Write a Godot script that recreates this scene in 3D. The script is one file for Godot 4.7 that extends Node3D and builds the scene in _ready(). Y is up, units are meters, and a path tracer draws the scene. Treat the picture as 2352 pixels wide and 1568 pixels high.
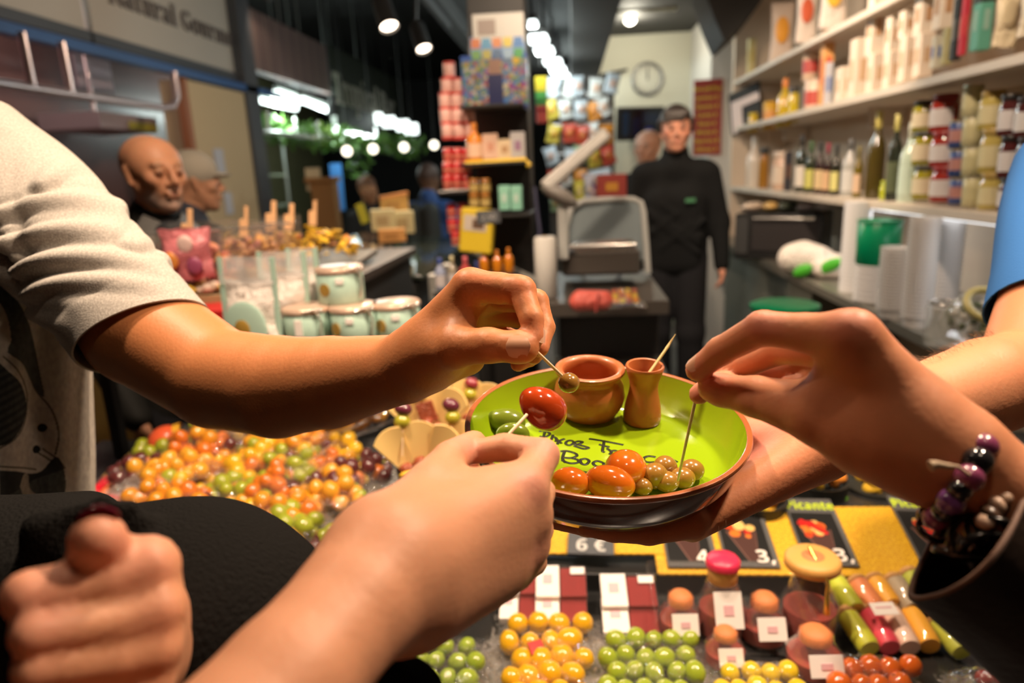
extends Node3D
# A market stall: four people share a green dish of olives over the counter.
const F := 1568.0            # focal length in pixels of the 2352 x 1568 frame (24 mm lens)
var eye := Transform3D()
var used := {}
var mats := {}
var tex := {}
var rng := RandomNumberGenerator.new()

# ---------- geometry collector ----------
class Geo:
	var v := PackedVector3Array()
	var n := PackedVector3Array()
	var uv := PackedVector2Array()
	var c := PackedColorArray()
	var ix := PackedInt32Array()
	var tint := Color(1, 1, 1)
	func vert(p: Vector3, nn: Vector3, u := Vector2.ZERO) -> int:
		v.append(p); n.append(nn); uv.append(u); c.append(tint)
		return v.size() - 1
	func tri(a: int, b: int, d: int) -> void:
		ix.append(a); ix.append(b); ix.append(d)
	func quad(a: int, b: int, d: int, e: int) -> void:
		tri(a, b, d); tri(a, d, e)
	func face(p: Array, nn: Vector3, uvs := [Vector2(0, 1), Vector2(1, 1), Vector2(1, 0), Vector2(0, 0)]) -> void:
		var s := v.size()
		for k in p.size(): vert(p[k], nn, uvs[k % 4])
		for k in range(1, p.size() - 1): tri(s, s + k, s + k + 1)
	func box(at: Transform3D, size: Vector3, bevel := 0.002) -> Geo:
		var h := size * 0.5
		var b := minf(bevel, minf(h.x, minf(h.y, h.z)) * 0.6)
		var id := {}
		for sx in [-1, 1]: for sy in [-1, 1]: for sz in [-1, 1]:
			var s := Vector3(sx, sy, sz)
			for k in 3:
				var p := Vector3(h.x - b, h.y - b, h.z - b) * s
				p[k] = h[k] * s[k]
				var nn := Vector3.ZERO
				nn[k] = s[k]
				var q := (s + Vector3.ONE) * 0.5
				var u: Vector2 = [Vector2(1.0 - q.z if sx > 0 else q.z, 1.0 - q.y), Vector2(q.x, q.z), Vector2(q.x if sz > 0 else 1.0 - q.x, 1.0 - q.y)][k]
				id[Vector4i(sx, sy, sz, k)] = vert(at * p, (at.basis * nn).normalized(), u)
		for k in 3:
			var a := (k + 1) % 3
			var d := (k + 2) % 3
			for s in [-1, 1]:
				var w := []
				for e in [[-1, -1], [1, -1], [1, 1], [-1, 1]]:
					var q := Vector4i(0, 0, 0, k)
					q[k] = s; q[a] = e[0]; q[d] = e[1]
					w.append(id[q])
				quad(w[0], w[1], w[2], w[3])
			for e in [[-1, -1], [1, -1], [1, 1], [-1, 1]]:   # the chamfer along axis k
				var w := []
				for s in [[-1, a], [1, a], [1, d], [-1, d]]:
					var q := Vector4i(0, 0, 0, s[1])
					q[k] = s[0]; q[a] = e[0]; q[d] = e[1]
					w.append(id[q])
				quad(w[0], w[1], w[2], w[3])
		for sx in [-1, 1]: for sy in [-1, 1]: for sz in [-1, 1]:
			tri(id[Vector4i(sx, sy, sz, 0)], id[Vector4i(sx, sy, sz, 1)], id[Vector4i(sx, sy, sz, 2)])
		return self
	# profile of (radius, height); creases where it turns sharply
	func lathe(at: Transform3D, prof: Array, seg := 24, a0 := 0.0, a1 := TAU, wob := 0.0) -> Geo:
		var rings := []
		var m := prof.size()
		var nor := []
		for k in m - 1:
			var d: Vector2 = prof[k + 1] - prof[k]
			nor.append(Vector2(d.y, -d.x).normalized() if d.length() > 1e-9 else Vector2(1, 0))
		var run := 0.0
		var total := 0.0
		for k in m - 1: total += (prof[k + 1] - prof[k]).length()
		for k in m:
			var here := []
			if k == 0: here = [nor[0]]
			elif k == m - 1: here = [nor[m - 2]]
			elif nor[k - 1].dot(nor[k]) < 0.6: here = [nor[k - 1], nor[k]]
			else: here = [(nor[k - 1] + nor[k]).normalized()]
			if k > 0: run += (prof[k] - prof[k - 1]).length()
			var ids := []
			for nn in here:
				ids.append(v.size())
				for j in seg + 1:
					var t := a0 + (a1 - a0) * j / seg
					var r: float = prof[k].x * (1.0 + wob * sin(t * 3.0 + prof[k].y * 40.0))
					vert(at * Vector3(r * cos(t), prof[k].y, r * sin(t)), (at.basis * Vector3(nn.x * cos(t), nn.y, nn.x * sin(t))).normalized(), Vector2(1.0 - float(j) / seg, 1.0 - run / maxf(total, 1e-9)))
			rings.append(ids)
		for k in m - 1:
			var lo: int = rings[k][-1]
			var hi: int = rings[k + 1][0]
			for j in seg:
				if prof[k].x > 1e-7: quad(lo + j, lo + j + 1, hi + j + 1, hi + j)
				else: tri(lo + j, hi + j + 1, hi + j)
		return self
	func tube(pts: Array, rad, seg := 8, flat := Vector3.ZERO, squash := 1.0) -> Geo:
		var m := pts.size()
		var up := Vector3.ZERO
		var first := v.size()
		for k in m:
			var d: Vector3 = (pts[mini(k + 1, m - 1)] - pts[maxi(k - 1, 0)]).normalized()
			if up == Vector3.ZERO:
				up = flat if flat != Vector3.ZERO else (Vector3.UP if absf(d.y) < 0.9 else Vector3.RIGHT)
			if flat != Vector3.ZERO: up = flat
			var x := up.cross(d).normalized()
			up = d.cross(x).normalized()
			var r: float = rad[k] if rad is Array else rad
			for j in seg + 1:
				var t := TAU * j / seg
				vert(pts[k] + x * cos(t) * r + up * sin(t) * r * squash, (x * cos(t) * squash + up * sin(t)).normalized(), Vector2(float(j) / seg, float(k) / (m - 1)))
		for k in m - 1:
			for j in seg:
				var a := first + k * (seg + 1) + j
				quad(a, a + 1, a + seg + 2, a + seg + 1)
		for e in [0, m - 1]:
			var d: Vector3 = (pts[1] - pts[0]) if e == 0 else (pts[m - 2] - pts[m - 1])
			var mid := vert(pts[e], -d.normalized())
			var s := v.size()
			for j in seg + 1: vert(v[first + e * (seg + 1) + j], -d.normalized())
			for j in seg: tri(mid, s + j, s + j + 1)
		return self
	func ball(at: Transform3D, seg := 14, rows := 9, bump := 0.0, pointy := 0.0) -> Geo:
		var s := v.size()
		for k in rows + 1:
			var t := PI * k / rows
			for j in seg + 1:
				var a := TAU * j / seg
				var d := Vector3(sin(t) * cos(a), cos(t), sin(t) * sin(a))
				var r := 1.0 + bump * sin(d.x * 5.0 + 1.0) * sin(d.y * 4.0 + 2.0) * sin(d.z * 6.0)
				var p := d * r
				if pointy != 0.0: p = Vector3(p.x * (1.0 - pointy * p.y), p.y, p.z * (1.0 - pointy * p.y))
				vert(at * p, (at.basis.inverse().transposed() * d).normalized(), Vector2(float(j) / seg, float(k) / rows))
		for k in rows: for j in seg:
			var a := s + k * (seg + 1) + j
			quad(a, a + 1, a + seg + 2, a + seg + 1)
		return self
	# rows x cols of points, smooth; a sheet (thickened by doing it twice when thick > 0)
	func sheet(rows: Array, thick := 0.0, closed := false) -> Geo:
		var R := rows.size()
		var C: int = rows[0].size()
		var nn := []
		for r in R:
			var line := []
			for q in C:
				var dx: Vector3 = rows[r][(q + 1) % C if closed else mini(q + 1, C - 1)] - rows[r][(q - 1 + C) % C if closed else maxi(q - 1, 0)]
				var dy: Vector3 = rows[mini(r + 1, R - 1)][q] - rows[maxi(r - 1, 0)][q]
				line.append(dy.cross(dx).normalized())
			nn.append(line)
		var first := []
		for side in (2 if thick > 0.0 else 1):
			first.append(v.size())
			for r in R: for q in C:
				var k: Vector3 = nn[r][q]
				vert(rows[r][q] - k * thick * side, k * (1.0 if side == 0 else -1.0), Vector2(float(q) / (C - 1), float(r) / (R - 1)))
			var s: int = first[side]
			for r in R - 1: for q in (C if closed else C - 1):
				var q2 := (q + 1) % C
				quad(s + r * C + q, s + r * C + q2, s + (r + 1) * C + q2, s + (r + 1) * C + q)
		if thick > 0.0:
			var rim := []
			for q in C: rim.append(q)
			for r in range(1, R): rim.append(r * C + C - 1)
			for q in range(C - 2, -1, -1): rim.append((R - 1) * C + q)
			for r in range(R - 2, 0, -1): rim.append(r * C)
			for k in rim.size():
				var a: int = rim[k]
				var b: int = rim[(k + 1) % rim.size()]
				var p0 := v[first[0] + a]
				var p1 := v[first[0] + b]
				var p2 := v[first[1] + b]
				var p3 := v[first[1] + a]
				var fn := (p1 - p0).cross(p3 - p0).normalized()
				face([p0, p1, p2, p3], fn)
		return self
	func done() -> ArrayMesh:
		for k in range(0, ix.size(), 3):
			var a := ix[k]
			var b := ix[k + 1]
			var d := ix[k + 2]
			if (v[b] - v[a]).cross(v[d] - v[a]).dot(n[a] + n[b] + n[d]) > 0.0:
				ix[k + 1] = d; ix[k + 2] = b
		var arr := []
		arr.resize(Mesh.ARRAY_MAX)
		arr[Mesh.ARRAY_VERTEX] = v; arr[Mesh.ARRAY_NORMAL] = n; arr[Mesh.ARRAY_TEX_UV] = uv; arr[Mesh.ARRAY_COLOR] = c; arr[Mesh.ARRAY_INDEX] = ix
		var m := ArrayMesh.new()
		m.add_surface_from_arrays(Mesh.PRIMITIVE_TRIANGLES, arr)
		return m

# Surface nets over smoothly joined tapered capsules. bone = [from, to, r0, r1, blend, flat axis * (scale - 1)]; a negative blend carves.
func grow(g: Geo, bones: Array, cell: float, base: Color, spots := [], frame = null) -> void:
	var lo := Vector3.INF
	var hi := -Vector3.INF
	for b in bones:
		if b[4] < 0.0: continue
		var r := Vector3.ONE * (maxf(b[2], b[3]) + cell * 3.0)
		lo = lo.min(b[0] - r).min(b[1] - r)
		hi = hi.max(b[0] + r).max(b[1] + r)
	var nx := int((hi.x - lo.x) / cell) + 2
	var ny := int((hi.y - lo.y) / cell) + 2
	var nz := int((hi.z - lo.z) / cell) + 2
	var sx := 1
	var sy := nx
	var sz := nx * ny
	var d := PackedFloat32Array()
	d.resize(nx * ny * nz)
	d.fill(1.0)
	for b in bones:
		var a: Vector3 = b[0]
		var ba: Vector3 = b[1] - a
		var inv := 1.0 / maxf(ba.length_squared(), 1e-9)
		var ra: float = b[2]
		var dr: float = b[3] - ra
		var k: float = absf(b[4])
		var carve: bool = b[4] < 0.0
		var fl: Vector3 = b[5] if b.size() > 5 else Vector3.ZERO
		var flat := fl != Vector3.ZERO
		var fs := fl.length()
		var fa := fl.normalized()
		var m := maxf(ra, b[3]) + k + cell * 2.5
		var l0: Vector3 = (a.min(b[1]) - Vector3.ONE * m - lo) / cell
		var h0: Vector3 = (a.max(b[1]) + Vector3.ONE * m - lo) / cell
		var x0 := maxi(0, int(l0.x))
		var x1 := mini(nx, int(h0.x) + 2)
		for z in range(maxi(0, int(l0.z)), mini(nz, int(h0.z) + 2)):
			for y in range(maxi(0, int(l0.y)), mini(ny, int(h0.y) + 2)):
				var i := x0 + y * sy + z * sz
				var p := lo + Vector3(x0, y, z) * cell - a
				for x in range(x0, x1):
					var t := clampf(p.dot(ba) * inv, 0.0, 1.0)
					var w := p - ba * t
					if flat: w += fa * (w.dot(fa) * fs)
					var e := w.length() - ra - dr * t
					p.x += cell
					var o := d[i]
					if carve:
						e = -e
						var h := k - absf(o - e)
						d[i] = maxf(o, e) + (h * h / (4.0 * k) if h > 0.0 else 0.0)
					else:
						var h := k - absf(o - e)
						d[i] = minf(o, e) - (h * h / (4.0 * k) if h > 0.0 else 0.0)
					i += 1
	var at := PackedInt32Array()
	at.resize(d.size())
	at.fill(-1)
	var lim := cell * 4.0
	var off := [0, 1, sy, sy + 1, sz, sz + 1, sz + sy, sz + sy + 1]
	var edges := [[0, 1], [2, 3], [4, 5], [6, 7], [0, 2], [1, 3], [4, 6], [5, 7], [0, 4], [1, 5], [2, 6], [3, 7]]
	var cor := [Vector3(0, 0, 0), Vector3(1, 0, 0), Vector3(0, 1, 0), Vector3(1, 1, 0), Vector3(0, 0, 1), Vector3(1, 0, 1), Vector3(0, 1, 1), Vector3(1, 1, 1)]
	for z in nz - 1: for y in ny - 1:
		var i0 := y * sy + z * sz
		for x in nx - 1:
			var i := i0 + x
			var q := d[i]
			if q > lim or q < -lim: continue
			var s := 0
			for k in 8:
				if d[i + off[k]] < 0.0: s += 1
			if s == 0 or s == 8: continue
			var p := Vector3.ZERO
			var cnt := 0
			for e in edges:
				var u := d[i + off[e[0]]]
				var w := d[i + off[e[1]]]
				if (u < 0.0) != (w < 0.0):
					var ca: Vector3 = cor[e[0]]
					p += ca.lerp(cor[e[1]], u / (u - w))
					cnt += 1
			p /= cnt
			var c0 := d[i]; var c1 := d[i + 1]; var c2 := d[i + sy]; var c3 := d[i + sy + 1]
			var c4 := d[i + sz]; var c5 := d[i + sz + 1]; var c6 := d[i + sz + sy]; var c7 := d[i + sz + sy + 1]
			var nn := Vector3(lerpf(lerpf(c1 - c0, c3 - c2, p.y), lerpf(c5 - c4, c7 - c6, p.y), p.z), lerpf(lerpf(c2 - c0, c3 - c1, p.x), lerpf(c6 - c4, c7 - c5, p.x), p.z), lerpf(lerpf(c4 - c0, c5 - c1, p.x), lerpf(c6 - c2, c7 - c3, p.x), p.y)).normalized()
			p = lo + (Vector3(x, y, z) + p) * cell
			g.tint = base
			for sp in spots:
				var r2: float = p.distance_to(sp[0]) / sp[1]
				if r2 < 1.0: g.tint = g.tint.lerp(sp[2], (1.0 - r2 * r2) * (sp[3] if sp.size() > 3 else 1.0))
			var uvp := Vector2.ZERO
			if frame != null:
				var l: Vector3 = frame * p
				uvp = Vector2(l.x, l.y)
			at[i] = g.vert(p, nn, uvp)
	g.tint = Color(1, 1, 1)
	for z in range(1, nz - 1): for y in range(1, ny - 1):
		var i0 := y * sy + z * sz
		for x in range(1, nx - 1):
			var i := i0 + x
			if at[i] < 0: continue
			var o := d[i] < 0.0
			if o != (d[i + 1] < 0.0): g.quad(at[i], at[i - sy], at[i - sy - sz], at[i - sz])
			if o != (d[i + sy] < 0.0): g.quad(at[i], at[i - 1], at[i - 1 - sz], at[i - sz])
			if o != (d[i + sz] < 0.0): g.quad(at[i], at[i - 1], at[i - 1 - sy], at[i - sy])

# ---------- the frame of the photograph ----------
func P(px: float, py: float, depth: float) -> Vector3:
	return eye * Vector3((px - 1176.0) / F * depth, (784.0 - py) / F * depth, -depth)
func ray(px: float, py: float) -> Vector3:
	return eye.basis * Vector3((px - 1176.0) / F, (784.0 - py) / F, -1.0)
func on_plane(px: float, py: float, at: Vector3, nor: Vector3) -> Vector3:
	var r := ray(px, py)
	return eye.origin + r * (nor.dot(at - eye.origin) / nor.dot(r))
func on_y(px: float, py: float, y: float) -> Vector3: return on_plane(px, py, Vector3(0, y, 0), Vector3.UP)
func on_x(px: float, py: float, x: float) -> Vector3: return on_plane(px, py, Vector3(x, 0, 0), Vector3.RIGHT)
func on_z(px: float, py: float, z: float) -> Vector3: return on_plane(px, py, Vector3(0, 0, z), Vector3.BACK)
func bone(a: Array, b: Array, k := 0.006, flat := Vector3.ZERO) -> Array:   # joints as [px, py, depth, radius in mm]
	return [P(a[0], a[1], a[2]), P(b[0], b[1], b[2]), a[3] * 0.001, b[3] * 0.001, k, flat]
func chain(j: Array, k := 0.0025, first := 0.007) -> Array:
	var r := []
	for n in j.size() - 1: r.append(bone(j[n], j[n + 1], first if n == 0 else k))
	return r

# ---------- nodes ----------
func numbered(s: String) -> String:
	if not used.has(s):
		used[s] = 0
		return s
	used[s] += 1
	return "%s_%03d" % [s, used[s]]
func T(x: float, y: float, z: float) -> Transform3D: return Transform3D(Basis(), Vector3(x, y, z))
func TV(p: Vector3, turn := 0.0, tip := 0.0, roll := 0.0) -> Transform3D:
	return Transform3D(Basis.from_euler(Vector3(tip, turn, roll)), p)
func S(p: Vector3, s: Vector3, b := Basis()) -> Transform3D: return Transform3D(b * Basis.from_scale(s), p)
func thing(called: String, label: String, category: String, at := Transform3D(), group := "") -> Node3D:
	var o := Node3D.new()
	o.name = numbered(called)
	add_child(o)
	o.transform = at
	return tag(o, label, category, group)
func tag(o: Node3D, label: String, category: String, group := "") -> Node3D:
	o.set_meta("label", label)
	o.set_meta("category", category)
	if group: o.set_meta("group", group)
	return o
func part(called: String, g, m: Material, parent: Node3D, at := Transform3D(), label := "") -> MeshInstance3D:
	var o := MeshInstance3D.new()
	o.mesh = g.done() if g is Geo else g
	o.material_override = m
	o.transform = at
	o.name = called
	parent.add_child(o, true)
	if label: o.set_meta("label", label)
	return o
func solo(called: String, g, m: Material, label: String, category: String, group := "", at := Transform3D()) -> MeshInstance3D:
	var o := part(numbered(called), g, m, self, at)
	tag(o, label, category, group)
	return o
func struct(called: String, g, m: Material, parent: Node3D = self, label := "") -> MeshInstance3D:
	var o := part(numbered(called) if parent == self else called, g, m, parent)
	if parent == self:
		o.set_meta("kind", "structure")
		if label: tag(o, label, called.split("_")[0])
	return o
func copy(o: Node3D, at: Transform3D, label := "", group := "") -> Node3D:
	var r: Node3D = o.duplicate()
	r.name = numbered(str(o.name).rstrip("0123456789").rstrip("_"))
	add_child(r)
	r.transform = at
	if label: r.set_meta("label", label)
	if group: r.set_meta("group", group)
	return r

# ---------- materials ----------
func noise(key: String, freq: float, octaves := 3, as_normal := false, ramp: Array = [], size := 256, kind := FastNoiseLite.TYPE_SIMPLEX_SMOOTH) -> NoiseTexture2D:
	if tex.has(key): return tex[key]
	var f := FastNoiseLite.new()
	f.noise_type = kind
	f.seed = hash(key) % 1000
	f.frequency = freq
	f.fractal_octaves = octaves
	var t := NoiseTexture2D.new()
	t.width = size; t.height = size
	t.seamless = true
	t.noise = f
	t.as_normal_map = as_normal
	if ramp.size():
		var gr := Gradient.new()
		gr.offsets = PackedFloat32Array(ramp[0])
		gr.colors = PackedColorArray(ramp[1])
		t.color_ramp = gr
	tex[key] = t
	return t
func mat(key: String, color: Color, rough := 0.6, metal := 0.0, coat := 0.0) -> StandardMaterial3D:
	if mats.has(key): return mats[key]
	var m := StandardMaterial3D.new()
	m.resource_name = key
	var lin := color.linear_to_srgb()
	m.albedo_color = Color(lin.r, lin.g, lin.b, color.a)      # base colours are given as linear values
	m.roughness = rough
	m.metallic = metal
	if coat > 0.0:
		m.clearcoat_enabled = true
		m.clearcoat = coat
		m.clearcoat_roughness = 0.05
	mats[key] = m
	return m
func cloth(m: StandardMaterial3D, spec := .12) -> StandardMaterial3D:
	m.metallic_specular = spec
	return m
func plain(color: Color, rough := 0.6, metal := 0.0) -> StandardMaterial3D:
	return mat("plain_%s_%.2f_%.2f" % [color.to_html(), rough, metal], color, rough, metal)
func glow(key: String, color: Color, energy: float) -> StandardMaterial3D:
	var m := mat(key, Color(0.9, 0.9, 0.9), 0.5)
	m.emission_enabled = true
	m.emission = color.linear_to_srgb()
	m.emission_energy_multiplier = energy
	return m
func glass(key: String, color: Color, alpha: float, rough := 0.05) -> StandardMaterial3D:
	var m := mat(key, Color(color, alpha), rough)
	m.transparency = BaseMaterial3D.TRANSPARENCY_ALPHA
	m.cull_mode = BaseMaterial3D.CULL_DISABLED
	return m
func bumped(m: StandardMaterial3D, t: Texture2D, cm: float, scale := 30.0) -> StandardMaterial3D:
	m.heightmap_enabled = true
	m.heightmap_texture = t
	m.heightmap_scale = cm
	m.uv1_triplanar = true
	m.uv1_scale = Vector3.ONE * scale
	return m
func textured(key: String, t: Texture2D, rough := 0.6) -> StandardMaterial3D:
	var m := mat(key, Color(1, 1, 1), rough)
	m.albedo_texture = t
	return m
func skin_mat(key: String) -> StandardMaterial3D:
	var m := mat(key, Color(1, 1, 1), 0.5)
	m.metallic_specular = .4
	m.vertex_color_use_as_albedo = true
	m.subsurf_scatter_enabled = true
	m.subsurf_scatter_strength = 0.12
	return bumped(m, noise("skin", 0.05, 4), 0.018, 18.0)
func painted(w: int, h: int, base: Color, rects: Array) -> ImageTexture:   # flat print: base colour and [x, y, w, h, colour] in shares of the sheet
	var im := Image.create(w, h, false, Image.FORMAT_RGBA8)
	im.fill(base)
	for r in rects: im.fill_rect(Rect2i(int(r[0] * w), int(r[1] * h), maxi(1, int(r[2] * w)), maxi(1, int(r[3] * h))), r[4])
	return ImageTexture.create_from_image(im)
func words(text: String, height: float, depth := 0.001, bold := false, font := "Droid Sans") -> TextMesh:
	var t := TextMesh.new()
	var f := SystemFont.new()
	f.font_names = PackedStringArray([font])
	if bold: f.font_weight = 700
	t.font = f
	t.text = text
	t.font_size = 64
	t.pixel_size = height / 64.0
	t.depth = depth
	return t
func rc(a: float, b: float) -> float: return rng.randf_range(a, b)
func lamp_spot(at: Vector3, aim: Vector3, energy: float, label: String) -> void:
	var y := (at - aim).normalized()     # the can points down along -y
	var x := y.cross(Vector3.FORWARD).normalized()
	var b := Basis(x, y, x.cross(y))
	var o := thing("spot_lamp", label, "spotlight", Transform3D(b, at))
	part("lamp_can", Geo.new().lathe(Transform3D(), [Vector2(0, .17), Vector2(.035, .165), Vector2(.045, .14), Vector2(.047, .0), Vector2(.051, -.012), Vector2(.044, -.012), Vector2(.040, .006)], 24), mat("lamp_black", Color(.03, .03, .03), .4), o)
	part("lamp_face", Geo.new().lathe(Transform3D(), [Vector2(.041, .002), Vector2(.0, -.003)], 24), glow("lamp_glow", Color(1.0, .80, .62), 7.0), o)
	part("stem", Geo.new().tube([Vector3(0, .16, 0), b.inverse() * Vector3(0, (2.73 if at.y < 2.70 and at.x > -.95 else 3.76) - at.y, 0)], .009, 8), mat("lamp_black", Color(.03, .03, .03), .4), o)
	var l := SpotLight3D.new()
	l.name = "lamp_light"
	l.light_color = Color(1.0, .76, .55).linear_to_srgb()
	l.light_energy = energy
	l.light_size = .045
	l.spot_angle = 50.0
	l.spot_angle_attenuation = .4
	l.spot_range = 14.0
	l.spot_attenuation = 2.0
	l.shadow_enabled = true
	add_child(l)
	l.transform = Transform3D(Basis(x, -x.cross(y), y), at - y * .02)
	l.look_at_from_position(at - y * .02, aim, Vector3.FORWARD)
func set_lights() -> void:
	var w := WorldEnvironment.new()
	w.name = "environment"
	var e := Environment.new()
	e.background_mode = Environment.BG_COLOR
	e.background_color = Color(.02, .02, .02)
	e.tonemap_mode = Environment.TONE_MAPPER_LINEAR
	e.tonemap_exposure = 1.1
	e.sdfgi_enabled = true
	e.ssao_enabled = true
	e.ssil_enabled = true
	w.environment = e
	add_child(w)
	lamp_spot(Vector3(-.55, 2.44, -.80), Vector3(-.50, 1.1, -1.15), 1.9, "black track spotlight over the salad bags")
	lamp_spot(Vector3(.12, 2.44, -1.05), Vector3(.1, 1.1, -.65), 1.2, "black track spotlight over the green dish")
	lamp_spot(Vector3(.72, 2.44, -.75), Vector3(.38, 1.1, -.6), 2.4, "black track spotlight over the jars")
	lamp_spot(Vector3(.18, 2.46, -.22), Vector3(.08, 1.2, -.55), .16, "black track spotlight high above the visitors' hands")
	lamp_spot(P(893, 58, 3.25), P(893, 58, 3.25) + Vector3(.35, -1.0, .45), 1.2, "black track spotlight glowing beside the canopy edge, nearer of two in view")
	lamp_spot(P(973, 110, 3.95), P(973, 110, 3.95) + Vector3(.35, -1.0, .45), 1.2, "black track spotlight glowing deeper along the canopy edge, farther of two in view")
	lamp_spot(Vector3(.45, 2.62, -1.7), Vector3(1.35, 1.7, -2.3), 1.5, "black track spotlight lighting the near end of the wall shelves")
	lamp_spot(Vector3(.45, 2.62, -3.0), Vector3(1.35, 1.7, -3.6), 1.7, "black track spotlight lighting the far end of the wall shelves")
	lamp_spot(Vector3(-.72, 2.5, -1.75), Vector3(-1.1, 1.3, -2.3), 1.4, "black track spotlight over the dried fruit")
	lamp_spot(Vector3(-.15, 2.5, -1.7), Vector3(-.25, 1.65, -2.9), 1.3, "black track spotlight aimed at the goods on the column")
	lamp_spot(Vector3(.45, 2.62, -2.3), Vector3(.45, 1.3, -3.7), .7, "black track spotlight aimed down the clerks' aisle")
	lamp_spot(Vector3(-.92, 2.56, -3.6), Vector3(-2.6, 2.55, -4.3), .9, "black track spotlight aimed across at the pale sign")

# ---------- the scene ----------
func _ready() -> void:
	rng.seed = 7
	set_camera()
	set_lights()
	people_near()
	dish()
	rest()

func set_camera() -> void:
	var th := atan(0.2472)
	var ps := atan(0.0939)
	var ro := 0.045
	var r0 := Vector3(cos(ps), 0, -sin(ps))
	var f := Vector3(-sin(ps) * cos(th), -sin(th), -cos(ps) * cos(th))
	var u0 := r0.cross(f)
	eye = Transform3D(Basis(cos(ro) * r0 - sin(ro) * u0, sin(ro) * r0 + cos(ro) * u0, -f), Vector3(0, 1.55, 0))
	var cam := Camera3D.new()
	cam.name = "camera"
	var at := CameraAttributesPhysical.new()
	at.frustum_focal_length = 24.0
	at.frustum_focus_distance = 0.54
	at.frustum_near = 0.02
	at.frustum_far = 60.0
	at.exposure_aperture = 4.0
	cam.attributes = at
	add_child(cam)
	cam.fov = rad_to_deg(2.0 * atan(0.5))
	cam.near = 0.02
	cam.transform = eye
	cam.current = true
func rest() -> void:
	room()
	counter()
	far()
	goods()
	crowd()

# ---------- the four people round the dish ----------
func nail(o: Node3D, at: Vector3, along: Vector3, out: Vector3, w: float, l: float, m: Material, called := "fingernail") -> void:
	var y := along.normalized()
	var z := (out - y * out.dot(y)).normalized()
	var x := y.cross(z)
	var rows := []
	for r in 9:
		var line := []
		var v := r / 8.0 * 2.0 - 1.0
		var half := w * 0.5 * pow(maxf(0.0, 1.0 - pow(absf(v), 3.2)), 0.42)
		if r == 0 or r == 8: half = w * 0.14
		for q in 9:
			var u := q / 8.0 * 2.0 - 1.0
			line.append(at + x * u * half + y * v * l * 0.5 + z * (.0017 - u * half * u * half / w * .95))
		rows.append(line)
	part(called, Geo.new().sheet(rows, 0.0007), m, o)
func blush(j: Array, col: Color, mm: float, w := 0.5) -> Array: return [P(j[0], j[1], j[2]), mm * 0.001, col, w]

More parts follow.
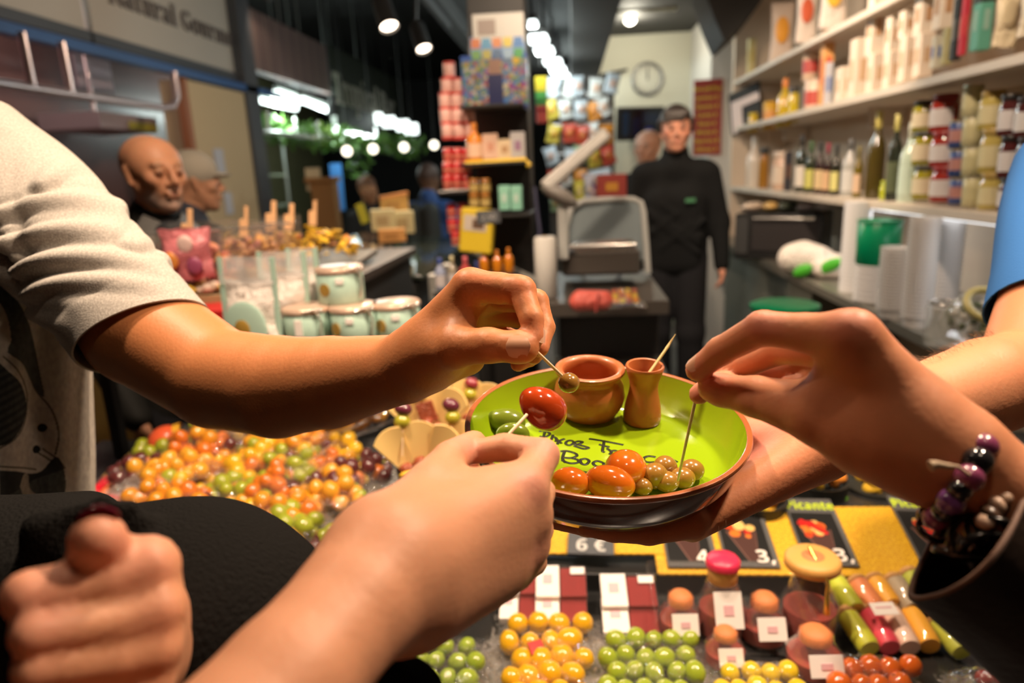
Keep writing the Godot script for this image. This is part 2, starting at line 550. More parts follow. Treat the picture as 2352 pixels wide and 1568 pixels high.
func people_near() -> void:
	var nude := mat("bare_nail", Color(.56, .30, .18), 0.3)
	var crimson := mat("nail_varnish", Color(0.10, 0.006, 0.018), 0.18, 0.0, 0.6)
	# --- the person in the heather T-shirt, arm from the left
	var o := thing("person", "person in a heather grey T-shirt reaching a bare arm over the green dish", "person")
	var b := []
	b.append(bone([-60, 440, .85, 48], [70, 470, .83, 50], .02))
	b.append(bone([70, 470, .83, 50], [330, 760, .765, 61], .005))
	b.append(bone([330, 760, .765, 61], [500, 868, .73, 53], .005))
	b.append(bone([500, 868, .73, 53], [640, 888, .69, 51], .005))
	b.append(bone([640, 888, .69, 51], [760, 877, .655, 43.5], .005))
	b.append(bone([760, 877, .655, 43.5], [930, 846, .595, 30], .005))
	b.append(bone([930, 846, .595, 30], [1010, 800, .565, 25], .005))
	# palm
	b.append(bone([960, 815, .58, 25], [1078, 660, .54, 14], .014))
	b.append(bone([970, 815, .59, 22], [1095, 680, .565, 13], .014))
	b.append(bone([985, 825, .60, 20], [1105, 710, .585, 12], .014))
	b.append(bone([1000, 840, .60, 19], [1108, 770, .60, 12], .014))
	b.append(bone([970, 830, .575, 22], [1075, 822, .59, 15], .012))
	# index, middle, ring, little finger, thumb
	b += chain([[1082, 656, .535, 13.5], [1150, 662, .53, 12], [1197, 669, .522, 10.8], [1221, 732, .508, 8.9], [1228, 774, .503, 7.4]], .003, .008)
	b.append(bone([1185, 660, .523, 10], [1199, 664, .521, 10], .004))
	b += chain([[1100, 680, .562, 12.5], [1232, 692, .553, 9.8], [1250, 752, .543, 8.6], [1240, 800, .528, 7.2]], .003, .008)
	b += chain([[1106, 710, .582, 12], [1228, 735, .575, 9], [1240, 790, .558, 8], [1226, 818, .54, 7]], .003, .008)
	b += chain([[1108, 760, .598, 11], [1200, 785, .59, 8.2], [1215, 822, .57, 7.2], [1190, 836, .55, 6.5]], .003, .008)
	b += chain([[985, 812, .565, 22], [1045, 798, .53, 16], [1122, 793, .512, 12.8], [1192, 797, .502, 11.6], [1204, 799, .50, 10.8]], .005, .016)
	b.append(bone([1050, 770, .535, 11], [1075, 690, .545, 11], .012))
	var tan1 := Color(.50, .185, .070)
	var red1 := Color(.55, .15, .065)
	var sp := [blush([1225, 765, .502], red1, 16), blush([1195, 660, .512], red1, 16, .4), blush([1085, 620, .52], red1, 20, .4), blush([1240, 795, .52], red1, 15), blush([1190, 836, .55], Color(.6, .16, .1), 16, .7), blush([1150, 700, .55], red1, 25, .5)]
	var g := Geo.new()
	grow(g, b, .0028, tan1, sp)
	var sk := part("body", g, skin_mat("tanned_skin"), o)
	var x := P(1000, 700, .5) - P(900, 700, .5)
	nail(sk, P(1190, 796, .494) - ray(1190, 796).normalized() * .0035, x, -ray(1190, 796), .0155, .0175, nude)
	nail(sk, P(1240, 770, .503) - ray(1240, 770).normalized() * .002, P(1236, 785, .5) - P(1236, 745, .505), -ray(1237, 768) + x * 22.0, .009, .0135, nude)
	shirt(o)
	# --- the woman: one fist holding a black coat, one hand with a toothpick
	o = thing("person", "woman with dark red nails, black woollen coat and a glossy orange olive on her toothpick", "person")
	b = []
	b.append(bone([-300, 2900, .30, 60], [420, 1860, .225, 31], .02))
	b.append(bone([420, 1860, .225, 31], [660, 1570, .265, 26.5], .005))
	b.append(bone([660, 1570, .265, 26.5], [820, 1385, .305, 28], .005))
	b.append(bone([820, 1385, .305, 28], [905, 1290, .33, 29], .005))
	b.append(bone([890, 1275, .33, 24], [1190, 1130, .40, 15], .016))
	b.append(bone([890, 1300, .33, 26], [1200, 1190, .405, 14.5], .016))
	b.append(bone([890, 1330, .33, 27], [1195, 1250, .41, 14], .016))
	b.append(bone([890, 1360, .335, 25], [1165, 1300, .41, 14], .016))
	b.append(bone([950, 1370, .345, 25], [1130, 1310, .395, 15], .016))
	b += chain([[1205, 1115, .40, 13], [1247, 1045, .424, 10.4], [1160, 1027, .436, 8.9], [1086, 1038, .434, 7.8]], .0025, .008)
	b += chain([[1215, 1185, .405, 13], [1240, 1130, .44, 9.8], [1180, 1110, .46, 8.4], [1120, 1110, .455, 7.5]], .0025, .008)
	b += chain([[1212, 1250, .41, 12.5], [1238, 1215, .45, 9.5], [1180, 1180, .465, 8.4], [1120, 1165, .455, 7.5]], .0025, .008)
	b += chain([[1180, 1305, .415, 12], [1225, 1290, .45, 8.8], [1180, 1250, .46, 7.6], [1130, 1225, .45, 7]], .0025, .008)
	b += chain([[880, 1235, .34, 18], [985, 1120, .38, 14], [1034, 1052, .412, 10.8], [1088, 1018, .456, 9]], .0012, .012)
	b.append(bone([1000, 1135, .382, 13], [1140, 1125, .395, 13], .012))
	# the fist
	b.append(bone([-300, 2900, .30, 60], [430, 1800, .43, 30], .005))
	b.append(bone([430, 1800, .43, 29], [320, 1500, .362, 24], .005))
	b.append(bone([320, 1480, .35, 22], [338, 1305, .287, 13], .010))
	b.append(bone([320, 1490, .35, 22], [358, 1400, .283, 11.5], .008))
	b.append(bone([320, 1510, .35, 22], [352, 1490, .281, 11], .008))
	b.append(bone([320, 1530, .35, 21], [335, 1575, .280, 10.5], .008))
	b += chain([[334, 1302, .282, 12.6], [250, 1330, .272, 10], [66, 1366, .256, 9.4], [110, 1385, .284, 8], [200, 1385, .292, 7.4]], .0012, .004)
	b += chain([[354, 1400, .278, 11.4], [270, 1428, .268, 8.8], [78, 1456, .250, 8.2], [120, 1470, .28, 7.4], [210, 1465, .288, 7]], .0012, .004)
	b += chain([[348, 1488, .276, 11], [270, 1512, .266, 8.6], [82, 1536, .250, 8], [120, 1545, .28, 7.2], [210, 1540, .288, 7]], .0012, .004)
	b += chain([[332, 1574, .276, 10], [110, 1612, .254, 7.6], [140, 1620, .28, 7], [210, 1610, .285, 6.8]], .0012, .004)
	b += chain([[330, 1400, .325, 15], [290, 1325, .305, 11.5], [225, 1243, .268, 9.6], [222, 1232, .265, 9.3]], .004, .012)
	# shoulders and chest, below and beside the camera
	b.append([Vector3(-.20, 1.00, .02), Vector3(-.22, 1.22, .22), .12, .10, .05])
	b.append([P(-300, 2900, .30), Vector3(-.21, 1.16, .10), .06, .08, .05])
	sp = []
	for j in [[1060, 1036, .43], [1216, 1110, .39], [1250, 1030, .42], [1200, 1250, .40], [1050, 1030, .42]]: sp.append(blush(j, Color(.66, .27, .20), 17, .55))
	for j in [[330, 1270, .27], [70, 1340, .25], [400, 1420, .26], [222, 1232, .26], [60, 1450, .25]]: sp.append(blush(j, Color(.66, .28, .19), 20, .5))
	g = Geo.new()
	grow(g, b, .0033, Color(.55, .255, .145), sp)
	sk = part("body", g, skin_mat("fair_skin"), o)
	nail(sk, P(1057, 1036, .4325), P(1058, 1060, .43) - P(1058, 1010, .43), P(1000, 1026, .42) - P(1086, 1038, .434), .0105, .0115, crimson, "painted_nail")
	nail(sk, P(226, 1186, .2665), -ray(226, 1190) * .8 + eye.basis.y * .35, eye.basis.y, .0145, .014, crimson, "painted_nail")
	var wool := bumped(cloth(mat("black_wool", Color(.010, .0095, .009), 1.0), .06), noise("wool", .12, 4), .12, 9.0)
	g = Geo.new()
	b = []
	b.append(bone([-200, 1400, .47, 66], [120, 1385, .45, 62], .03))
	b.append(bone([120, 1390, .45, 64], [430, 1425, .425, 68], .03))
	b.append(bone([430, 1425, .425, 68], [500, 1480, .42, 68], .03))
	b.append(bone([500, 1480, .42, 68], [560, 1900, .40, 68], .03))
	b.append(bone([-200, 1500, .47, 80], [300, 1900, .43, 90], .04))
	b.append(bone([-150, 1230, .50, 26], [200, 1200, .50, 22], .02))
	for q in [[[60, 1420], [130, 1250], [300, 1165]], [[40, 1360], [90, 1210], [240, 1150]], [[110, 1440], [180, 1290], [330, 1200]]]:
		b.append([P(q[0][0], q[0][1], .385), P(q[1][0], q[1][1], .385), .006, .006, .012])
		b.append([P(q[1][0], q[1][1], .385), P(q[2][0], q[2][1], .39), .006, .004, .012])
	b.append(bone([880, 1660, .345, 26], [930, 1610, .36, 16], .02))
	b.append(bone([560, 1900, .40, 60], [880, 1660, .345, 26], .03))
	grow(g, b, .0045, Color(1, 1, 1))
	part("wool_coat", g, wool, o)
	# --- the person in the leather jacket, hand from the right
	o = thing("person", "person in a dark leather jacket with beaded wrist stabbing a small olive", "person")
	b = []
	b.append(bone([2660, 1480, .34, 40], [2420, 1240, .345, 30], .005))
	b.append(bone([2420, 1240, .345, 30], [2200, 1060, .36, 26], .005))
	b.append(bone([2200, 1060, .36, 26], [2120, 1010, .365, 25], .005))
	b.append(bone([2150, 1020, .365, 23], [1958, 772, .372, 13.5], .016))
	b.append(bone([2140, 1010, .375, 20], [1970, 800, .39, 13], .016))
	b.append(bone([2130, 1010, .385, 20], [1985, 840, .405, 12], .016))
	b.append(bone([2120, 1030, .385, 20], [1985, 890, .42, 12], .016))
	b.append(bone([2120, 1050, .365, 22], [1990, 1010, .385, 20], .014))
	b += chain([[1956, 770, .37, 13.5], [1850, 764, .395, 11.2], [1752, 753, .415, 10.6], [1655, 806, .445, 9.2], [1601, 849, .462, 8]], .003, .008)
	b += chain([[1970, 800, .388, 12.5], [1790, 805, .45, 9.2], [1680, 852, .475, 8.4], [1606, 905, .485, 7.4]], .003, .008)
	b += chain([[1985, 838, .405, 12], [1860, 815, .475, 9], [1800, 845, .487, 8], [1750, 854, .49, 7.2]], .003, .008)
	b += chain([[1985, 888, .42, 11], [1880, 860, .472, 8.2], [1835, 885, .478, 7.4], [1800, 892, .477, 6.6]], .003, .008)
	b += chain([[2050, 985, .375, 25], [1890, 950, .402, 19.5], [1738, 911, .44, 12.8], [1660, 895, .462, 11], [1636, 890, .468, 10]], .005, .016)
	b.append(bone([1900, 930, .40, 12], [1960, 800, .38, 12], .014))
	var warm := Color(.55, .225, .110)
	sp = []
	for j in [[1600, 850, .46], [1750, 740, .405], [1955, 735, .36], [1600, 905, .48], [1752, 852, .49], [1805, 888, .48], [1650, 890, .46]]: sp.append(blush(j, Color(.64, .24, .165), 18, .6))
	g = Geo.new()
	grow(g, b, .0028, warm, sp)
	sk = part("body", g, skin_mat("warm_skin"), o)
	nail(sk, P(1597, 832, .456), P(1585, 850, .465) - P(1640, 806, .45), P(1585, 790, .44) - P(1600, 850, .46), .011, .014, nude)
	leather(o)
	bracelets()
	# --- the man in blue whose palm carries the dish
	o = thing("person", "man in a blue T-shirt carrying the green dish on his palm", "person")
	b = []
	b.append(bone([2620, 420, .86, 60], [2440, 640, .78, 55], .005))
	b.append(bone([2440, 640, .78, 54], [2375, 820, .72, 48], .005))
	b.append(bone([2385, 850, .715, 46], [2270, 885, .68, 47], .005))
	b.append(bone([2270, 885, .68, 47], [2100, 940, .645, 39], .005))
	b.append(bone([2100, 940, .645, 39], [1890, 1010, .61, 28], .005))
	b.append(bone([1895, 1012, .615, 26], [1690, 1130, .62, 16], .016))
	b.append(bone([1880, 1020, .605, 26], [1620, 1185, .595, 13.5], .016))
	b.append(bone([1880, 1034, .592, 24], [1590, 1208, .56, 12.5], .016))
	b.append(bone([1840, 1020, .61, 22], [1745, 1010, .64, 18], .014))
	b += chain([[1745, 1010, .645, 16], [1730, 960, .675, 12], [1705, 900, .70, 10]], .003, .012)
	b += chain([[1640, 1145, .61, 12], [1480, 1150, .61, 10], [1380, 1120, .605, 9.5], [1310, 1115, .605, 8.5]], .003, .008)
	b += chain([[1600, 1180, .59, 12], [1450, 1185, .585, 10], [1350, 1172, .575, 9.5], [1280, 1165, .57, 8.5]], .003, .008)
	b += chain([[1585, 1195, .565, 12], [1450, 1210, .558, 10], [1350, 1205, .55, 9.5], [1270, 1190, .545, 8.5]], .003, .008)
	b += chain([[1590, 1200, .55, 13], [1490, 1222, .54, 10], [1410, 1218, .535, 9], [1345, 1208, .53, 8]], .003, .008)
	sp = [blush([1740, 1010, .62], Color(.70, .22, .16), 45, .75), blush([1790, 1080, .59], Color(.66, .2, .14), 30, .5), blush([2200, 850, .63], Color(.70, .34, .19), 80, .5)]
	g = Geo.new()
	grow(g, b, .0032, Color(.62, .24, .115), sp)
	part("body", g, skin_mat("ruddy_skin"), o)
	var hair := Geo.new()
	for k in 420:
		var t := rc(0, 1)
		var p0: Vector3
		if k < 300: p0 = P(lerpf(2285, 2085, t), lerpf(752, 838, t) + rc(2, 26), lerpf(.675, .645, t) + rc(-.012, .03))
		else: p0 = P(lerpf(1640, 1960, t), lerpf(1205, 1062, t) - 10.0 + rc(-8, 10), lerpf(.56, .60, t) + rc(-.01, .02))
		var dir := (P(2000, 800, .63) - P(2200, 760, .65)).normalized() if k < 300 else (P(1700, 1260, .56) - P(1740, 1200, .58)).normalized()
		dir = (dir + Vector3(rc(-.5, .5), rc(.0, .8) if k < 300 else rc(-.8, .1), rc(-.5, .5))).normalized()
		hair.tube([p0, p0 + dir * .005 + Vector3(0, .0015, 0), p0 + dir * rc(.008, .012)], [.00010, .00008, .00003], 3)
	part("arm_hair", hair, mat("arm_hair", Color(.30, .17, .09), .7), o).set_meta("kind", "stuff")
	g = Geo.new()
	var rows := []
	var hem := [P(2297, 668, .76), P(2480, 742, .76)]
	for r in 12:
		var t := r / 11.0
		var c := (P(2388, 705, .76)).lerp(P(2580, 380, .88), t)
		var u: Vector3 = ((hem[0] - hem[1]) * .5).lerp((P(2345, 330, .88) - P(2810, 430, .88)) * .5, t)
		var w := u.cross(c - P(2600, 340, .9)).normalized() * (.058 + .03 * t)
		var line := []
		for q in 28:
			var a := TAU * q / 28.0
			line.append(c + (u * cos(a) + w * sin(a)) * (1.0 + .03 * sin(a * 3.0 + t * 5.0) + (.012 if r == 1 else 0.0)))
		rows.append(line)
	g.sheet(rows, .002, true)
	var blue := bumped(mat("blue_jersey", Color(.022, .14, .42), .85), noise("knit", .2, 2), .03, 12.0)
	part("t_shirt", g, blue, o)

func shirt(o: Node3D) -> void:
	var cotton := mat("heather_cotton", Color(1, 1, 1), .92)
	cotton.rim_enabled = true
	cotton.rim = .25
	bumped(cotton, noise("cotton", .11, 4), .035, 16.0)
	cotton.albedo_texture = noise("heather", .08, 4, false, [[.25, .55, .8], [Color(.56, .535, .50), Color(.64, .61, .575), Color(.72, .69, .65)]])
	# the sleeve: rings from the shoulder to the hem
	var rows := []
	var A := P(-70, 372, .87)
	var B := P(338, 778, .757)
	var hem := (P(462, 704, .757) - P(212, 852, .757)) * .5
	var folds := [[2.05, .70, .60, .845, .011, .0085], [1.85, .62, .55, .72, .011, .0085], [1.6, .53, .15, .60, .009, .009], [2.25, .775, .72, .93, .009, .008], [1.9, .66, 1.1, .30, .008, .010], [2.3, .66, 1.6, .26, .008, .010], [.9, .5, .2, .40, .006, .009], [2.9, .74, 2.2, .93, .008, .008], [.45, .78, -.3, .70, .006, .009], [6.4, .60, 5.6, .5, .007, .01], [6.3, .8, 5.4, .74, .006, .01]]
	for r in 112:
		var t := r / 111.0
		var c := A.lerp(B, t) + eye.basis.y * .012 * sin(t * PI)
		var ax := (B - A).normalized()
		var u: Vector3 = ((P(30, 255, .87) - P(-170, 495, .87)) * .5).lerp(hem, smoothstep(.15, 1.0, t))
		var w := ax.cross(u).normalized() * lerpf(.075, .068, t)
		var line := []
		for q in 144:
			var a := TAU * q / 144.0
			var k := .0014 * sin(a * 3.0 + 1.0) * t + .0012 * sin(a * 5.0 - t * 9.0) * (1.0 - t)
			for f in folds:      # creases that fan out from the armpit
				var s: Vector2 = Geometry2D.get_closest_point_to_segment(Vector2(a * .065, t * .36), Vector2(f[0] * .065, f[1] * .36), Vector2(f[2] * .065, f[3] * .36))
				var along: float = s.distance_to(Vector2(f[2] * .065, f[3] * .36)) / Vector2((f[0] - f[2]) * .065, (f[1] - f[3]) * .36).length()
				var d := (Vector2(a * .065, t * .36) - s)
				var x: float = d.length() / (f[5] * (1.35 - .6 * along))
				k += f[4] * .62 * (.25 + .75 * along) * (exp(-x * x) - .55 * exp(-pow(x - 1.7, 2.0) * 1.6))
			var l := .048 + 0.0 * a
			var e := 1.0 + k / l
			if t > .90 and t < .915: e -= .010
			line.append(c + (u * cos(a) + w * sin(a)) * e)
		rows.append(line)
	part("sleeve", Geo.new().sheet(rows, .0022, true), cotton, o)
	# the body of the shirt, with the print as ink on the cloth
	var print_tex := shirt_print()
	var ink := mat("printed_cotton", Color(1, 1, 1), .92)
	ink.albedo_texture = print_tex
	ink.rim_enabled = true
	ink.rim = .25
	ink.heightmap_enabled = true
	ink.heightmap_texture = noise("cotton_weave", .09, 4, false, [], 512)
	ink.heightmap_scale = .05
	rows = []
	var lens := []
	for r in 72:
		var t := r / 71.0
		var py := lerpf(318, 1330, t)
		var half := lerpf(70, 255, smoothstep(0.0, .13, t)) * (1.0 + .02 * sin(t * 9.0))
		half = half if t > .13 else half
		var line := []
		for q in 121:
			var a := PI * 1.5 * (q / 120.0) - PI * .35    # from the far side, round the wearer's left flank, to the chest
			var rip := .006 * sin(a * 7.0 + t * 2.5 + .8 * sin(t * 6.0)) * smoothstep(.05, .35, t) + .003 * sin(a * 15.0 - t * 4.0)
			var h := half * .82 / F + rip
			var c := P(-62, py, .86)
			line.append(c + eye.basis.x * h * cos(a) + eye.basis.z * (h * .85) * sin(a) - eye.basis.y * .0)
		rows.append(line)
	part("shirt_body", Geo.new().sheet(rows, .0022), ink, o)

func inside(p: Vector2, poly: PackedVector2Array) -> bool: return Geometry2D.is_point_in_polygon(p, poly)
func curve(pts: Array, n := 10) -> PackedVector2Array:   # a smooth line through the points
	var r := PackedVector2Array()
	for k in pts.size() - 1:
		for j in n:
			var a: Vector2 = pts[maxi(k - 1, 0)]
			var b: Vector2 = pts[k]
			var c: Vector2 = pts[k + 1]
			r.append(b.cubic_interpolate(c, a, pts[mini(k + 2, pts.size() - 1)], j / float(n)))
	r.append(pts[-1])
	return r
func shirt_print() -> ImageTexture:
	# the sheet covers the flank and chest of the shirt; print coordinates are the zoomed photograph's, laid on the cloth by angle and height
	var W := 760
	var H := 1012
	var im := Image.create(W, H, false, Image.FORMAT_RGB8)
	var nz := FastNoiseLite.new()
	nz.seed = 4
	nz.frequency = .06
	nz.fractal_octaves = 4
	var dark := Color(.23, .235, .22)
	var black := Color(.10, .10, .095)
	var upper := curve([Vector2(0, 110), Vector2(110, 210), Vector2(230, 380), Vector2(310, 560), Vector2(350, 740), Vector2(360, 860), Vector2(270, 760), Vector2(180, 640), Vector2(70, 560), Vector2(90, 480), Vector2(60, 330), Vector2(0, 240)])
	var tongue := curve([Vector2(0, 620), Vector2(70, 680), Vector2(160, 760), Vector2(215, 870), Vector2(215, 960), Vector2(170, 1050), Vector2(80, 1130), Vector2(0, 1150)])
	var toe := curve([Vector2(0, 1300), Vector2(120, 1320), Vector2(240, 1350), Vector2(330, 1345), Vector2(410, 1260), Vector2(450, 1380), Vector2(440, 1520), Vector2(300, 1560), Vector2(0, 1560)])
	var lace := curve([Vector2(150, 1420), Vector2(190, 1350), Vector2(235, 1360), Vector2(245, 1440), Vector2(300, 1500), Vector2(310, 1560), Vector2(210, 1560)])
	var lines := [curve([Vector2(0, 170), Vector2(70, 300), Vector2(120, 430), Vector2(128, 580)]), curve([Vector2(0, 210), Vector2(50, 300), Vector2(95, 430), Vector2(102, 570)]),
		curve([Vector2(40, 590), Vector2(140, 680), Vector2(215, 800), Vector2(228, 900), Vector2(200, 1020), Vector2(120, 1110), Vector2(0, 1165)]), curve([Vector2(70, 560), Vector2(200, 650), Vector2(300, 800), Vector2(390, 930), Vector2(425, 1100), Vector2(405, 1240)]),
		curve([Vector2(300, 1210), Vector2(380, 1280), Vector2(440, 1400), Vector2(440, 1560)]), curve([Vector2(345, 1200), Vector2(410, 1270), Vector2(450, 1340)]), curve([Vector2(0, 1275), Vector2(150, 1300), Vector2(300, 1330)])]
	for y in H:
		for x in W:
			var n := nz.get_noise_2d(x * 2.0, y * .7)
			var c := Color(.66, .63, .59) * (1.0 + .12 * n)
			# angle round the torso -> distance from the shirt's visible edge in the photograph
			var a := PI * 1.5 * (x / float(W - 1)) - PI * .35
			if a > .0:
				var q := Vector2((1176.0 + (-1238.0 + 255.0 * cos(a)) * .86 / (.86 - .118 * sin(a))) * 3.015, (lerpf(318, 1330, y / float(H - 1)) - 620.0) * 3.015)
				if q.x > -300 and q.x < 470 and q.y > 60 and q.y < 1560:
					if inside(q, upper): c = dark * (1.0 + .3 * n)
					elif inside(q, lace): c = Color(.55, .51, .46) * (1.0 + .2 * n)
					elif inside(q, toe): c = (black if q.y < 1480 - q.x * .3 else dark) * (1.0 + .4 * n)
					elif inside(q, tongue): c = (black if int(q.y / 26.0 + q.x / 60.0) % 2 == 0 else dark * .8) * (1.0 + .3 * n)
					elif q.distance_to(Vector2(345, 1062)) < 27.0 or q.distance_to(Vector2(305, 1200)) < 26.0: c = Color(.035, .035, .03)
					else:
						for l in lines:
							for k in l.size() - 1:
								if absf(q.x - l[k].x) > 60.0 or absf(q.y - l[k].y) > 90.0: continue
								var s: Vector2 = Geometry2D.get_closest_point_to_segment(q, l[k], l[k + 1])
								if q.distance_to(s) < 5.5: c = Color(.33, .31, .28)
			im.set_pixel(x, y, c)
	return ImageTexture.create_from_image(im)

func leather(o: Node3D) -> void:
	var hide := bumped(cloth(mat("dark_leather", Color(.013, .008, .006), .45), .3), noise("leather", .06, 4, false, [], 256, FastNoiseLite.TYPE_CELLULAR), .05, 14.0)
	var ring := [[2093, 1364, .350], [2128, 1270, .366], [2180, 1180, .384], [2260, 1110, .392], [2330, 1065, .378], [2368, 1095, .345], [2335, 1190, .318], [2285, 1275, .308], [2222, 1335, .314], [2150, 1368, .330]]
	var away := P(2900, 1790, .36) - P(2240, 1210, .35)
	var rows := []
	for r in 14:
		var t := r / 13.0
		var line := []
		for q in 60:
			var f := q / 60.0 * ring.size()
			var k := int(f)
			var pt := []
			for m in 4:
				var z: Array = ring[(k + m - 1 + ring.size()) % ring.size()]
				pt.append(P(z[0], z[1], z[2]))
			var p: Vector3 = pt[1].cubic_interpolate(pt[2], pt[0], pt[3], f - k)
			var c := P(2240, 1210, .35)
			line.append(c + (p - c) * (1.0 + .12 * t) + away * t + eye.basis.y * .004 * sin(t * 14.0 + q * .2) * t)
		rows.append(line)
	var sl := part("jacket_sleeve", Geo.new().sheet(rows, .0022, true), hide, o)
	var edge: Array = rows[0].duplicate()
	edge.append(rows[0][0])
	part("cuff_seam", Geo.new().tube(edge, .0016, 6), mat("leather_seam", Color(.13, .065, .04), .7), sl)

func bracelets() -> void:
	var o := thing("bead_bracelet", "bracelet of glossy purple and black round beads on the wrist by the leather cuff", "bracelet")
	var bead := Geo.new().ball(Transform3D(), 18, 12).done()
	var tones := [mat("purple_bead", Color(.20, .07, .24), .15, 0, .8), mat("black_bead", Color(.015, .014, .016), .1, 0, .8), mat("plum_bead", Color(.24, .05, .12), .22, 0, .6)]
	var cords := []
	for q in [[2234, 978, .372, 8, 0], [2266, 990, .352, 7.2, 0], [2264, 1002, .345, 6.6, 1], [2258, 1026, .338, 7.2, 2], [2246, 1060, .332, 7.4, 1], [2226, 1097, .329, 7, 2], [2204, 1126, .329, 5.6, 1], [2184, 1152, .332, 6.6, 0], [2170, 1172, .337, 6, 1], [2150, 1190, .345, 6.4, 2], [2133, 1186, .36, 6, 1]]:
		var p := P(q[0], q[1], q[2])
		cords.append(p)
		part("bead", bead, tones[q[4]], o, S(p, Vector3(1, .92, 1) * q[3] * .001, Basis(eye.basis.z, .8)))
	part("cord", Geo.new().tube(cords, .0007, 6), mat("dark_cord", Color(.05, .04, .04), .8), o)
	part("tassel", Geo.new().tube([P(2226, 1090, .322), P(2200, 1072, .322), P(2175, 1070, .322), P(2150, 1066, .322), P(2137, 1070, .322)], [.0009, .0009, .0016, .0019, .0028], 8), mat("frayed_string", Color(.50, .38, .26), .9), o)
	o = thing("chain_bracelet", "dark metal bracelet of twisted open links hanging below the purple beads", "bracelet")
	var steel := mat("dark_metal", Color(.06, .055, .05), .22, .8)
	var link := ring_mesh(.0105, .0022, 18, 8).done()
	var n := 0
	for q in [[2150, 1215, .352], [2215, 1235, .336], [2232, 1262, .332], [2205, 1270, .338], [2250, 1225, .333], [2262, 1255, .33], [2280, 1200, .331]]:
		part("link", link, steel, o, S(P(q[0], q[1], q[2]), Vector3(1, 1, .8) * (1.0 if n % 2 else .8), Basis(eye.basis.x, .5 + n * .9) * Basis(eye.basis.y, n * 1.3)))
		n += 1
	o = thing("shell_bracelet", "bracelet of brown seeds and pale shell pieces nearest the leather cuff", "bracelet")
	for k in 12:
		var t := k / 11.0
		var p := P(lerpf(2335, 2262, t), lerpf(1105, 1205, t), lerpf(.336, .329, t)) + Vector3(0, .002 * (k % 2), 0)
		part("seed", bead, [mat("brown_seed", Color(.10, .055, .035), .3), mat("pale_shell", Color(.62, .42, .30), .4)][k % 2 if k % 3 else 0], o, S(p, Vector3(.0045, .0034, .005), Basis(Vector3.FORWARD, k * 1.1)))
	o = thing("woven_bracelet", "woven bracelet in yellow, red and teal triangles at the wrist", "bracelet")
	for k in 4:
		var a := P(2322 + k * 14, 1112 - k * 18, .338)
		var b2 := P(2346 + k * 14, 1130 - k * 18, .334)
		var c2 := P(2340 + k * 14, 1088 - k * 18, .340)
		var g := Geo.new()
		var nn := -ray(2340, 1100).normalized()
		g.face([a, b2, c2], nn)
		g.face([a - nn * .0015, b2 - nn * .0015, c2 - nn * .0015], -nn)
		part("woven_panel", g, plain([Color(.75, .5, .05), Color(.45, .08, .05), Color(.05, .35, .35), Color(.72, .5, .42)][k], .9), o)
	part("edge_cord", Geo.new().tube([P(2300, 1150, .334), P(2318, 1118, .335), P(2336, 1080, .337), P(2365, 1040, .345)], .0014, 6), mat("pink_cord", Color(.66, .45, .36), .9), o)

func ring_mesh(r: float, t: float, seg := 20, sides := 8) -> Geo:
	var pts := []
	for k in seg + 1: pts.append(Vector3(r * cos(TAU * k / seg), 0, r * sin(TAU * k / seg)))
	return Geo.new().tube(pts, t, sides, Vector3.UP)

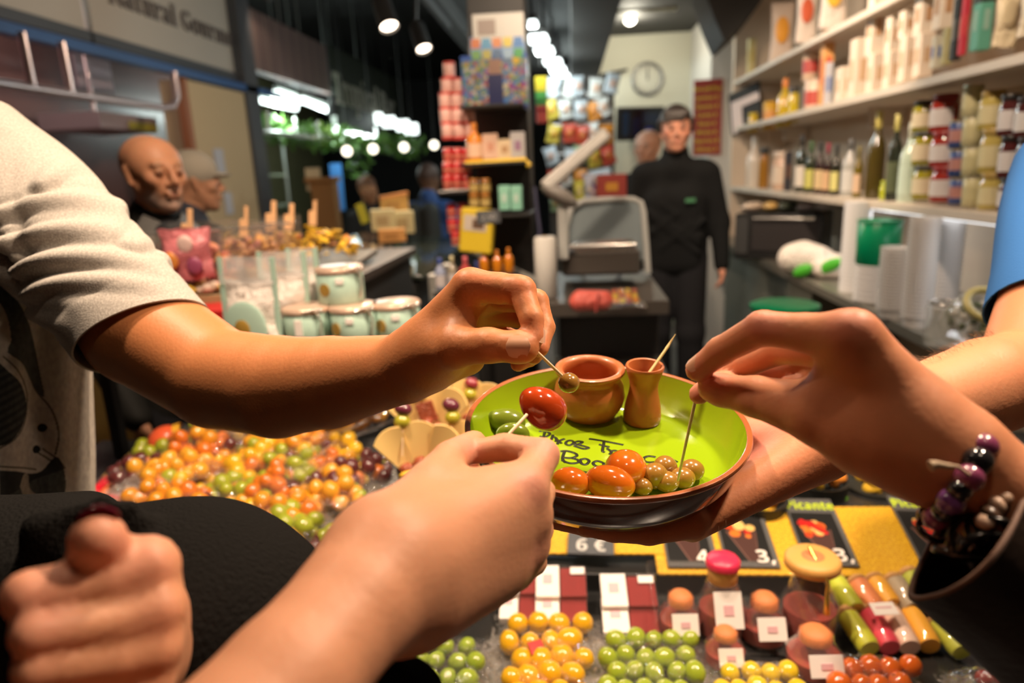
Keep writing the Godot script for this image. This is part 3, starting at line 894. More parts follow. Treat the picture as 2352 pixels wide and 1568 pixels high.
# ---------- the dish ----------
var bowl := Transform3D()
func onb(px: float, py: float, h: float) -> Vector3: return on_plane(px, py, bowl * Vector3(0, h, 0), bowl.basis.y)   # on a plane h above the rim
func dish() -> void:
	var c := P(1390, 968, .60)
	var v := (eye.origin - c).normalized()
	var x := (P(1712, 985, .60) - P(1067, 951, .60)).normalized()
	x = (x - v * x.dot(v)).normalized()
	var up := v.cross(x).normalized()
	var tip := deg_to_rad(27.5)
	var nrm := (up * cos(tip) + v * sin(tip)).normalized()
	bowl = Transform3D(Basis(x, nrm, x.cross(nrm)), c)
	var o := thing("serving_dish", "round clay dish, lime green glaze inside and brown outside, carried on a palm", "dish", bowl)
	var R := .1235
	part("clay_wall", Geo.new().lathe(Transform3D(), [Vector2(.0, -.047), Vector2(.086, -.047), Vector2(.092, -.0455), Vector2(.093, -.043), Vector2(.105, -.038), Vector2(.113, -.026), Vector2(.1188, -.007), Vector2(.1195, -.003)], 96), mat("brown_glaze", Color(.11, .036, .012), .16, 0, .7), o)
	part("bare_rim", Geo.new().lathe(Transform3D(), [Vector2(.1192, -.0045), Vector2(.1222, -.0025), Vector2(.1235, .0), Vector2(.1228, .0022), Vector2(.1205, .0030), Vector2(.1183, .0016)], 96), mat("rim_clay", Color(.34, .10, .03), .25, 0, .4), o)
	part("green_glaze", Geo.new().lathe(Transform3D(), [Vector2(.1186, .0018), Vector2(.1172, -.004), Vector2(.1135, -.015), Vector2(.108, -.0255), Vector2(.102, -.0320), Vector2(.094, -.0352), Vector2(.06, -.0355), Vector2(.0, -.0355)], 96), bumped(mat("lime_glaze", Color(.265, .40, .007), .16, 0, .8), noise("glaze", .012, 2), .04, 8.0), o)
	# brush lettering under the glaze, written as strokes
	var ink := mat("black_ink", Color(.012, .014, .008), .3)
	var letters := [[[1238, 990], [1252, 989], [1263, 996], [1250, 1004], [1240, 1001]], [[1252, 989], [1246, 1012]], [[1270, 998], [1266, 1010]], [[1268, 1001], [1278, 1006], [1276, 1014]], [[1276, 1006], [1290, 1018]], [[1297, 1007], [1285, 1012], [1280, 1020]],
		[[1303, 1012], [1312, 1011], [1318, 1016], [1308, 1022], [1299, 1018], [1303, 1012]], [[1318, 1021], [1330, 1019], [1338, 1014], [1326, 1013], [1320, 1018], [1345, 1025], [1352, 1028], [1340, 1030], [1318, 1023]],
		[[1353, 1007], [1380, 1011], [1432, 1021]], [[1388, 1011], [1386, 1022], [1384, 1035], [1389, 1038]], [[1376, 1020], [1386, 1023], [1400, 1026]], [[1394, 1029], [1404, 1037], [1400, 1043]], [[1402, 1036], [1412, 1034], [1418, 1036]],
		[[1440, 1036], [1425, 1036], [1421, 1043], [1432, 1048], [1444, 1041]], [[1441, 1036], [1452, 1047]], [[1452, 1041], [1464, 1043], [1474, 1052], [1480, 1060]], [[1506, 1049], [1490, 1047], [1478, 1052], [1484, 1060], [1500, 1061], [1507, 1059]], [[1530, 1055], [1546, 1056], [1556, 1061]],
		[[1287, 1036], [1302, 1035], [1320, 1040], [1325, 1046], [1312, 1051], [1292, 1050]], [[1297, 1036], [1292, 1052], [1299, 1062]], [[1312, 1051], [1328, 1056], [1326, 1062], [1308, 1063], [1290, 1056]], [[1332, 1055], [1345, 1053], [1353, 1058], [1346, 1066], [1336, 1064], [1332, 1055]],
		[[1385, 1062], [1372, 1058], [1362, 1063], [1370, 1070], [1384, 1069], [1388, 1062], [1386, 1074], [1374, 1078], [1363, 1073]], [[1376, 1077], [1378, 1088]], [[1376, 1078], [1392, 1077]],
		[[1318, 1085], [1340, 1083], [1375, 1091]], [[1328, 1084], [1336, 1094], [1350, 1102]], [[1352, 1098], [1360, 1095]]]
	var inv := bowl.affine_inverse()
	var script_part := Geo.new()
	for l in letters:
		var pts := []
		var raw := []
		for q in l: raw.append(Vector2(q[0], q[1]))
		for q in curve(raw, 5): pts.append(inv * onb(q.x, q.y, -.0352))
		script_part.tube(pts, .0014, 6, Vector3.UP, .14)
	part("brush_lettering", script_part, ink, o, Transform3D(), "black handwritten lettering")
	# the two clay pots
	var clay := bumped(mat("terracotta", Color(.42, .115, .03), .38, 0, .25), noise("clay", .02, 3), .05, 9.0)
	var base := onb(1352, 950, -.0350)
	o = thing("clay_pot", "round-bellied terracotta pot with a wide mouth standing in the green dish", "pot", Transform3D(bowl.basis, base))
	var s := 165.0 / F * P(1350, 850, .645).distance_to(eye.origin) / .0700 * 1.03
	part("pot_body", Geo.new().lathe(Transform3D(), [Vector2(0, 0), Vector2(.023, 0), Vector2(.027, .002), Vector2(.0335, .013), Vector2(.0352, .022), Vector2(.0335, .032), Vector2(.0298, .039), Vector2(.0297, .0415), Vector2(.0325, .0455), Vector2(.0345, .048), Vector2(.0340, .0503), Vector2(.0318, .0512), Vector2(.0285, .0505), Vector2(.0255, .047), Vector2(.0262, .041), Vector2(.030, .03), Vector2(.030, .015), Vector2(.022, .006), Vector2(0, .005)], 64), clay, o, Transform3D(Basis.from_scale(Vector3.ONE * s), Vector3.ZERO))
	base = onb(1474, 966, -.0352)
	o = thing("toothpick_holder", "slim waisted terracotta cup holding bamboo toothpicks in the green dish", "cup", Transform3D(bowl.basis, base))
	var cup := Transform3D(bowl.basis, base)
	part("cup_body", Geo.new().lathe(Transform3D(), [Vector2(0, 0), Vector2(.0165, 0), Vector2(.0182, .002), Vector2(.0185, .008), Vector2(.0172, .018), Vector2(.0145, .030), Vector2(.0135, .037), Vector2(.0142, .044), Vector2(.0165, .051), Vector2(.0180, .056), Vector2(.0186, .0585), Vector2(.0178, .0600), Vector2(.0158, .0595), Vector2(.0138, .054), Vector2(.0118, .044), Vector2(.0112, .036), Vector2(.013, .02), Vector2(0, .012)], 48), clay, o)
	var wood := mat("bamboo", Color(.66, .50, .22), .6)
	var pale := mat("pale_wood", Color(.80, .60, .38), .6)
	var k := 0
	for q in [[1546, 778], [1552, 767], [1540, 788]]:
		k += 1
		var a := cup * Vector3(-.004 + .003 * k, .018, 0)
		var e: Vector3 = cup.origin + ((cup * Vector3(.008, .058, -.001 + .002 * k)) - cup.origin)
		var p0: Vector3 = cup * Vector3(.0085, .0595, -.003 + .002 * k)
		var tip_at := P(q[0], q[1], (p0 - eye.origin).dot(-eye.basis.z) + .002)
		var dir := (tip_at - p0).normalized()
		solo("toothpick", Geo.new().tube([p0 - dir * .017, p0 + dir * .024, tip_at], [.0009, .0011, .0003], 8), wood, ["tallest bamboo toothpick leaning out of the slim clay cup", "second bamboo toothpick leaning out of the slim clay cup", "shortest bamboo toothpick leaning out of the slim clay cup"][[1, 0, 2][k - 1]], "toothpick")
	# toothpicks in the three hands and what they carry
	var brown := mat("brown_olive", Color(.30, .145, .022), .22, 0, .6)
	var orange := mat("orange_olive", Color(.60, .125, .008), .14, 0, .8)
	orange.subsurf_scatter_enabled = true
	orange.subsurf_scatter_strength = .15
	var redden := mat("red_olive", Color(.44, .05, .008), .13, 0, .8)
	var green := mat("green_olive", Color(.15, .20, .016), .2, 0, .6)
	solo("toothpick", Geo.new().tube([P(1217, 792, .5035), P(1224, 799, .504), P(1290, 862, .528)], [.0011, .0012, .0012], 8), pale, "pale toothpick held by the tanned hand, a brown olive on its tip", "toothpick")
	var ol := Geo.new().ball(Transform3D(), 28, 18, .012)
	solo("olive", ol, brown, "small wrinkled brown olive on the toothpick of the tanned hand", "olive", "", S(P(1307, 879, .534), Vector3(.0085, .0080, .0085)))
	solo("toothpick", Geo.new().tube([P(1130, 1032, .452), P(1168, 998, .452), P(1210, 952, .468)], [.0011, .0012, .0012], 8), pale, "pale toothpick held by the woman's hand, spearing a large glossy orange olive", "toothpick")
	var pear := Geo.new().ball(Transform3D(), 36, 24, 0.0, .16)
	var long := (P(1206, 900, .485) - P(1290, 962, .485)).normalized()
	var bl := Basis(long.cross(eye.basis.z).normalized(), long, eye.basis.z)
	solo("olive", pear, redden, "large glossy red-orange olive speared on the woman's toothpick", "olive", "", S(P(1246, 936, .485), Vector3(.0145, .0185, .0145), bl))
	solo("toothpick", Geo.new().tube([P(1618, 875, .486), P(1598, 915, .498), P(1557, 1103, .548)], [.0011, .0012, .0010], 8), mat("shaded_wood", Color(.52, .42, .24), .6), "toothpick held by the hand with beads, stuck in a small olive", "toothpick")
	var spots := [[1437, 1076, 17.5, 15, 19, orange, "tall glossy orange olive standing behind the other orange ones in the dish"], [1400, 1109, 21, 14, 14.5, orange, "long glossy orange olive lying against the dish rim"], [1310, 1108, 16.5, 12.5, 13, orange, "glossy orange olive at the dish rim beside the woman's fist"],
		[1528, 1072, 10.2, 9.6, 10.2, brown, "tan olive with a dark stem scar, rearmost of the small ones in the dish"], [1504, 1093, 11.2, 11, 11, brown, "round tan olive touching the tall orange one"], [1531, 1106, 10.6, 8.5, 9.6, brown, "tan olive pricked by the toothpick of the beaded hand"], [1568, 1097, 10.5, 8.5, 9.8, brown, "tan olive just behind the pricked one"], [1589, 1079, 10.6, 9, 10, brown, "tan olive nearest the side wall of the dish"], [1476, 1117, 8.4, 7, 8, brown, "smallest tan olive against the dish rim beside the long orange one"],
		[1160, 968, 20, 12.5, 13, green, "long green pointed olive at the far side of the dish"], [1178, 998, 16, 9.5, 12, green, "green olive half hidden by the woman's fist"]]
	for q in spots:
		var r := Vector3(q[2], q[3], q[4]) * .001
		var at := onb(q[0], q[1], -.0352 + r.y)
		var l := bowl.affine_inverse() * at
		var ex := Vector2(l.x, l.z).length() - (.098 - r.x * .8)
		solo("olive", pear if q[5] == green else ol, q[5], q[6], "olive", "", S(at, r if q[5] != green else Vector3(r.z, r.x, r.y), bowl.basis * (Basis(Vector3.UP, rc(-.3, .3)) if q[5] != green else Basis(Vector3.BACK, 1.45))))

# ---------- the market hall and the stall ----------
func slab(called: String, a: Vector3, b: Vector3, m: Material, parent: Node3D = self, label := "", bevel := .003) -> MeshInstance3D:
	return struct(called, Geo.new().box(T((a.x + b.x) * .5, (a.y + b.y) * .5, (a.z + b.z) * .5), (b - a).abs(), bevel), m, parent, label)
func bx(called: String, a: Vector3, b: Vector3, m: Material, parent: Node3D, bevel := .003) -> MeshInstance3D:
	return part(called, Geo.new().box(T((a.x + b.x) * .5, (a.y + b.y) * .5, (a.z + b.z) * .5), (b - a).abs(), bevel), m, parent)

func room() -> void:
	var black := mat("soot_black", Color(.028, .027, .026), .75)
	var stone := bumped(mat("floor_stone", Color(.20, .17, .145), .5), noise("floor", .02, 4), .15, 1.5)
	slab("floor", Vector3(-8, -.1, -17), Vector3(1.75, 0, 2.2), stone, self, "dull brown stone floor of the market hall")
	slab("ceiling", Vector3(-8, 3.75, -17), Vector3(1.75, 3.9, 2.2), black, self, "black ceiling of the market hall")
	slab("wall_far", Vector3(-8, 0, -17), Vector3(1.75, 3.8, -16.8), black, self, "dark wall at the end of the hall")
	slab("wall_rear", Vector3(-8, 0, 2.0), Vector3(1.75, 3.8, 2.2), mat("rear_plaster", Color(.06, .055, .05), .8), self, "plain wall behind the visitors")
	slab("wall_left", Vector3(-8, 0, -17), Vector3(-7.8, 3.8, 2.2), black, self, "dark wall across the hall")
	var cream := mat("shelf_panel", Color(.56, .45, .34), .7)
	slab("wall_right", Vector3(1.58, 0, -17), Vector3(1.75, 3.8, 2.2), cream, self, "cream panel wall behind the goods shelves")
	var plaster := mat("cream_plaster", Color(.66, .64, .52), .8)
	slab("wall_back", Vector3(.27, 0, -6.95), Vector3(1.6, 3.2, -6.8), plaster, self, "cream plaster wall with a clock and a television")
	slab("trim_pier", Vector3(1.12, 0, -6.8), Vector3(1.6, 3.2, -5.85), mat("white_paint", Color(.66, .64, .60), .7), self, "white pier carrying the red menu board")
	slab("ceiling_stall", Vector3(.22, 2.86, -6.8), Vector3(1.6, 2.95, -5.0), mat("stall_ceiling", Color(.055, .065, .055), .6), self, "dark green ceiling over the back of the stall")
	# the long beam with white lamps, and the stall's dark canopy edge
	slab("trim_beam", Vector3(.02, 2.35, -7.4), Vector3(.27, 2.9, -3.2), black, self, "black beam above the clerks' aisle")
	slab("ceiling_canopy", Vector3(-.95, 2.72, -9.0), Vector3(1.6, 2.80, 1.2), black, self, "black canopy over the stall counter")
	slab("trim_track", Vector3(-.86, 2.56, -5.2), Vector3(-.82, 2.60, -.2), mat("track", Color(.05, .05, .05), .4), self, "black lamp track along the stall edge")
	slab("trim_rail", Vector3(-.9, 2.6, -9), Vector3(-.78, 2.74, .6), black, self, "black edge beam of the canopy")

	# --- the facade of the stalls across the aisle
	var maroon := mat("maroon_panel", Color(.20, .095, .085), .35)
	slab("wall_stall", Vector3(-3.4, 0, -5.8), Vector3(-3.3, 3.0, 1.0), maroon, self, "maroon back wall of the meat stall")
	slab("trim_post", Vector3(-2.72, 0, -5.5), Vector3(-2.55, 2.25, -4.62), mat("beige_board", Color(.58, .44, .26), .7), self, "beige board between two market stalls")
	slab("trim_edge", Vector3(-2.58, 0, -4.62), Vector3(-2.52, 2.25, -4.56), mat("red_brown_wood", Color(.34, .13, .055), .5), self, "red-brown wooden edge of the meat stall")
	slab("trim_post", Vector3(-2.74, 0, -5.72), Vector3(-2.52, 3.0, -5.5), mat("dark_steel", Color(.07, .075, .085), .4), self, "dark steel post at the sign's end")
	for q in [[-2.5, 3.9], [-3.7, 3.3]]: pass
	var face := mat("sign_face", Color(.50, .46, .40), .45)
	var o := thing("shop_sign", "wide pale sign board with dark lettering over the meat stall", "sign", T(-2.6, 0, 0))
	bx("sign_panel", Vector3(-.06, 2.40, -5.5), Vector3(0, 3.04, -3.86), face, o)
	bx("sign_frame", Vector3(-.08, 2.34, -5.56), Vector3(.012, 2.40, -3.84), mat("dark_steel", Color(.07, .075, .085), .4), o)
	var t := words("Natural Gourmet", .18, .012, true, "Droid Serif")
	part("lettering", t, mat("sign_ink", Color(.16, .14, .13), .5), o, TV(Vector3(.008, 2.65, -4.82), PI / 2))
	o = thing("shop_sign", "pale sign board with a faint oval emblem nearer the shirt", "sign", T(-2.6, 0, 0))
	bx("sign_panel", Vector3(-.06, 2.40, -3.80), Vector3(0, 3.04, -1.6), face, o)
	bx("sign_frame", Vector3(-.08, 2.34, -3.82), Vector3(.012, 2.40, -1.5), mat("dark_steel", Color(.07, .075, .085), .4), o)
	part("emblem", Geo.new().tube(ring_points(.26, .10, 28), .012, 6, Vector3.RIGHT), mat("sign_ink", Color(.16, .14, .13), .5), o, T(.004, 2.80, -3.35))
	o = thing("neon_bar", "long blue bar running under the pale stall sign", "light bar", T(-2.55, 0, 0))
	bx("bar_body", Vector3(-.04, 2.26, -6.2), Vector3(.03, 2.315, -1.5), mat("blue_bar", Color(.05, .12, .30), .3), o)
	o = thing("meat_rail", "horizontal steel hanging rail in the meat stall", "rail", T(-2.45, 0, 0))
	var steel := mat("pink_steel", Color(.70, .58, .58), .28, .7)
	part("rail_tube", Geo.new().tube([Vector3(0, 2.02, -1.4), Vector3(0, 2.02, -4.15), Vector3(0, 2.04, -4.28), Vector3(0, 2.10, -4.34), Vector3(0, 2.25, -4.35)], .022, 10), steel, o)
	for z in [-2.3, -3.13, -3.38]: part("hanger", Geo.new().tube([Vector3(0, 2.02, z), Vector3(0, 2.26, z)], .02, 10), steel, o)
	o = thing("hanging_scale", "grey hanging scale with a yellow strip in the meat stall", "scale", T(-3.02, 0, -4.35))
	bx("scale_body", Vector3(-.2, 1.92, -.35), Vector3(.2, 2.02, .25), mat("mauve_grey", Color(.34, .26, .27), .5), o)
	bx("yellow_strip", Vector3(.2, 1.925, -.32), Vector3(.215, 1.975, -.02), mat("dull_yellow", Color(.45, .38, .05), .5), o)
	part("scale_rod", Geo.new().tube([Vector3(0, 2.0, 0), Vector3(0, 2.7, 0)], .015, 8), steel, o)
	o = thing("price_board", "pale mauve sheet hanging in the meat stall beside the rail end", "sheet", T(-3.15, 0, -4.6))
	bx("sheet_panel", Vector3(-.01, 2.2, -.18), Vector3(.01, 2.55, .18), mat("mauve_sheet", Color(.50, .38, .42), .6), o)
	o = thing("meat_counter", "low ochre counter front behind the bald man", "counter", T(-2.6, 0, 0))
	bx("counter_front", Vector3(-.6, 0, -4.4), Vector3(0, .95, 0.2), mat("ochre_front", Color(.26, .13, .02), .6), o)
	bx("counter_top", Vector3(-.65, .95, -4.4), Vector3(.05, 1.0, 0.2), steel, o)
	o = thing("notice", "small white notice taped high on the beige board", "notice", T(-2.545, 1.72, -4.95))
	bx("paper", Vector3(0, -.09, -.07), Vector3(.004, .09, .07), mat("notice_paper", Color(.55, .55, .60), .7), o)
	o = thing("notice", "small white notice taped low on the beige board", "notice", T(-2.545, 1.42, -5.0))
	bx("paper", Vector3(0, -.08, -.06), Vector3(.004, .08, .06), mat("notice_paper", Color(.55, .55, .60), .7), o)
	tube_light(Vector3(-2.9, 2.62, -2.6), Vector3(-2.9, 2.62, -4.0), "rosy tube light above the meat rail", Color(1.0, .72, .68), .16)
	for q in [[600, 26, "first"], [752, 282, "second"]]: lamp_spot(on_x(q[0], q[1], -2.4) + Vector3(.06, .10, 0), on_x(q[0], q[1], -2.6) - Vector3(.02, .8, .0), .10, "small warm downlight grazing the slatted fascia, %s along it" % q[2])
	# second stall: slatted fascia, tubes, shelves, plants
	var fascia := struct("trim_fascia", Geo.new().box(T(-2.66, 2.72, -6.75), Vector3(.06, .50, 2.1), .004), mat("fascia_back", Color(.05, .035, .035), .7))
	var slat_mesh := Geo.new().box(Transform3D(), Vector3(.03, .49, .062), .006).done()
	for k in 26: part("slat", slat_mesh, mat("slat_%d" % (k % 3), [Color(.17, .115, .105), Color(.145, .095, .09), Color(.19, .13, .115)][k % 3], .6), fascia, T(-2.615, 2.72, -5.78 - k * .079))
	o = thing("shop_sign", "dark sign with pale brush lettering beyond the slatted fascia", "sign", T(-2.6, 0, 0))
	bx("sign_panel", Vector3(-.06, 2.12, -11.4), Vector3(0, 3.0, -7.85), mat("dark_green_sign", Color(.030, .036, .026), .6), o)
	part("lettering", words("Tropical Bar", .46, .012, false, "Droid Serif"), mat("pale_paint", Color(.40, .38, .32), .6), o, TV(Vector3(.008, 2.55, -9.2), PI / 2))
	slab("wall_stall", Vector3(-4.4, 0, -12), Vector3(-4.3, 3, -5.6), mat("olive_wall", Color(.075, .07, .03), .7), self, "dark olive back wall of the plant-hung stall")
	o = thing("glass_shelf", "dim glass and steel shelf unit in the plant-hung stall", "shelf", T(-3.4, 0, -6.6))
	for y in [1.0, 1.3, 1.62]: bx("shelf_board", Vector3(-.3, y, -.9), Vector3(.3, y + .025, .8), mat("dim_glass", Color(.20, .22, .16), .2), o)
	for z in [-.85, -.1, .75]: part("upright", Geo.new().tube([Vector3(.3, 0, z), Vector3(.3, 2.1, z)], .018, 8), mat("grey_pipe", Color(.42, .45, .42), .4, .5), o)
	for k in 9: bx("dark_box", Vector3(-.2, 1.325 if k % 2 else 1.025, -.85 + k * .18), Vector3(.15, (1.325 if k % 2 else 1.025) + .12 + .05 * (k % 3), -.72 + k * .18), plain([Color(.16, .13, .03), Color(.05, .06, .03), Color(.24, .20, .05)][k % 3]), o)
	o = thing("pipe_frame", "pale pipe frame under the tube lights of the plant-hung stall", "frame", T(-2.6, 0, 0))
	part("pipe", Geo.new().tube([Vector3(0, 1.98, -5.75), Vector3(.05, 1.98, -8.0)], .022, 8), mat("pale_pipe", Color(.55, .60, .55), .35, .4), o)
	for k in 4: part("pipe_hanger", Geo.new().tube([Vector3(0, 1.98, -6.0 - k * .62), Vector3(0, 2.15, -6.0 - k * .62)], .016, 8), mat("pale_pipe", Color(.55, .60, .55), .35, .4), o)
	tube_light(on_x(575, 222, -2.7), on_x(678, 247, -2.7), "white tube light nearest the blue bar")
	tube_light(on_x(634, 212, -3.0), on_x(690, 232, -3.0), "short white tube light set behind the nearest one")
	tube_light(on_x(692, 228, -2.7), on_x(768, 258, -2.7), "white tube light ending below the dark lettered sign")
	tube_light(P(766, 300, 9), P(845, 302, 9), "distant white tube light above the plant garland")
	for k in 8:
		var q: Array = [[798, 255], [832, 266], [864, 272], [893, 280], [925, 288], [945, 296], [800, 300], [850, 304]][k]
		var l := thing("hall_lamp", "square white hall lamp far down the aisle, %s" % ["nearest the dark sign", "second from the dark sign", "third from the dark sign", "fourth from the dark sign", "fifth from the dark sign", "farthest from the dark sign", "low one under the first two", "low one under the farthest ones"][k], "lamp", TV(P(q[0], q[1], 9.2), .1), "white lamps far down the aisle")
		part("lamp_box", Geo.new().box(Transform3D(), Vector3(.17, .14, .10), .01), glow("hall_white", Color(.88, 1.0, .96), 2.6), l)
		part("lamp_cord", Geo.new().tube([Vector3(0, .07, 0), Vector3(0, 3.76 - l.position.y, 0)], .006, 5), black, l)
	for k in 4:
		var q: Array = [[797, 347, 7.2], [857, 342, 7.6], [928, 338, 8.0], [997, 333, 8.4]][k]
		var l := thing("globe_bulb", "small warm white bulb hanging along the plant garland, %s from the tube lights" % ["first", "second", "third", "fourth"][k], "bulb", TV(P(q[0], q[1], q[2])), "bulbs along the plant garland")
		part("bulb", Geo.new().ball(S(Vector3.ZERO, Vector3.ONE * .05), 14, 10), glow("globe_warm", Color(1.0, .90, .70), 3.2), l)
		part("bulb_cord", Geo.new().tube([Vector3(0, .04, 0), Vector3(0, 3.76 - l.position.y, 0)], .005, 5), black, l)
	# the garland
	o = thing("plant_garland", "green trailing plant garland hung along the second stall", "plant", Transform3D())
	var stems := Geo.new()
	var leaf := Geo.new().sheet([[Vector3(-.001, 0, 0), Vector3(.001, 0, 0)], [Vector3(-.016, .025, .004), Vector3(.016, .025, .004)], [Vector3(-.012, .05, .0), Vector3(.012, .05, .0)], [Vector3(-.001, .075, -.012), Vector3(.001, .075, -.012)]]).done()
	var mm := MultiMesh.new()
	mm.transform_format = MultiMesh.TRANSFORM_3D
	mm.mesh = leaf
	mm.instance_count = 900
	for k in 900:
		var t2 := rc(0, 1)
		var p := P(lerpf(590, 965, t2), lerpf(290, 338, t2), lerpf(6.0, 8.8, t2)) + Vector3(rc(-.1, .1), rc(-.13, .07) - (.35 * rc(0, 1) if absf(t2 - .62) < .05 else 0.0), rc(-.1, .1))
		mm.set_instance_transform(k, S(p, Vector3.ONE * rc(.8, 1.6), Basis.from_euler(Vector3(rc(-2.6, 2.6), rc(0, TAU), rc(-1, 1)))))
	var leafm := mat("leaf", Color(.12, .26, .05), .5)
	leafm.backlight_enabled = true
	leafm.backlight = Color(.1, .2, .03)
	var mi := MultiMeshInstance3D.new()
	mi.multimesh = mm
	mi.material_override = leafm
	mi.name = "leaves"
	mi.set_meta("kind", "stuff")
	o.add_child(mi)
	var vine := []
	for k in 12: vine.append(P(lerpf(590, 965, k / 11.0), lerpf(290, 338, k / 11.0) + 6.0 * (k % 2), lerpf(6.0, 8.8, k / 11.0)))
	part("stem", Geo.new().tube(vine, .012, 6), mat("vine_stem", Color(.10, .09, .03), .8), o)
	o = thing("timber_post", "brown wooden post standing beyond the dried fruit", "post", TV(P(750, 470, 5.6), .1))
	bx("post_body", Vector3(-.09, -P(750, 470, 5.6).y, -.09), Vector3(.09, .18, .09), mat("brown_timber", Color(.30, .14, .04), .6), o)
	bx("post_head", Vector3(-.13, .18, -.11), Vector3(.11, .22, .11), mat("brown_timber", Color(.30, .14, .04), .6), o)
	o = thing("price_sign", "small pale card standing on the brown wooden post", "card", TV(P(720, 412, 5.5), .2))
	bx("card_panel", Vector3(-.06, -.09, -.005), Vector3(.06, .09, .005), mat("pale_card", Color(.55, .45, .28), .6), o)
	o = thing("blue_banner", "upright blue banner down the dark aisle", "banner", TV(P(775, 430, 9.5), .2))
	bx("banner_cloth", Vector3(-.08, -.32, -.01), Vector3(.08, .32, .01), mat("banner_blue", Color(.03, .16, .42), .6), o)

	part("banner_pole", Geo.new().tube([Vector3(0, .3, -.02), Vector3(0, -P(775, 430, 9.5).y, -.02)], .012, 6), black, o)
	# --- white lamps down the clerks' aisle
	for k in 7:
		var q: Array = [[1222, 55, 4.0, 24, 30], [1235, 90, 4.4, 46, 28], [1250, 117, 4.9, 42, 25], [1270, 143, 5.5, 40, 27], [1281, 160, 6.2, 36, 21], [1290, 176, 6.9, 36, 21], [1300, 190, 7.6, 33, 19]][k]
		var l := thing("panel_lamp", "white oblong lamp, %s in the row under the black beam" % ["first", "second", "third", "fourth", "fifth", "sixth", "seventh"][k], "lamp", TV(P(q[0], q[1], q[2]), -.05), "white lamps in a row under the black beam")
		var w: float = q[3] / F * q[2]
		part("lamp_face", Geo.new().box(Transform3D(), Vector3(w, .03, w * 1.5), .008), glow("aisle_white", Color(.90, 1.0, .98), 4.0), l)
		part("lamp_case", Geo.new().box(T(0, .03, 0), Vector3(w * 1.1, .03, w * 1.6), .004), black, l)
		part("lamp_stem", Geo.new().tube([Vector3(0, .04, 0), Vector3(0, 2.73 - l.position.y, 0)], .012, 6), black, l)
		if k % 2 == 0: omni(P(q[0], q[1], q[2]) - Vector3(0, .1, 0), Color(.88, 1.0, .97), .32, .06)
	slab("floor_platform", Vector3(.36, 0, -5.6), Vector3(1.07, .09, -2.2), mat("platform", Color(.10, .09, .08), .6), self, "low dark platform the clerks stand on")
	# --- the back of the stall
	o = thing("wall_clock", "round wall clock with a grey rim on the cream wall", "clock", TV(Vector3(P(1487, 181, 6.3).x, P(1487, 181, 6.3).y, -6.78)))
	var tip := Transform3D(Basis(Vector3.RIGHT, PI / 2), Vector3.ZERO)
	part("clock_rim", ring_mesh(.135, .017, 40), mat("clock_rim", Color(.30, .29, .27), .35, .6), o, tip)
	part("clock_face", Geo.new().lathe(tip, [Vector2(.13, 0), Vector2(0, .004)], 36), mat("clock_face", Color(.60, .58, .48), .5), o)
	bx("hour_hand", Vector3(-.006, -.01, .008), Vector3(.006, .07, .012), black, o, .001)
	bx("minute_hand", Vector3(-.005, -.012, .013), Vector3(.005, .1, .016), black, o, .001)
	var mark := Geo.new().box(Transform3D(), Vector3(.008, .022, .004), .001).done()
	for k in 12: part("hour_mark", mark, black, o, Transform3D(Basis(Vector3.BACK, TAU * k / 12), Vector3.ZERO) * T(0, .105, .006))
	var c := P(1472, 284, 5.95)
	o = thing("television", "dark television with dim blue pictures angled under the clock", "television", TV(c, .35, .08))
	bx("screen_frame", Vector3(-.225, -.14, -.03), Vector3(.225, .14, .0), black, o, .008)
	var scr := textured("tv_screen", painted(64, 40, Color(.012, .02, .035), [[.08, .1, .16, .8, Color(.04, .12, .2)], [.3, .3, .2, .6, Color(.02, .06, .14)], [.55, .15, .35, .35, Color(.03, .08, .16)], [.6, .6, .2, .3, Color(.02, .05, .3)]]), .15)
	scr.emission_enabled = true
	scr.emission_texture = scr.albedo_texture
	scr.emission = Color(1, 1, 1)
	scr.emission_operator = BaseMaterial3D.EMISSION_OP_MULTIPLY
	scr.emission_energy_multiplier = .35
	var g := Geo.new()
	g.face([Vector3(-.21, -.125, .002), Vector3(.21, -.125, .002), Vector3(.21, .125, .002), Vector3(-.21, .125, .002)], Vector3.BACK)
	part("screen", g, scr, o)
	part("wall_bracket", Geo.new().tube([Vector3(0, 0, -.03), Vector3(.1, .05, -.5)], .02, 8), black, o)
	c = P(1630, 268, 5.35)
	o = thing("menu_board", "red board with rows of yellow writing hung on the white pier", "menu board", TV(Vector3(c.x, c.y, -5.84), -.1))
	bx("board", Vector3(-.105, -.29, -.01), Vector3(.115, .29, .0), mat("board_red", Color(.33, .03, .02), .5), o)
	for k in 8:
		var y := .22 - k * .066
		part("menu_line", words(["Bocadillos", "Jamon 5", "Queso 4", "Lomo 5", "Atun 4", "Mixto 6", "Iberico 8", "Olivas 3"][k], .045, .002, true), mat("board_yellow", Color(.72, .50, .03), .5), o, T(0, y, .002))
	o = thing("fan_bracket", "thin dark wall bracket pointing at the clock", "bracket")
	part("rod", Geo.new().tube([P(1380, 172, 6.2), P(1440, 160, 6.3)], .012, 6), black, o)
	o = thing("ceiling_lamp", "long dim lamp panel on the green stall ceiling", "lamp", Transform3D())
	part("panel", Geo.new().box(TV(P(1472, 24, 5.0) + Vector3(0, .0, 0), .0, 0, .0), Vector3(.52, .02, .09), .005), mat("dim_panel", Color(.42, .41, .30), .5), o)
	o = thing("ceiling_bulb", "round glowing lamp at the corner of the stall ceiling", "lamp", TV(P(1447, 45, 5.6)))
	part("bulb", Geo.new().ball(S(Vector3.ZERO, Vector3(.05, .04, .05)), 16, 10), glow("bulb_warm", Color(1.0, .95, .72), 5.0), o)
	omni(P(1447, 45, 5.6) - Vector3(0, .12, -.1), Color(1.0, .93, .74), .40, .05)
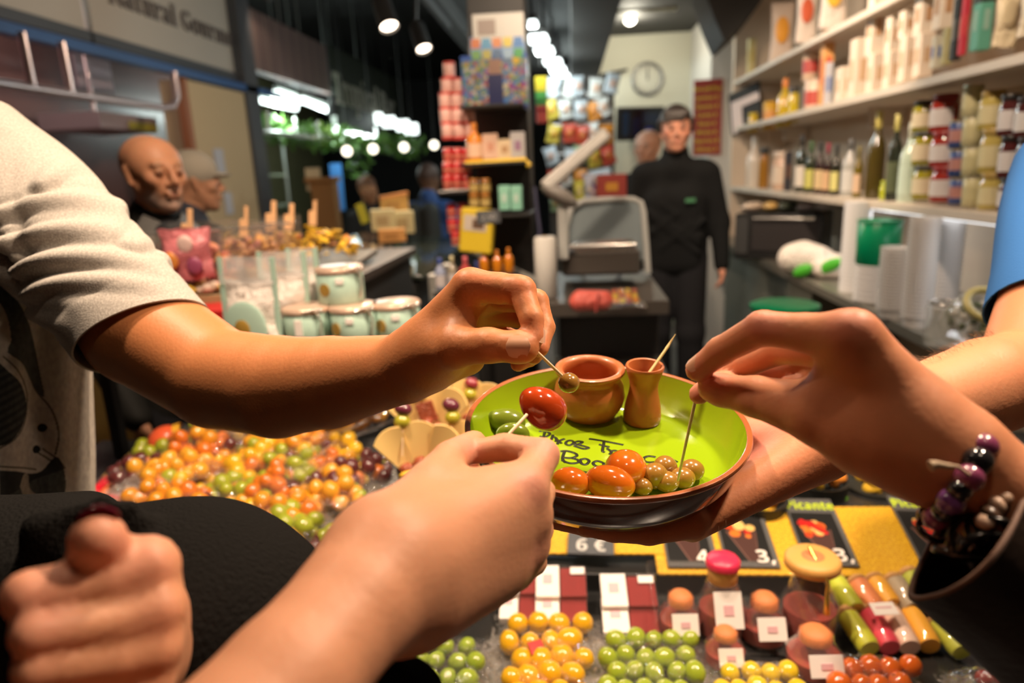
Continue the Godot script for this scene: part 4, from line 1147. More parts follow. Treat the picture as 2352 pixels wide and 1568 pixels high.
	o = thing("canopy_hood", "black tilted hood hanging from the canopy before the shelves", "hood", Transform3D())
	g = Geo.new()
	g.sheet([[P(1612, -40, 4.2), P(1780, -40, 4.2)], [P(1640, 40, 4.2), P(1722, 40, 4.2)], [P(1663, 92, 4.2), P(1672, 88, 4.2)]], .25)
	part("hood_body", g, black, o)

func ring_points(a: float, b: float, n: int) -> Array:
	var r := []
	for k in n + 1: r.append(Vector3(0, b * sin(TAU * k / n), a * cos(TAU * k / n)))
	return r
func omni(at: Vector3, color: Color, energy: float, size := .05) -> void:
	var l := OmniLight3D.new()
	l.name = "lamp_light"
	l.light_color = color.linear_to_srgb()
	l.light_energy = energy
	l.light_size = size
	l.omni_range = 14.0
	l.omni_attenuation = 2.0
	l.shadow_enabled = true
	add_child(l)
	l.position = at
func tube_light(a: Vector3, b: Vector3, label: String, tone := Color(.85, 1.0, .96), power := .5) -> void:
	var o := thing("tube_light", label, "tube light")
	part("tube", Geo.new().tube([a, b], .035, 10), glow("tube_white", Color(.85, 1.0, .96), 3.5), o)
	part("tube_case", Geo.new().tube([a + Vector3(0, .05, 0), b + Vector3(0, .05, 0)], .03, 8), mat("tube_case", Color(.3, .32, .3), .5), o)
	for t in [.15, .85]: part("tube_wire", Geo.new().tube([a.lerp(b, t) + Vector3(0, .06, 0), Vector3(a.lerp(b, t).x, 3.76, a.lerp(b, t).z)], .005, 5), mat("tube_case", Color(.3, .32, .3), .5), o)
	omni((a + b) * .5 - Vector3(-.05, .12, 0), tone, power, .08)

# ---------- goods: kinds of packages ----------
func cyl(o: Node3D, called: String, r: float, y0: float, y1: float, m: Material, b := .003) -> void:
	part(called, Geo.new().lathe(Transform3D(), [Vector2(0, y0), Vector2(r - b, y0), Vector2(r, y0 + b), Vector2(r, y1 - b), Vector2(r - b, y1), Vector2(0, y1)], 24), m, o)
func band(o: Node3D, called: String, r: float, y0: float, y1: float, m: Material, a0 := 0.0, a1 := TAU) -> void:
	part(called, Geo.new().lathe(Transform3D(), [Vector2(r, y0), Vector2(r, y1)], 24, a0, a1), m, o)
func jar(o: Node3D, r: float, h: float, fill: Color, lid: Color, paper: Color, face := 2.6) -> void:
	part("glass_body", Geo.new().lathe(Transform3D(), [Vector2(0, 0), Vector2(r * .9, 0), Vector2(r, h * .06), Vector2(r, h * .72), Vector2(r * .86, h * .80), Vector2(r * .84, h * .84), Vector2(0, h * .84)], 24), mat("jarfill_" + fill.to_html(), fill, .12, 0, .5), o)
	cyl(o, "lid", r * .92, h * .83, h, plain(lid, .35), .002)
	if paper.a > .0: band(o, "label", r * 1.012, h * .16, h * .62, plain(paper, .7), face - 1.2, face + 1.2)
func bottle(o: Node3D, r: float, h: float, fill: Color, cap: Color, paper: Color, face := 2.6) -> void:
	part("glass_body", Geo.new().lathe(Transform3D(), [Vector2(0, 0), Vector2(r * .92, 0), Vector2(r, h * .03), Vector2(r, h * .55), Vector2(r * .85, h * .64), Vector2(r * .38, h * .74), Vector2(r * .34, h * .88), Vector2(0, h * .88)], 24), mat("jarfill_" + fill.to_html(), fill, .12, 0, .5), o)
	cyl(o, "cap", r * .38, h * .80, h, plain(cap, .4), .002)
	if paper.a > .0: band(o, "label", r * 1.012, h * .10, h * .46, plain(paper, .7), face - 1.2, face + 1.2)
func tin(o: Node3D, r: float, h: float, body: Color, band: Color, rim: Color) -> void:
	cyl(o, "can_body", r, .004, h - .004, plain(body, .35))
	band(o, "band", r * 1.01, h * .28, h * .68, plain(band, .45))
	part("rim", Geo.new().lathe(Transform3D(), [Vector2(r * .94, h - .006), Vector2(r * 1.02, h - .006), Vector2(r * 1.02, h), Vector2(r * .93, h), Vector2(r * .9, h - .004), Vector2(0, h - .004)], 24), plain(rim, .3, .4), o)
func carton(o: Node3D, s: Vector3, body: Color, mark: Color, m2 := Color(0, 0, 0, 0)) -> void:
	part("carton", Geo.new().box(T(0, s.y * .5, 0), s, .003), plain(body, .6), o)
	for q in [[Vector3(-s.x * .5 - .001, s.y * .5, 0), Vector3(.002, s.y * .34, s.z * .42)], [Vector3(0, s.y * .5, s.z * .5 + .001), Vector3(s.x * .42, s.y * .34, .002)]]:
		part("print", Geo.new().box(TV(q[0]), q[1], .0005), plain(mark, .6), o)
	if m2.a > 0.0: part("stripe", Geo.new().box(T(0, s.y * .85, 0), Vector3(s.x * 1.006, s.y * .14, s.z * 1.006), .0005), plain(m2, .6), o)
func pouch(o: Node3D, w: float, h: float, t: float, m: Material, called := "bag_body") -> void:
	var rows := []
	for r in 12:
		var v := r / 11.0
		var line := []
		for q in 24:
			var a := TAU * q / 24.0
			var th := t * pow(sin(PI * clampf(v * .93 + .05, 0, 1)), .6) * (1.0 - .25 * v)
			line.append(Vector3(cos(a) * w * .5 * (1.0 - .08 * sin(PI * v)), v * h + .004 * sin(a * 3.0), sin(a) * th * .5 * (1.0 + .15 * sin(a * 2.0 + v * 7.0)) + .004 * sin(v * 11.0 + a)))
		rows.append(line)
	part(called, Geo.new().sheet(rows, .0008, true), m, o)

# an item standing on a wall shelf: base at the pixel on the shelf's vertical plane x, height and width from its pixels
func shelf_item(q: Array, x: float, y: float) -> void:
	var px: float = q[1]
	var base := on_x(px, q[3], x)
	var d := (base - eye.origin).dot(-eye.basis.z)
	var h: float = (q[3] - q[2]) / F * d
	var r: float = q[4] * .5 / F * d
	var o := thing(q[5], q[6], q[7], TV(Vector3(x + (r if q[0] != "box" else r * .8), (base.y if y < -5.0 else y), base.z), 0), q[13] if q.size() > 13 else "")
	var none := Color(0, 0, 0, 0)
	match q[0]:
		"jar": jar(o, r, h, q[8], q[9], q[10])
		"bottle": bottle(o, r, h, q[8], q[9], q[10])
		"tin": tin(o, r, h, q[8], q[9], q[10])
		"box": carton(o, Vector3(r * 1.5, h, r * 1.7), q[8], q[9], q[10])
		"bag": pouch(o, r * 2.0, h, r * 1.1, bumped(plain(q[8], .35), noise("crinkle", .03, 3), .6, 6.0)); part("print", Geo.new().ball(S(Vector3(-r * .15, h * .55, r * .55), Vector3(r * .6, h * .22, r * .12)), 14, 8), plain(q[9], .4), o)

func goods() -> void:
	var white := mat("shelf_white", Color(.64, .56, .47), .5)
	for q in [[1.375, -5.4, .3, "lowest wall shelf of white board, holding bottles and jars"], [1.80, -5.4, .3, "middle wall shelf of white board, holding cartons and tins"], [2.125, -5.4, .3, "highest wall shelf of white board, holding snack bags"]]:
		var o := thing("wall_shelf", q[3], "shelf", T(0, 0, 0))
		bx("shelf_board", Vector3(1.2, q[0] - .03, q[1]), Vector3(1.58, q[0], q[2]), white, o)
		for k in 4: bx("bracket", Vector3(1.42, q[0] - .12, -4.9 + k * 1.35), Vector3(1.58, q[0] - .03, -4.87 + k * 1.35), white, o)
	var end := thing("shelf_end", "pale upright end panel closing the wall shelves", "panel")
	bx("end_panel", Vector3(1.2, .9, -5.46), Vector3(1.58, 2.8, -5.4), mat("end_panel", Color(.70, .56, .43), .6), end)
	var W := Color(.78, .72, .64)
	var N := Color(0, 0, 0, 0)
	var K := Color(.02, .02, .02)
	var cream := Color(.76, .66, .50)
	# lowest shelf
	var low := [
		["bottle", 1712, 330, 440, 34, "bottle", "white bottle at the far end of the lowest wall shelf", "bottle", Color(.74, .64, .54), W, N],
		["jar", 1741, 350, 440, 22, "jar", "dark orange jar beside the white bottle on the lowest wall shelf", "jar", Color(.35, .16, .02), K, N],
		["jar", 1772, 358, 442, 40, "jar", "stout jar with a pale pink wrapper on the lowest wall shelf", "jar", Color(.62, .42, .30), Color(.64, .50, .40), Color(.72, .58, .46)],
		["box", 1800, 355, 442, 18, "carton", "black carton beside the pale wrapped jar", "carton", Color(.03, .03, .04), Color(.2, .1, .06), N],
		["bottle", 1824, 318, 444, 26, "bottle", "dark bottle with a white label, left of the yellow-labelled ones", "bottle", Color(.02, .025, .015), K, W],
		["bottle", 1846, 330, 444, 24, "bottle", "dark bottle with a square lime yellow label beside the white-labelled one", "bottle", Color(.02, .03, .012), Color(.05, .12, .04), Color(.62, .60, .16)],
		["bottle", 1868, 330, 446, 22, "bottle", "dark bottle with a white and amber label in the middle of the lowest shelf", "bottle", Color(.03, .012, .012), K, Color(.72, .55, .30)],
		["bottle", 1886, 332, 446, 20, "bottle", "slim dark bottle with a peach label on the lowest shelf", "bottle", Color(.03, .012, .012), Color(.3, .02, .06), Color(.70, .46, .26)],
		["bottle", 1905, 332, 447, 22, "bottle", "dark bottle with a pale yellow label before the frosted bottle", "bottle", Color(.02, .02, .012), K, Color(.70, .66, .24)],
		["bottle", 1930, 325, 452, 34, "bottle", "frosted grey bottle on the lowest shelf", "bottle", Color(.42, .42, .40), Color(.1, .1, .1), Color(.62, .62, .60)],
		["bottle", 1957, 335, 450, 20, "bottle", "slim olive oil bottle with an orange-white label", "bottle", Color(.16, .12, .01), Color(.2, .16, .04), Color(.70, .50, .34)],
		["bottle", 1986, 258, 450, 38, "bottle", "tallest olive oil bottle with a golden cap", "bottle", Color(.075, .055, .012), Color(.62, .54, .16), N],
		["jar", 2020, 412, 456, 36, "jar", "squat lime green jar in front of the dark oil bottle", "jar", Color(.44, .50, .02), Color(.46, .52, .02), N],
		["bottle", 2032, 262, 452, 30, "bottle", "dark oil bottle with a golden cap behind the lime green jar", "bottle", Color(.025, .03, .02), Color(.62, .56, .18), Color(.1, .12, .06)],
		["bottle", 2060, 285, 460, 42, "bottle", "pale mint wrapped bottle with a round gold seal", "bottle", Color(.55, .68, .58), Color(.6, .62, .52), Color(.58, .72, .62)]]
	for q in low: shelf_item(q, 1.24, 1.375)
	# stacks of jars and tins, bottom to top: each its own thing
	for s in [
		[2094, 458, 382, 46, "jar", "jar", Color(.30, .27, .02), Color(.05, .05, .04), Color(.66, .58, .40), "olive green jar in the stack beside the mint bottle", "olive green jars stacked on the lowest shelf", [236, 305, 382], []],
		[2135, 464, 384, 50, "jar", "jar", Color(.34, .03, .02), Color(.30, .03, .03), Color(.70, .66, .66), "red jar with a white label in the stack next to the green jars", "red jars stacked on the lowest shelf", [222, 305, 384], []],
		[2178, 472, 404, 34, "tin", "tin", Color(.05, .09, .28), Color(.50, .24, .22), Color(.5, .42, .22), "navy tin with a pink round picture in the narrow column", "navy tins stacked on the lowest shelf", [280, 345, 410], []],
		[2208, 478, 404, 36, "tin", "tin", Color(.62, .58, .34), Color(.60, .56, .32), Color(.62, .60, .44), "pale yellow tin in the tall plain column", "pale yellow tins stacked on the lowest shelf", [200, 272, 340, 408], []],
		[2246, 482, 398, 46, "jar", "jar", Color(.52, .42, .12), Color(.40, .28, .08), Color(.70, .64, .38), "honey-coloured jar with a cream label beside the yellow tins", "honey jars stacked on the lowest shelf", [214, 300, 400], []],
		[2290, 486, 404, 40, "jar", "jar", Color(.085, .02, .02), K, Color(.70, .68, .70), "dark jam jar with a white label beside the honey jars", "dark jam jars stacked on the lowest shelf", [222, 315, 410], []],
		[2328, 492, 408, 40, "jar", "jar", Color(.07, .018, .018), Color(.03, .02, .02), Color(.66, .66, .68), "dark jam jar with a narrow white label, farthest from the mint bottle", "dark jam jars by the blue sleeve", [226, 318, 412], []],
		[2372, 496, 410, 44, "jar", "jar", Color(.60, .30, .03), Color(.45, .05, .02), Color(.70, .40, .10), "orange jar at the near end of the lowest shelf", "orange jars at the near end of the lowest shelf", [230, 320, 414], []]]:
		var tops: Array = s[11]
		for k in tops.size():
			var bot: float = tops[k + 1] if k + 1 < tops.size() else s[1]
			shelf_item([s[4], s[0], tops[k], bot, s[3] * 1.14, s[5], "%s %s" % [["topmost", "middle", "bottom"][k] if tops.size() == 3 else ["topmost", "second", "third", "bottom"][k], s[9]], s[5], s[6], s[7], s[8], 0, 0, s[10]], 1.24, -9.0)
	# middle shelf
	var mid := [
		["jar", 1718, 262, 304, 22, "figurine_jar", "small bright yellow pot at the far end of the middle shelf", "pot", Color(.72, .50, .02), Color(.70, .50, .03), N],
		["tin", 1752, 238, 300, 30, "tin", "lower yellow tin below the orange-capped one", "tin", Color(.70, .38, .03), Color(.72, .32, .08), Color(.7, .4, .05)],
		["bottle", 1782, 188, 292, 34, "bottle", "yellow bottle with a wide orange cap on the middle shelf", "bottle", Color(.60, .42, .02), Color(.80, .27, .06), N],
		["jar", 1808, 205, 282, 24, "jar", "yellow jar with a dark lid beside the orange-capped bottle", "jar", Color(.56, .44, .02), K, N],
		["tin", 1842, 122, 190, 34, "tin", "upper red and cream tin in the stack of two", "tin", Color(.70, .50, .36), Color(.42, .05, .04), Color(.7, .6, .5)],
		["tin", 1846, 190, 264, 44, "tin", "lower red and cream tin in the stack of two", "tin", Color(.72, .54, .42), Color(.50, .07, .05), Color(.7, .6, .5)],
		["box", 1880, 85, 252, 30, "carton", "tall orange and red carton behind the blue striped one", "carton", Color(.72, .36, .12), Color(.6, .08, .04), N],
		["box", 1892, 150, 244, 18, "carton", "narrow blue and white carton before the white ones", "carton", Color(.55, .55, .60), Color(.06, .14, .42), N]]
	for q in mid: shelf_item(q, 1.24, -9.0)
	# white cartons in two tiers
	var nth := 0
	for q in [[1920, 160, 238, 44], [1950, 100, 235, 46], [1992, 130, 216, 42], [2030, 125, 204, 40], [2065, 90, 190, 40], [2100, 85, 178, 40]]:
		shelf_item(["box", q[0], q[1], q[2], q[3], "carton", "white carton with a small brown picture, lower tier, %s from the striped carton" % ["first", "second", "third", "fourth", "fifth", "sixth"][nth], "carton", Color(.78, .66, .54), Color(.62, .42, .26), N, 0, 0, "white cartons standing on the middle shelf"], 1.24, -9.0)
		nth += 1
	nth = 0
	for q in [[1990, 5, 130, 40], [2034, 45, 125, 34], [2066, 30, 90, 36], [2102, -5, 85, 44], [2146, -30, 70, 44]]:
		shelf_item(["box", q[0], q[1], q[2], q[3], "carton", "white carton of the upper tier, %s from the striped carton" % ["first", "second", "third", "fourth", "fifth"][nth], "carton", Color(.80, .70, .58), Color(.52, .30, .16), N, 0, 0, "white cartons of the upper tier"], 1.24, -9.0)
		nth += 1
	for q in [["box", 2138, 88, 158, 26, "carton", "small blue and cream carton below the upper white cartons", "carton", Color(.56, .54, .44), Color(.12, .18, .42), N],
		["box", 2162, 70, 150, 24, "carton", "khaki carton beside the red one on the middle shelf", "carton", Color(.46, .42, .20), Color(.5, .48, .3), N],
		["box", 2182, 8, 140, 24, "carton", "black carton beside the upright red carton", "carton", K, Color(.3, .3, .28), N],
		["box", 2200, 0, 128, 18, "carton", "narrow bright red carton on the middle shelf", "carton", Color(.60, .04, .07), Color(.7, .1, .1), N],
		["box", 2232, -10, 118, 40, "carton", "sea-green carton with a dark top on the middle shelf", "carton", Color(.12, .40, .30), Color(.3, .5, .42), Color(.03, .04, .03)],
		["bag", 2278, -20, 110, 52, "paper_bag", "cream paper bag between the sea-green carton and the blue bag", "bag", Color(.78, .68, .48), Color(.7, .6, .4), N],
		["bag", 2336, -30, 88, 60, "paper_bag", "cream bag with a large blue label, nearest the blue sleeve", "bag", Color(.74, .68, .55), Color(.03, .12, .42), N],
		["bag", 2398, -40, 70, 60, "paper_bag", "cream bag beyond the blue-labelled bag", "bag", Color(.76, .68, .5), Color(.6, .5, .3), N]]: shelf_item(q, 1.24, -9.0)
	for q in [["bag", 1766, 20, 150, 52, "snack_bag", "orange and white snack bag, farthest on the highest shelf", "bag", Color(.72, .58, .48), Color(.80, .36, .04), N],
		["box", 1716, 95, 170, 20, "carton", "small yellow carton beside the far snack bag on the highest shelf", "carton", Color(.66, .56, .26), Color(.5, .4, .1), N],
		["bag", 1826, -20, 100, 46, "snack_bag", "red and white snack bag in the middle of the highest shelf", "bag", Color(.78, .68, .60), Color(.66, .12, .05), N],
		["bag", 1880, -60, 68, 60, "snack_bag", "white and amber snack bag, nearest on the highest shelf", "bag", Color(.78, .70, .64), Color(.78, .48, .05), N]]: shelf_item(q, 1.24, -9.0)
	var lean := thing("framed_print", "black and pale pink framed print leaning at the end of the middle shelf", "picture", TV(P(1712, 250, 4.9), -.9, -.15, .25))
	bx("frame", Vector3(-.13, -.15, -.01), Vector3(.13, .15, .01), mat("soot_black", Color(.03, .03, .03), .5), lean)
	bx("mount", Vector3(-.11, -.15, .01), Vector3(-.02, .08, .014), mat("pink_mount", Color(.72, .58, .54), .6), lean)
	bx("mount", Vector3(-.02, .02, .01), Vector3(.13, .08, .014), mat("pink_mount", Color(.72, .58, .54), .6), lean)

	var strip := thing("strip_light", "slim white strip light under the lowest wall shelf, above the tubs", "strip light")
	bx("strip_case", Vector3(1.30, 1.33, -3.4), Vector3(1.36, 1.345, -1.6), white, strip)
	bx("strip_face", Vector3(1.305, 1.324, -3.39), Vector3(1.355, 1.33, -1.61), glow("strip_glow", Color(.95, .97, 1.0), 1.5), strip)
	for z in [-3.0, -2.0]: omni(Vector3(1.33, 1.30, z), Color(.93, .96, 1.0), .030, .05)
	# --- the worktop along the right wall
	var inox := mat("dark_inox", Color(.26, .24, .20), .35, .6)
	var o := thing("worktop", "long dark steel worktop below the wall shelves", "worktop", T(0, 0, 0))
	bx("top_slab", Vector3(1.09, .96, -5.4), Vector3(1.575, 1.0, .2), inox, o)
	bx("under_cabinet", Vector3(1.16, .1, -5.3), Vector3(1.56, .96, -3.4), mat("cabinet_grey", Color(.17, .17, .14), .5), o)
	bx("back_leg", Vector3(1.5, 0, -1.2), Vector3(1.56, .96, -1.14), inox, o)
	bx("front_leg", Vector3(1.12, 0, .0), Vector3(1.17, .96, .05), inox, o)
	o = thing("oven", "black compact oven on the far end of the worktop", "oven", TV(on_y(1762, 592, 1.0) + Vector3(.10, 0, -.05), -.5))
	bx("oven_case", Vector3(-.24, 0, -.16), Vector3(.24, .26, .16), mat("oven_black", Color(.02, .02, .02), .3), o, .01)
	var dr := bx("oven_door", Vector3(-.14, .05, .16), Vector3(.22, .22, .168), mat("oven_glass", Color(.045, .04, .04), .1), o)
	part("door_handle", Geo.new().tube([Vector3(-.13, .235, .185), Vector3(.2, .235, .185)], .008, 8), mat("clean_inox", Color(.6, .58, .55), .25, .8), dr)
	bx("control_strip", Vector3(-.235, .03, .16), Vector3(-.16, .24, .166), mat("oven_strip", Color(.06, .06, .06), .3), o)
	var oc: Vector3 = o.position
	for k in 5:
		var q: Array = [[-.18, Color(.62, .50, .40), "cream packet lying on the black oven"], [-.08, Color(.56, .34, .10), "tan packet lying on the black oven"], [.02, Color(.05, .06, .04), "dark green packet lying on the black oven"], [.11, Color(.70, .56, .50), "pale pink packet lying on the black oven"], [.19, Color(.60, .52, .44), "white packet at the near end of the black oven"]][k]
		var pk := thing("packet", q[2], "packet", o.transform * TV(Vector3(q[0], .262, 0), rc(-.3, .3)))
		part("packet_body", Geo.new().ball(S(Vector3(0, .028, 0), Vector3(.045, .028, .10)), 12, 8, .12), plain(q[1], .4), pk)
		part("packet_seal", Geo.new().box(T(0, .028, .10), Vector3(.06, .004, .02), .001), plain(q[1], .4), pk)
	for q in [[1765, 572, .075, Color(.62, .40, .02), "yellow bundle on the worktop before the oven"], [1790, 562, .075, Color(.50, .10, .03), "red bundle on the worktop before the oven"], [1806, 552, .07, Color(.20, .44, .02), "lime green bundle on the worktop before the oven"], [1820, 570, .07, Color(.33, .31, .28), "grey bundle on the worktop before the oven"]]:
		var b := thing("bundle", q[4], "bundle", T(0, 0, 0).translated(on_y(q[0], q[1] + 12, 1.0) + Vector3(0, q[2] * .65, 0)))
		part("bundle_body", Geo.new().ball(S(Vector3.ZERO, Vector3(q[2], q[2] * .6, q[2])), 14, 9, .18), plain(q[3], .4), b)
		part("bundle_tie", ring_mesh(q[2] * .5, .003, 14, 6), plain(q[3].darkened(.4), .5), b, T(0, q[2] * .45, 0))
	var bag := thing("plastic_bag", "slumped white plastic bag with green print on the worktop", "bag", TV(on_y(1868, 634, 1.0), -.7))
	var film := bumped(mat("white_film", Color(.80, .72, .64), .4), noise("crinkle", .03, 3), 1.0, 5.0)
	var g := Geo.new()
	grow(g, [[Vector3(-.10, .08, 0), Vector3(.10, .06, 0), .075, .055, .03], [Vector3(-.05, .11, .0), Vector3(.03, .10, .02), .06, .05, .03], [Vector3(.06, .05, .05), Vector3(.14, .04, .02), .045, .035, .03]], .007, Color(1, 1, 1))
	part("bag_film", g, film, bag)
	for q in [[-.02, .035, .082, .05], [.10, .065, .078, .07]]: part("green_print", Geo.new().ball(S(Vector3(q[0], q[1], q[2]), Vector3(q[3], .028, .018), Basis(Vector3.BACK, .5)), 12, 8), plain(Color(.06, .42, .02), .5), bag)
	# stacks of clear tubs, each a stack of countable tubs
	var tub := glass("clear_tub", Color(.90, .88, .87), .88, .35)
	var lidp := mat("tub_lid", Color(.72, .71, .72), .4)
	var tubs := [[1957, 470, 668, 56, "white lids", 22], [2048, 588, 728, 66, "clear tubs", 20], [2102, 525, 748, 62, "clear tubs", 26], [2162, 530, 706, 62, "clear tubs", 20]]
	for s in tubs.size():
		var q: Array = tubs[s]
		var base := on_y(q[0], q[2], 1.0)
		var d := (base - eye.origin).dot(-eye.basis.z)
		var r: float = q[3] * .5 / F * d
		var h: float = (q[2] - q[1]) / F * d * 1.02
		var m := Geo.new()
		if s == 0: m.lathe(Transform3D(), [Vector2(0, 0), Vector2(r, 0), Vector2(r * 1.03, h / q[5] * .5), Vector2(r, h / q[5] * .95), Vector2(0, h / q[5] * .95)], 20)
		else: m.lathe(Transform3D(), [Vector2(0, -.03), Vector2(r * .82, -.03), Vector2(r * .97, h / q[5] * .3), Vector2(r * 1.05, h / q[5] * .35), Vector2(r * 1.05, h / q[5] * .8), Vector2(r * .98, h / q[5] * .8)], 20)
		var first := solo("tub_lid" if s == 0 else "clear_tub", m, lidp if s == 0 else tub, ["thin white lid in the tall stack beside the green cylinder", "clear tub in the stack just before the green cylinder", "clear tub in the tallest stack of clear tubs", "clear tub in the stack farthest from the green cylinder"][s], "lid" if s == 0 else "tub", ["white lids in one tall stack", "clear tubs before the green cylinder", "clear tubs of the tallest stack", "clear tubs by the wall"][s], TV(base + Vector3(0, .03 if s else .0, 0)))
		for k in range(1, q[5]): copy(first, TV(base + Vector3(0, (.03 if s else .0) + h * k / q[5], 0)))
	o = thing("green_cylinder", "tall green plastic cylinder standing behind the clear tubs", "canister", T(0, 0, 0).translated(P(2014, 606, 2.62)))
	cyl(o, "canister_body", 92 * .5 / F * 2.62, .0, 98 / F * 2.62, mat("green_plastic", Color(.0, .24, .10), .3), .006)
	part("canister_rim", ring_mesh(92 * .5 / F * 2.62, .004, 30), mat("green_plastic", Color(.0, .24, .10), .3), o, T(0, 98 / F * 2.62, 0))
	var ft := P(2014, 606, 2.62)
	var rt := .072
	var base_tub: MeshInstance3D = null
	for k in 7:
		var hh := (ft.y - 1.0) / 7.0
		var at2 := TV(Vector3(ft.x, 1.0 + hh * k, ft.z))
		if base_tub == null: base_tub = solo("clear_tub", Geo.new().lathe(Transform3D(), [Vector2(0, .001), Vector2(rt * .9, .001), Vector2(rt, hh * .5), Vector2(rt * 1.06, hh * .6), Vector2(rt * 1.06, hh * .96), Vector2(0, hh * .96)], 20), tub, "clear tub in the short stack under the green cylinder", "tub", "clear tubs under the green cylinder", at2)
		else: copy(base_tub, at2)
	o = thing("white_bucket", "white bucket with a green lid below the worktop edge", "bucket", T(0, 0, 0).translated(P(1800, 735, 2.15)))
	cyl(o, "bucket_body", .095, -.12, .04, mat("bucket_white", Color(.62, .56, .42), .4), .006)
	part("bucket_lid", Geo.new().lathe(Transform3D(), [Vector2(.090, .038), Vector2(.103, .036), Vector2(.104, .050), Vector2(.09, .056), Vector2(.0, .054)], 32), mat("green_plastic", Color(.0, .24, .10), .3), o)
	o = thing("stool", "low dark stand carrying the white bucket", "stand", TV(P(1800, 735, 2.15) - Vector3(0, .12, 0)))
	bx("stand_top", Vector3(-.13, -.03, -.13), Vector3(.13, 0, .13), inox, o)
	for s in [[-1, -1], [1, -1], [1, 1], [-1, 1]]: part("leg", Geo.new().tube([Vector3(s[0] * .11, -.03, s[1] * .11), Vector3(s[0] * .12, -(P(1800, 735, 2.15).y - .12), s[1] * .12)], .014, 8), inox, o)
	o = thing("olive_jar", "big tilted glass jar with a pale yellow rim, full of green leaves and white garlic", "jar", TV(P(2238, 730, 1.92), .4, .75, .25))
	part("jar_glass", Geo.new().lathe(Transform3D(), [Vector2(.0, -.085), Vector2(.055, -.08), Vector2(.072, -.05), Vector2(.074, .0), Vector2(.062, .045), Vector2(.052, .06)], 32), glass("jar_clear", Color(.8, .8, .7), .15), o)
	part("jar_rim", ring_mesh(.050, .010, 36, 10), mat("yellow_rim", Color(.62, .55, .22), .4), o, T(0, .065, 0))
	for k in 34:
		var a := k * 2.4
		var rr := .058 * sqrt(rc(.1, 1))
		part("garlic_clove" if k % 2 else "leaf", Geo.new().ball(S(Vector3(cos(a) * rr, rc(-.06, .035), sin(a) * rr), Vector3(.013, .010, .012) if k % 2 else Vector3(.016, .006, .010), Basis(Vector3(cos(a), 1, 0).normalized(), a)), 10, 7), mat("garlic", Color(.62, .58, .52), .5) if k % 2 else mat("dark_leaf", Color(.06, .085, .02), .5), o)
	o = thing("clear_jar", "empty clear jar with a silver clasp behind the tilted jar", "jar", TV(P(2168, 730, 2.0)))
	part("jar_glass", Geo.new().lathe(Transform3D(), [Vector2(.0, -.08), Vector2(.045, -.08), Vector2(.048, -.06), Vector2(.048, .03), Vector2(.04, .045)], 28), glass("jar_clear", Color(.8, .8, .7), .15), o)
	part("clasp", ring_mesh(.041, .004, 28), mat("clean_inox", Color(.6, .58, .55), .25, .8), o, T(0, .045, 0))

# ---------- the display counter under the dish ----------
func disc(im: Image, cx: float, cy: float, r: float, c: Color, sy := 1.0) -> void:
	for y in range(maxi(0, int(cy - r * sy)), mini(im.get_height(), int(cy + r * sy) + 1)):
		for x in range(maxi(0, int(cx - r)), mini(im.get_width(), int(cx + r) + 1)):
			if Vector2(x - cx, (y - cy) / sy).length() < r: im.set_pixel(x, y, c)
func cone_picture(k: int) -> ImageTexture:   # printed photograph of a paper cone of snacks
	var im := Image.create(128, 160, false, Image.FORMAT_RGB8)
	im.fill(Color(.10, .10, .10))
	for y in range(60, 160):
		var w := lerpf(44, 14, (y - 60) / 100.0)
		for x in range(int(60 + (y - 60) * .16 - w), int(60 + (y - 60) * .16 + w)): im.set_pixel(clampi(x, 0, 127), y, Color(.30, .19, .17) if absf(x - 60 - (y - 60) * .16) < w - 3 else Color(.48, .34, .30))
	var r := RandomNumberGenerator.new()
	r.seed = 11 + k
	for n in 11:
		disc(im, r.randf_range(24, 98), r.randf_range(34, 80), r.randf_range(9, 17), [Color(.80, .26, .10), Color(.70, .10, .09), Color(.86, .46, .16), Color(.88, .72, .42)][(n + k) % 4], .8)
	if k == 1: disc(im, 58, 40, 18, Color(.86, .74, .45))
	if k == 2: for n in 26: disc(im, 26 + n * 2.4, 30 + n * 1.6, 7, Color(.76, .12, .10))
	return ImageTexture.create_from_image(im)

func film_sheet(w: float, l: float, amp: float, seedv: int) -> ArrayMesh:   # crinkled clear film
	var nz := FastNoiseLite.new()
	nz.seed = seedv
	nz.frequency = .9
	nz.noise_type = FastNoiseLite.TYPE_CELLULAR
	var rows := []
	for r in 26:
		var line := []
		for q in 26:
			var u := q / 25.0 - .5
			var v := r / 25.0 - .5
			var dome := maxf(0.0, 1.0 - pow(absf(u * 2.0), 3.0)) * maxf(0.0, 1.0 - pow(absf(v * 2.0), 3.0))
			line.append(Vector3(u * w, amp * dome + .016 * nz.get_noise_2d(u * 14.0, v * 14.0), v * l))
		rows.append(line)
	return Geo.new().sheet(rows).done()

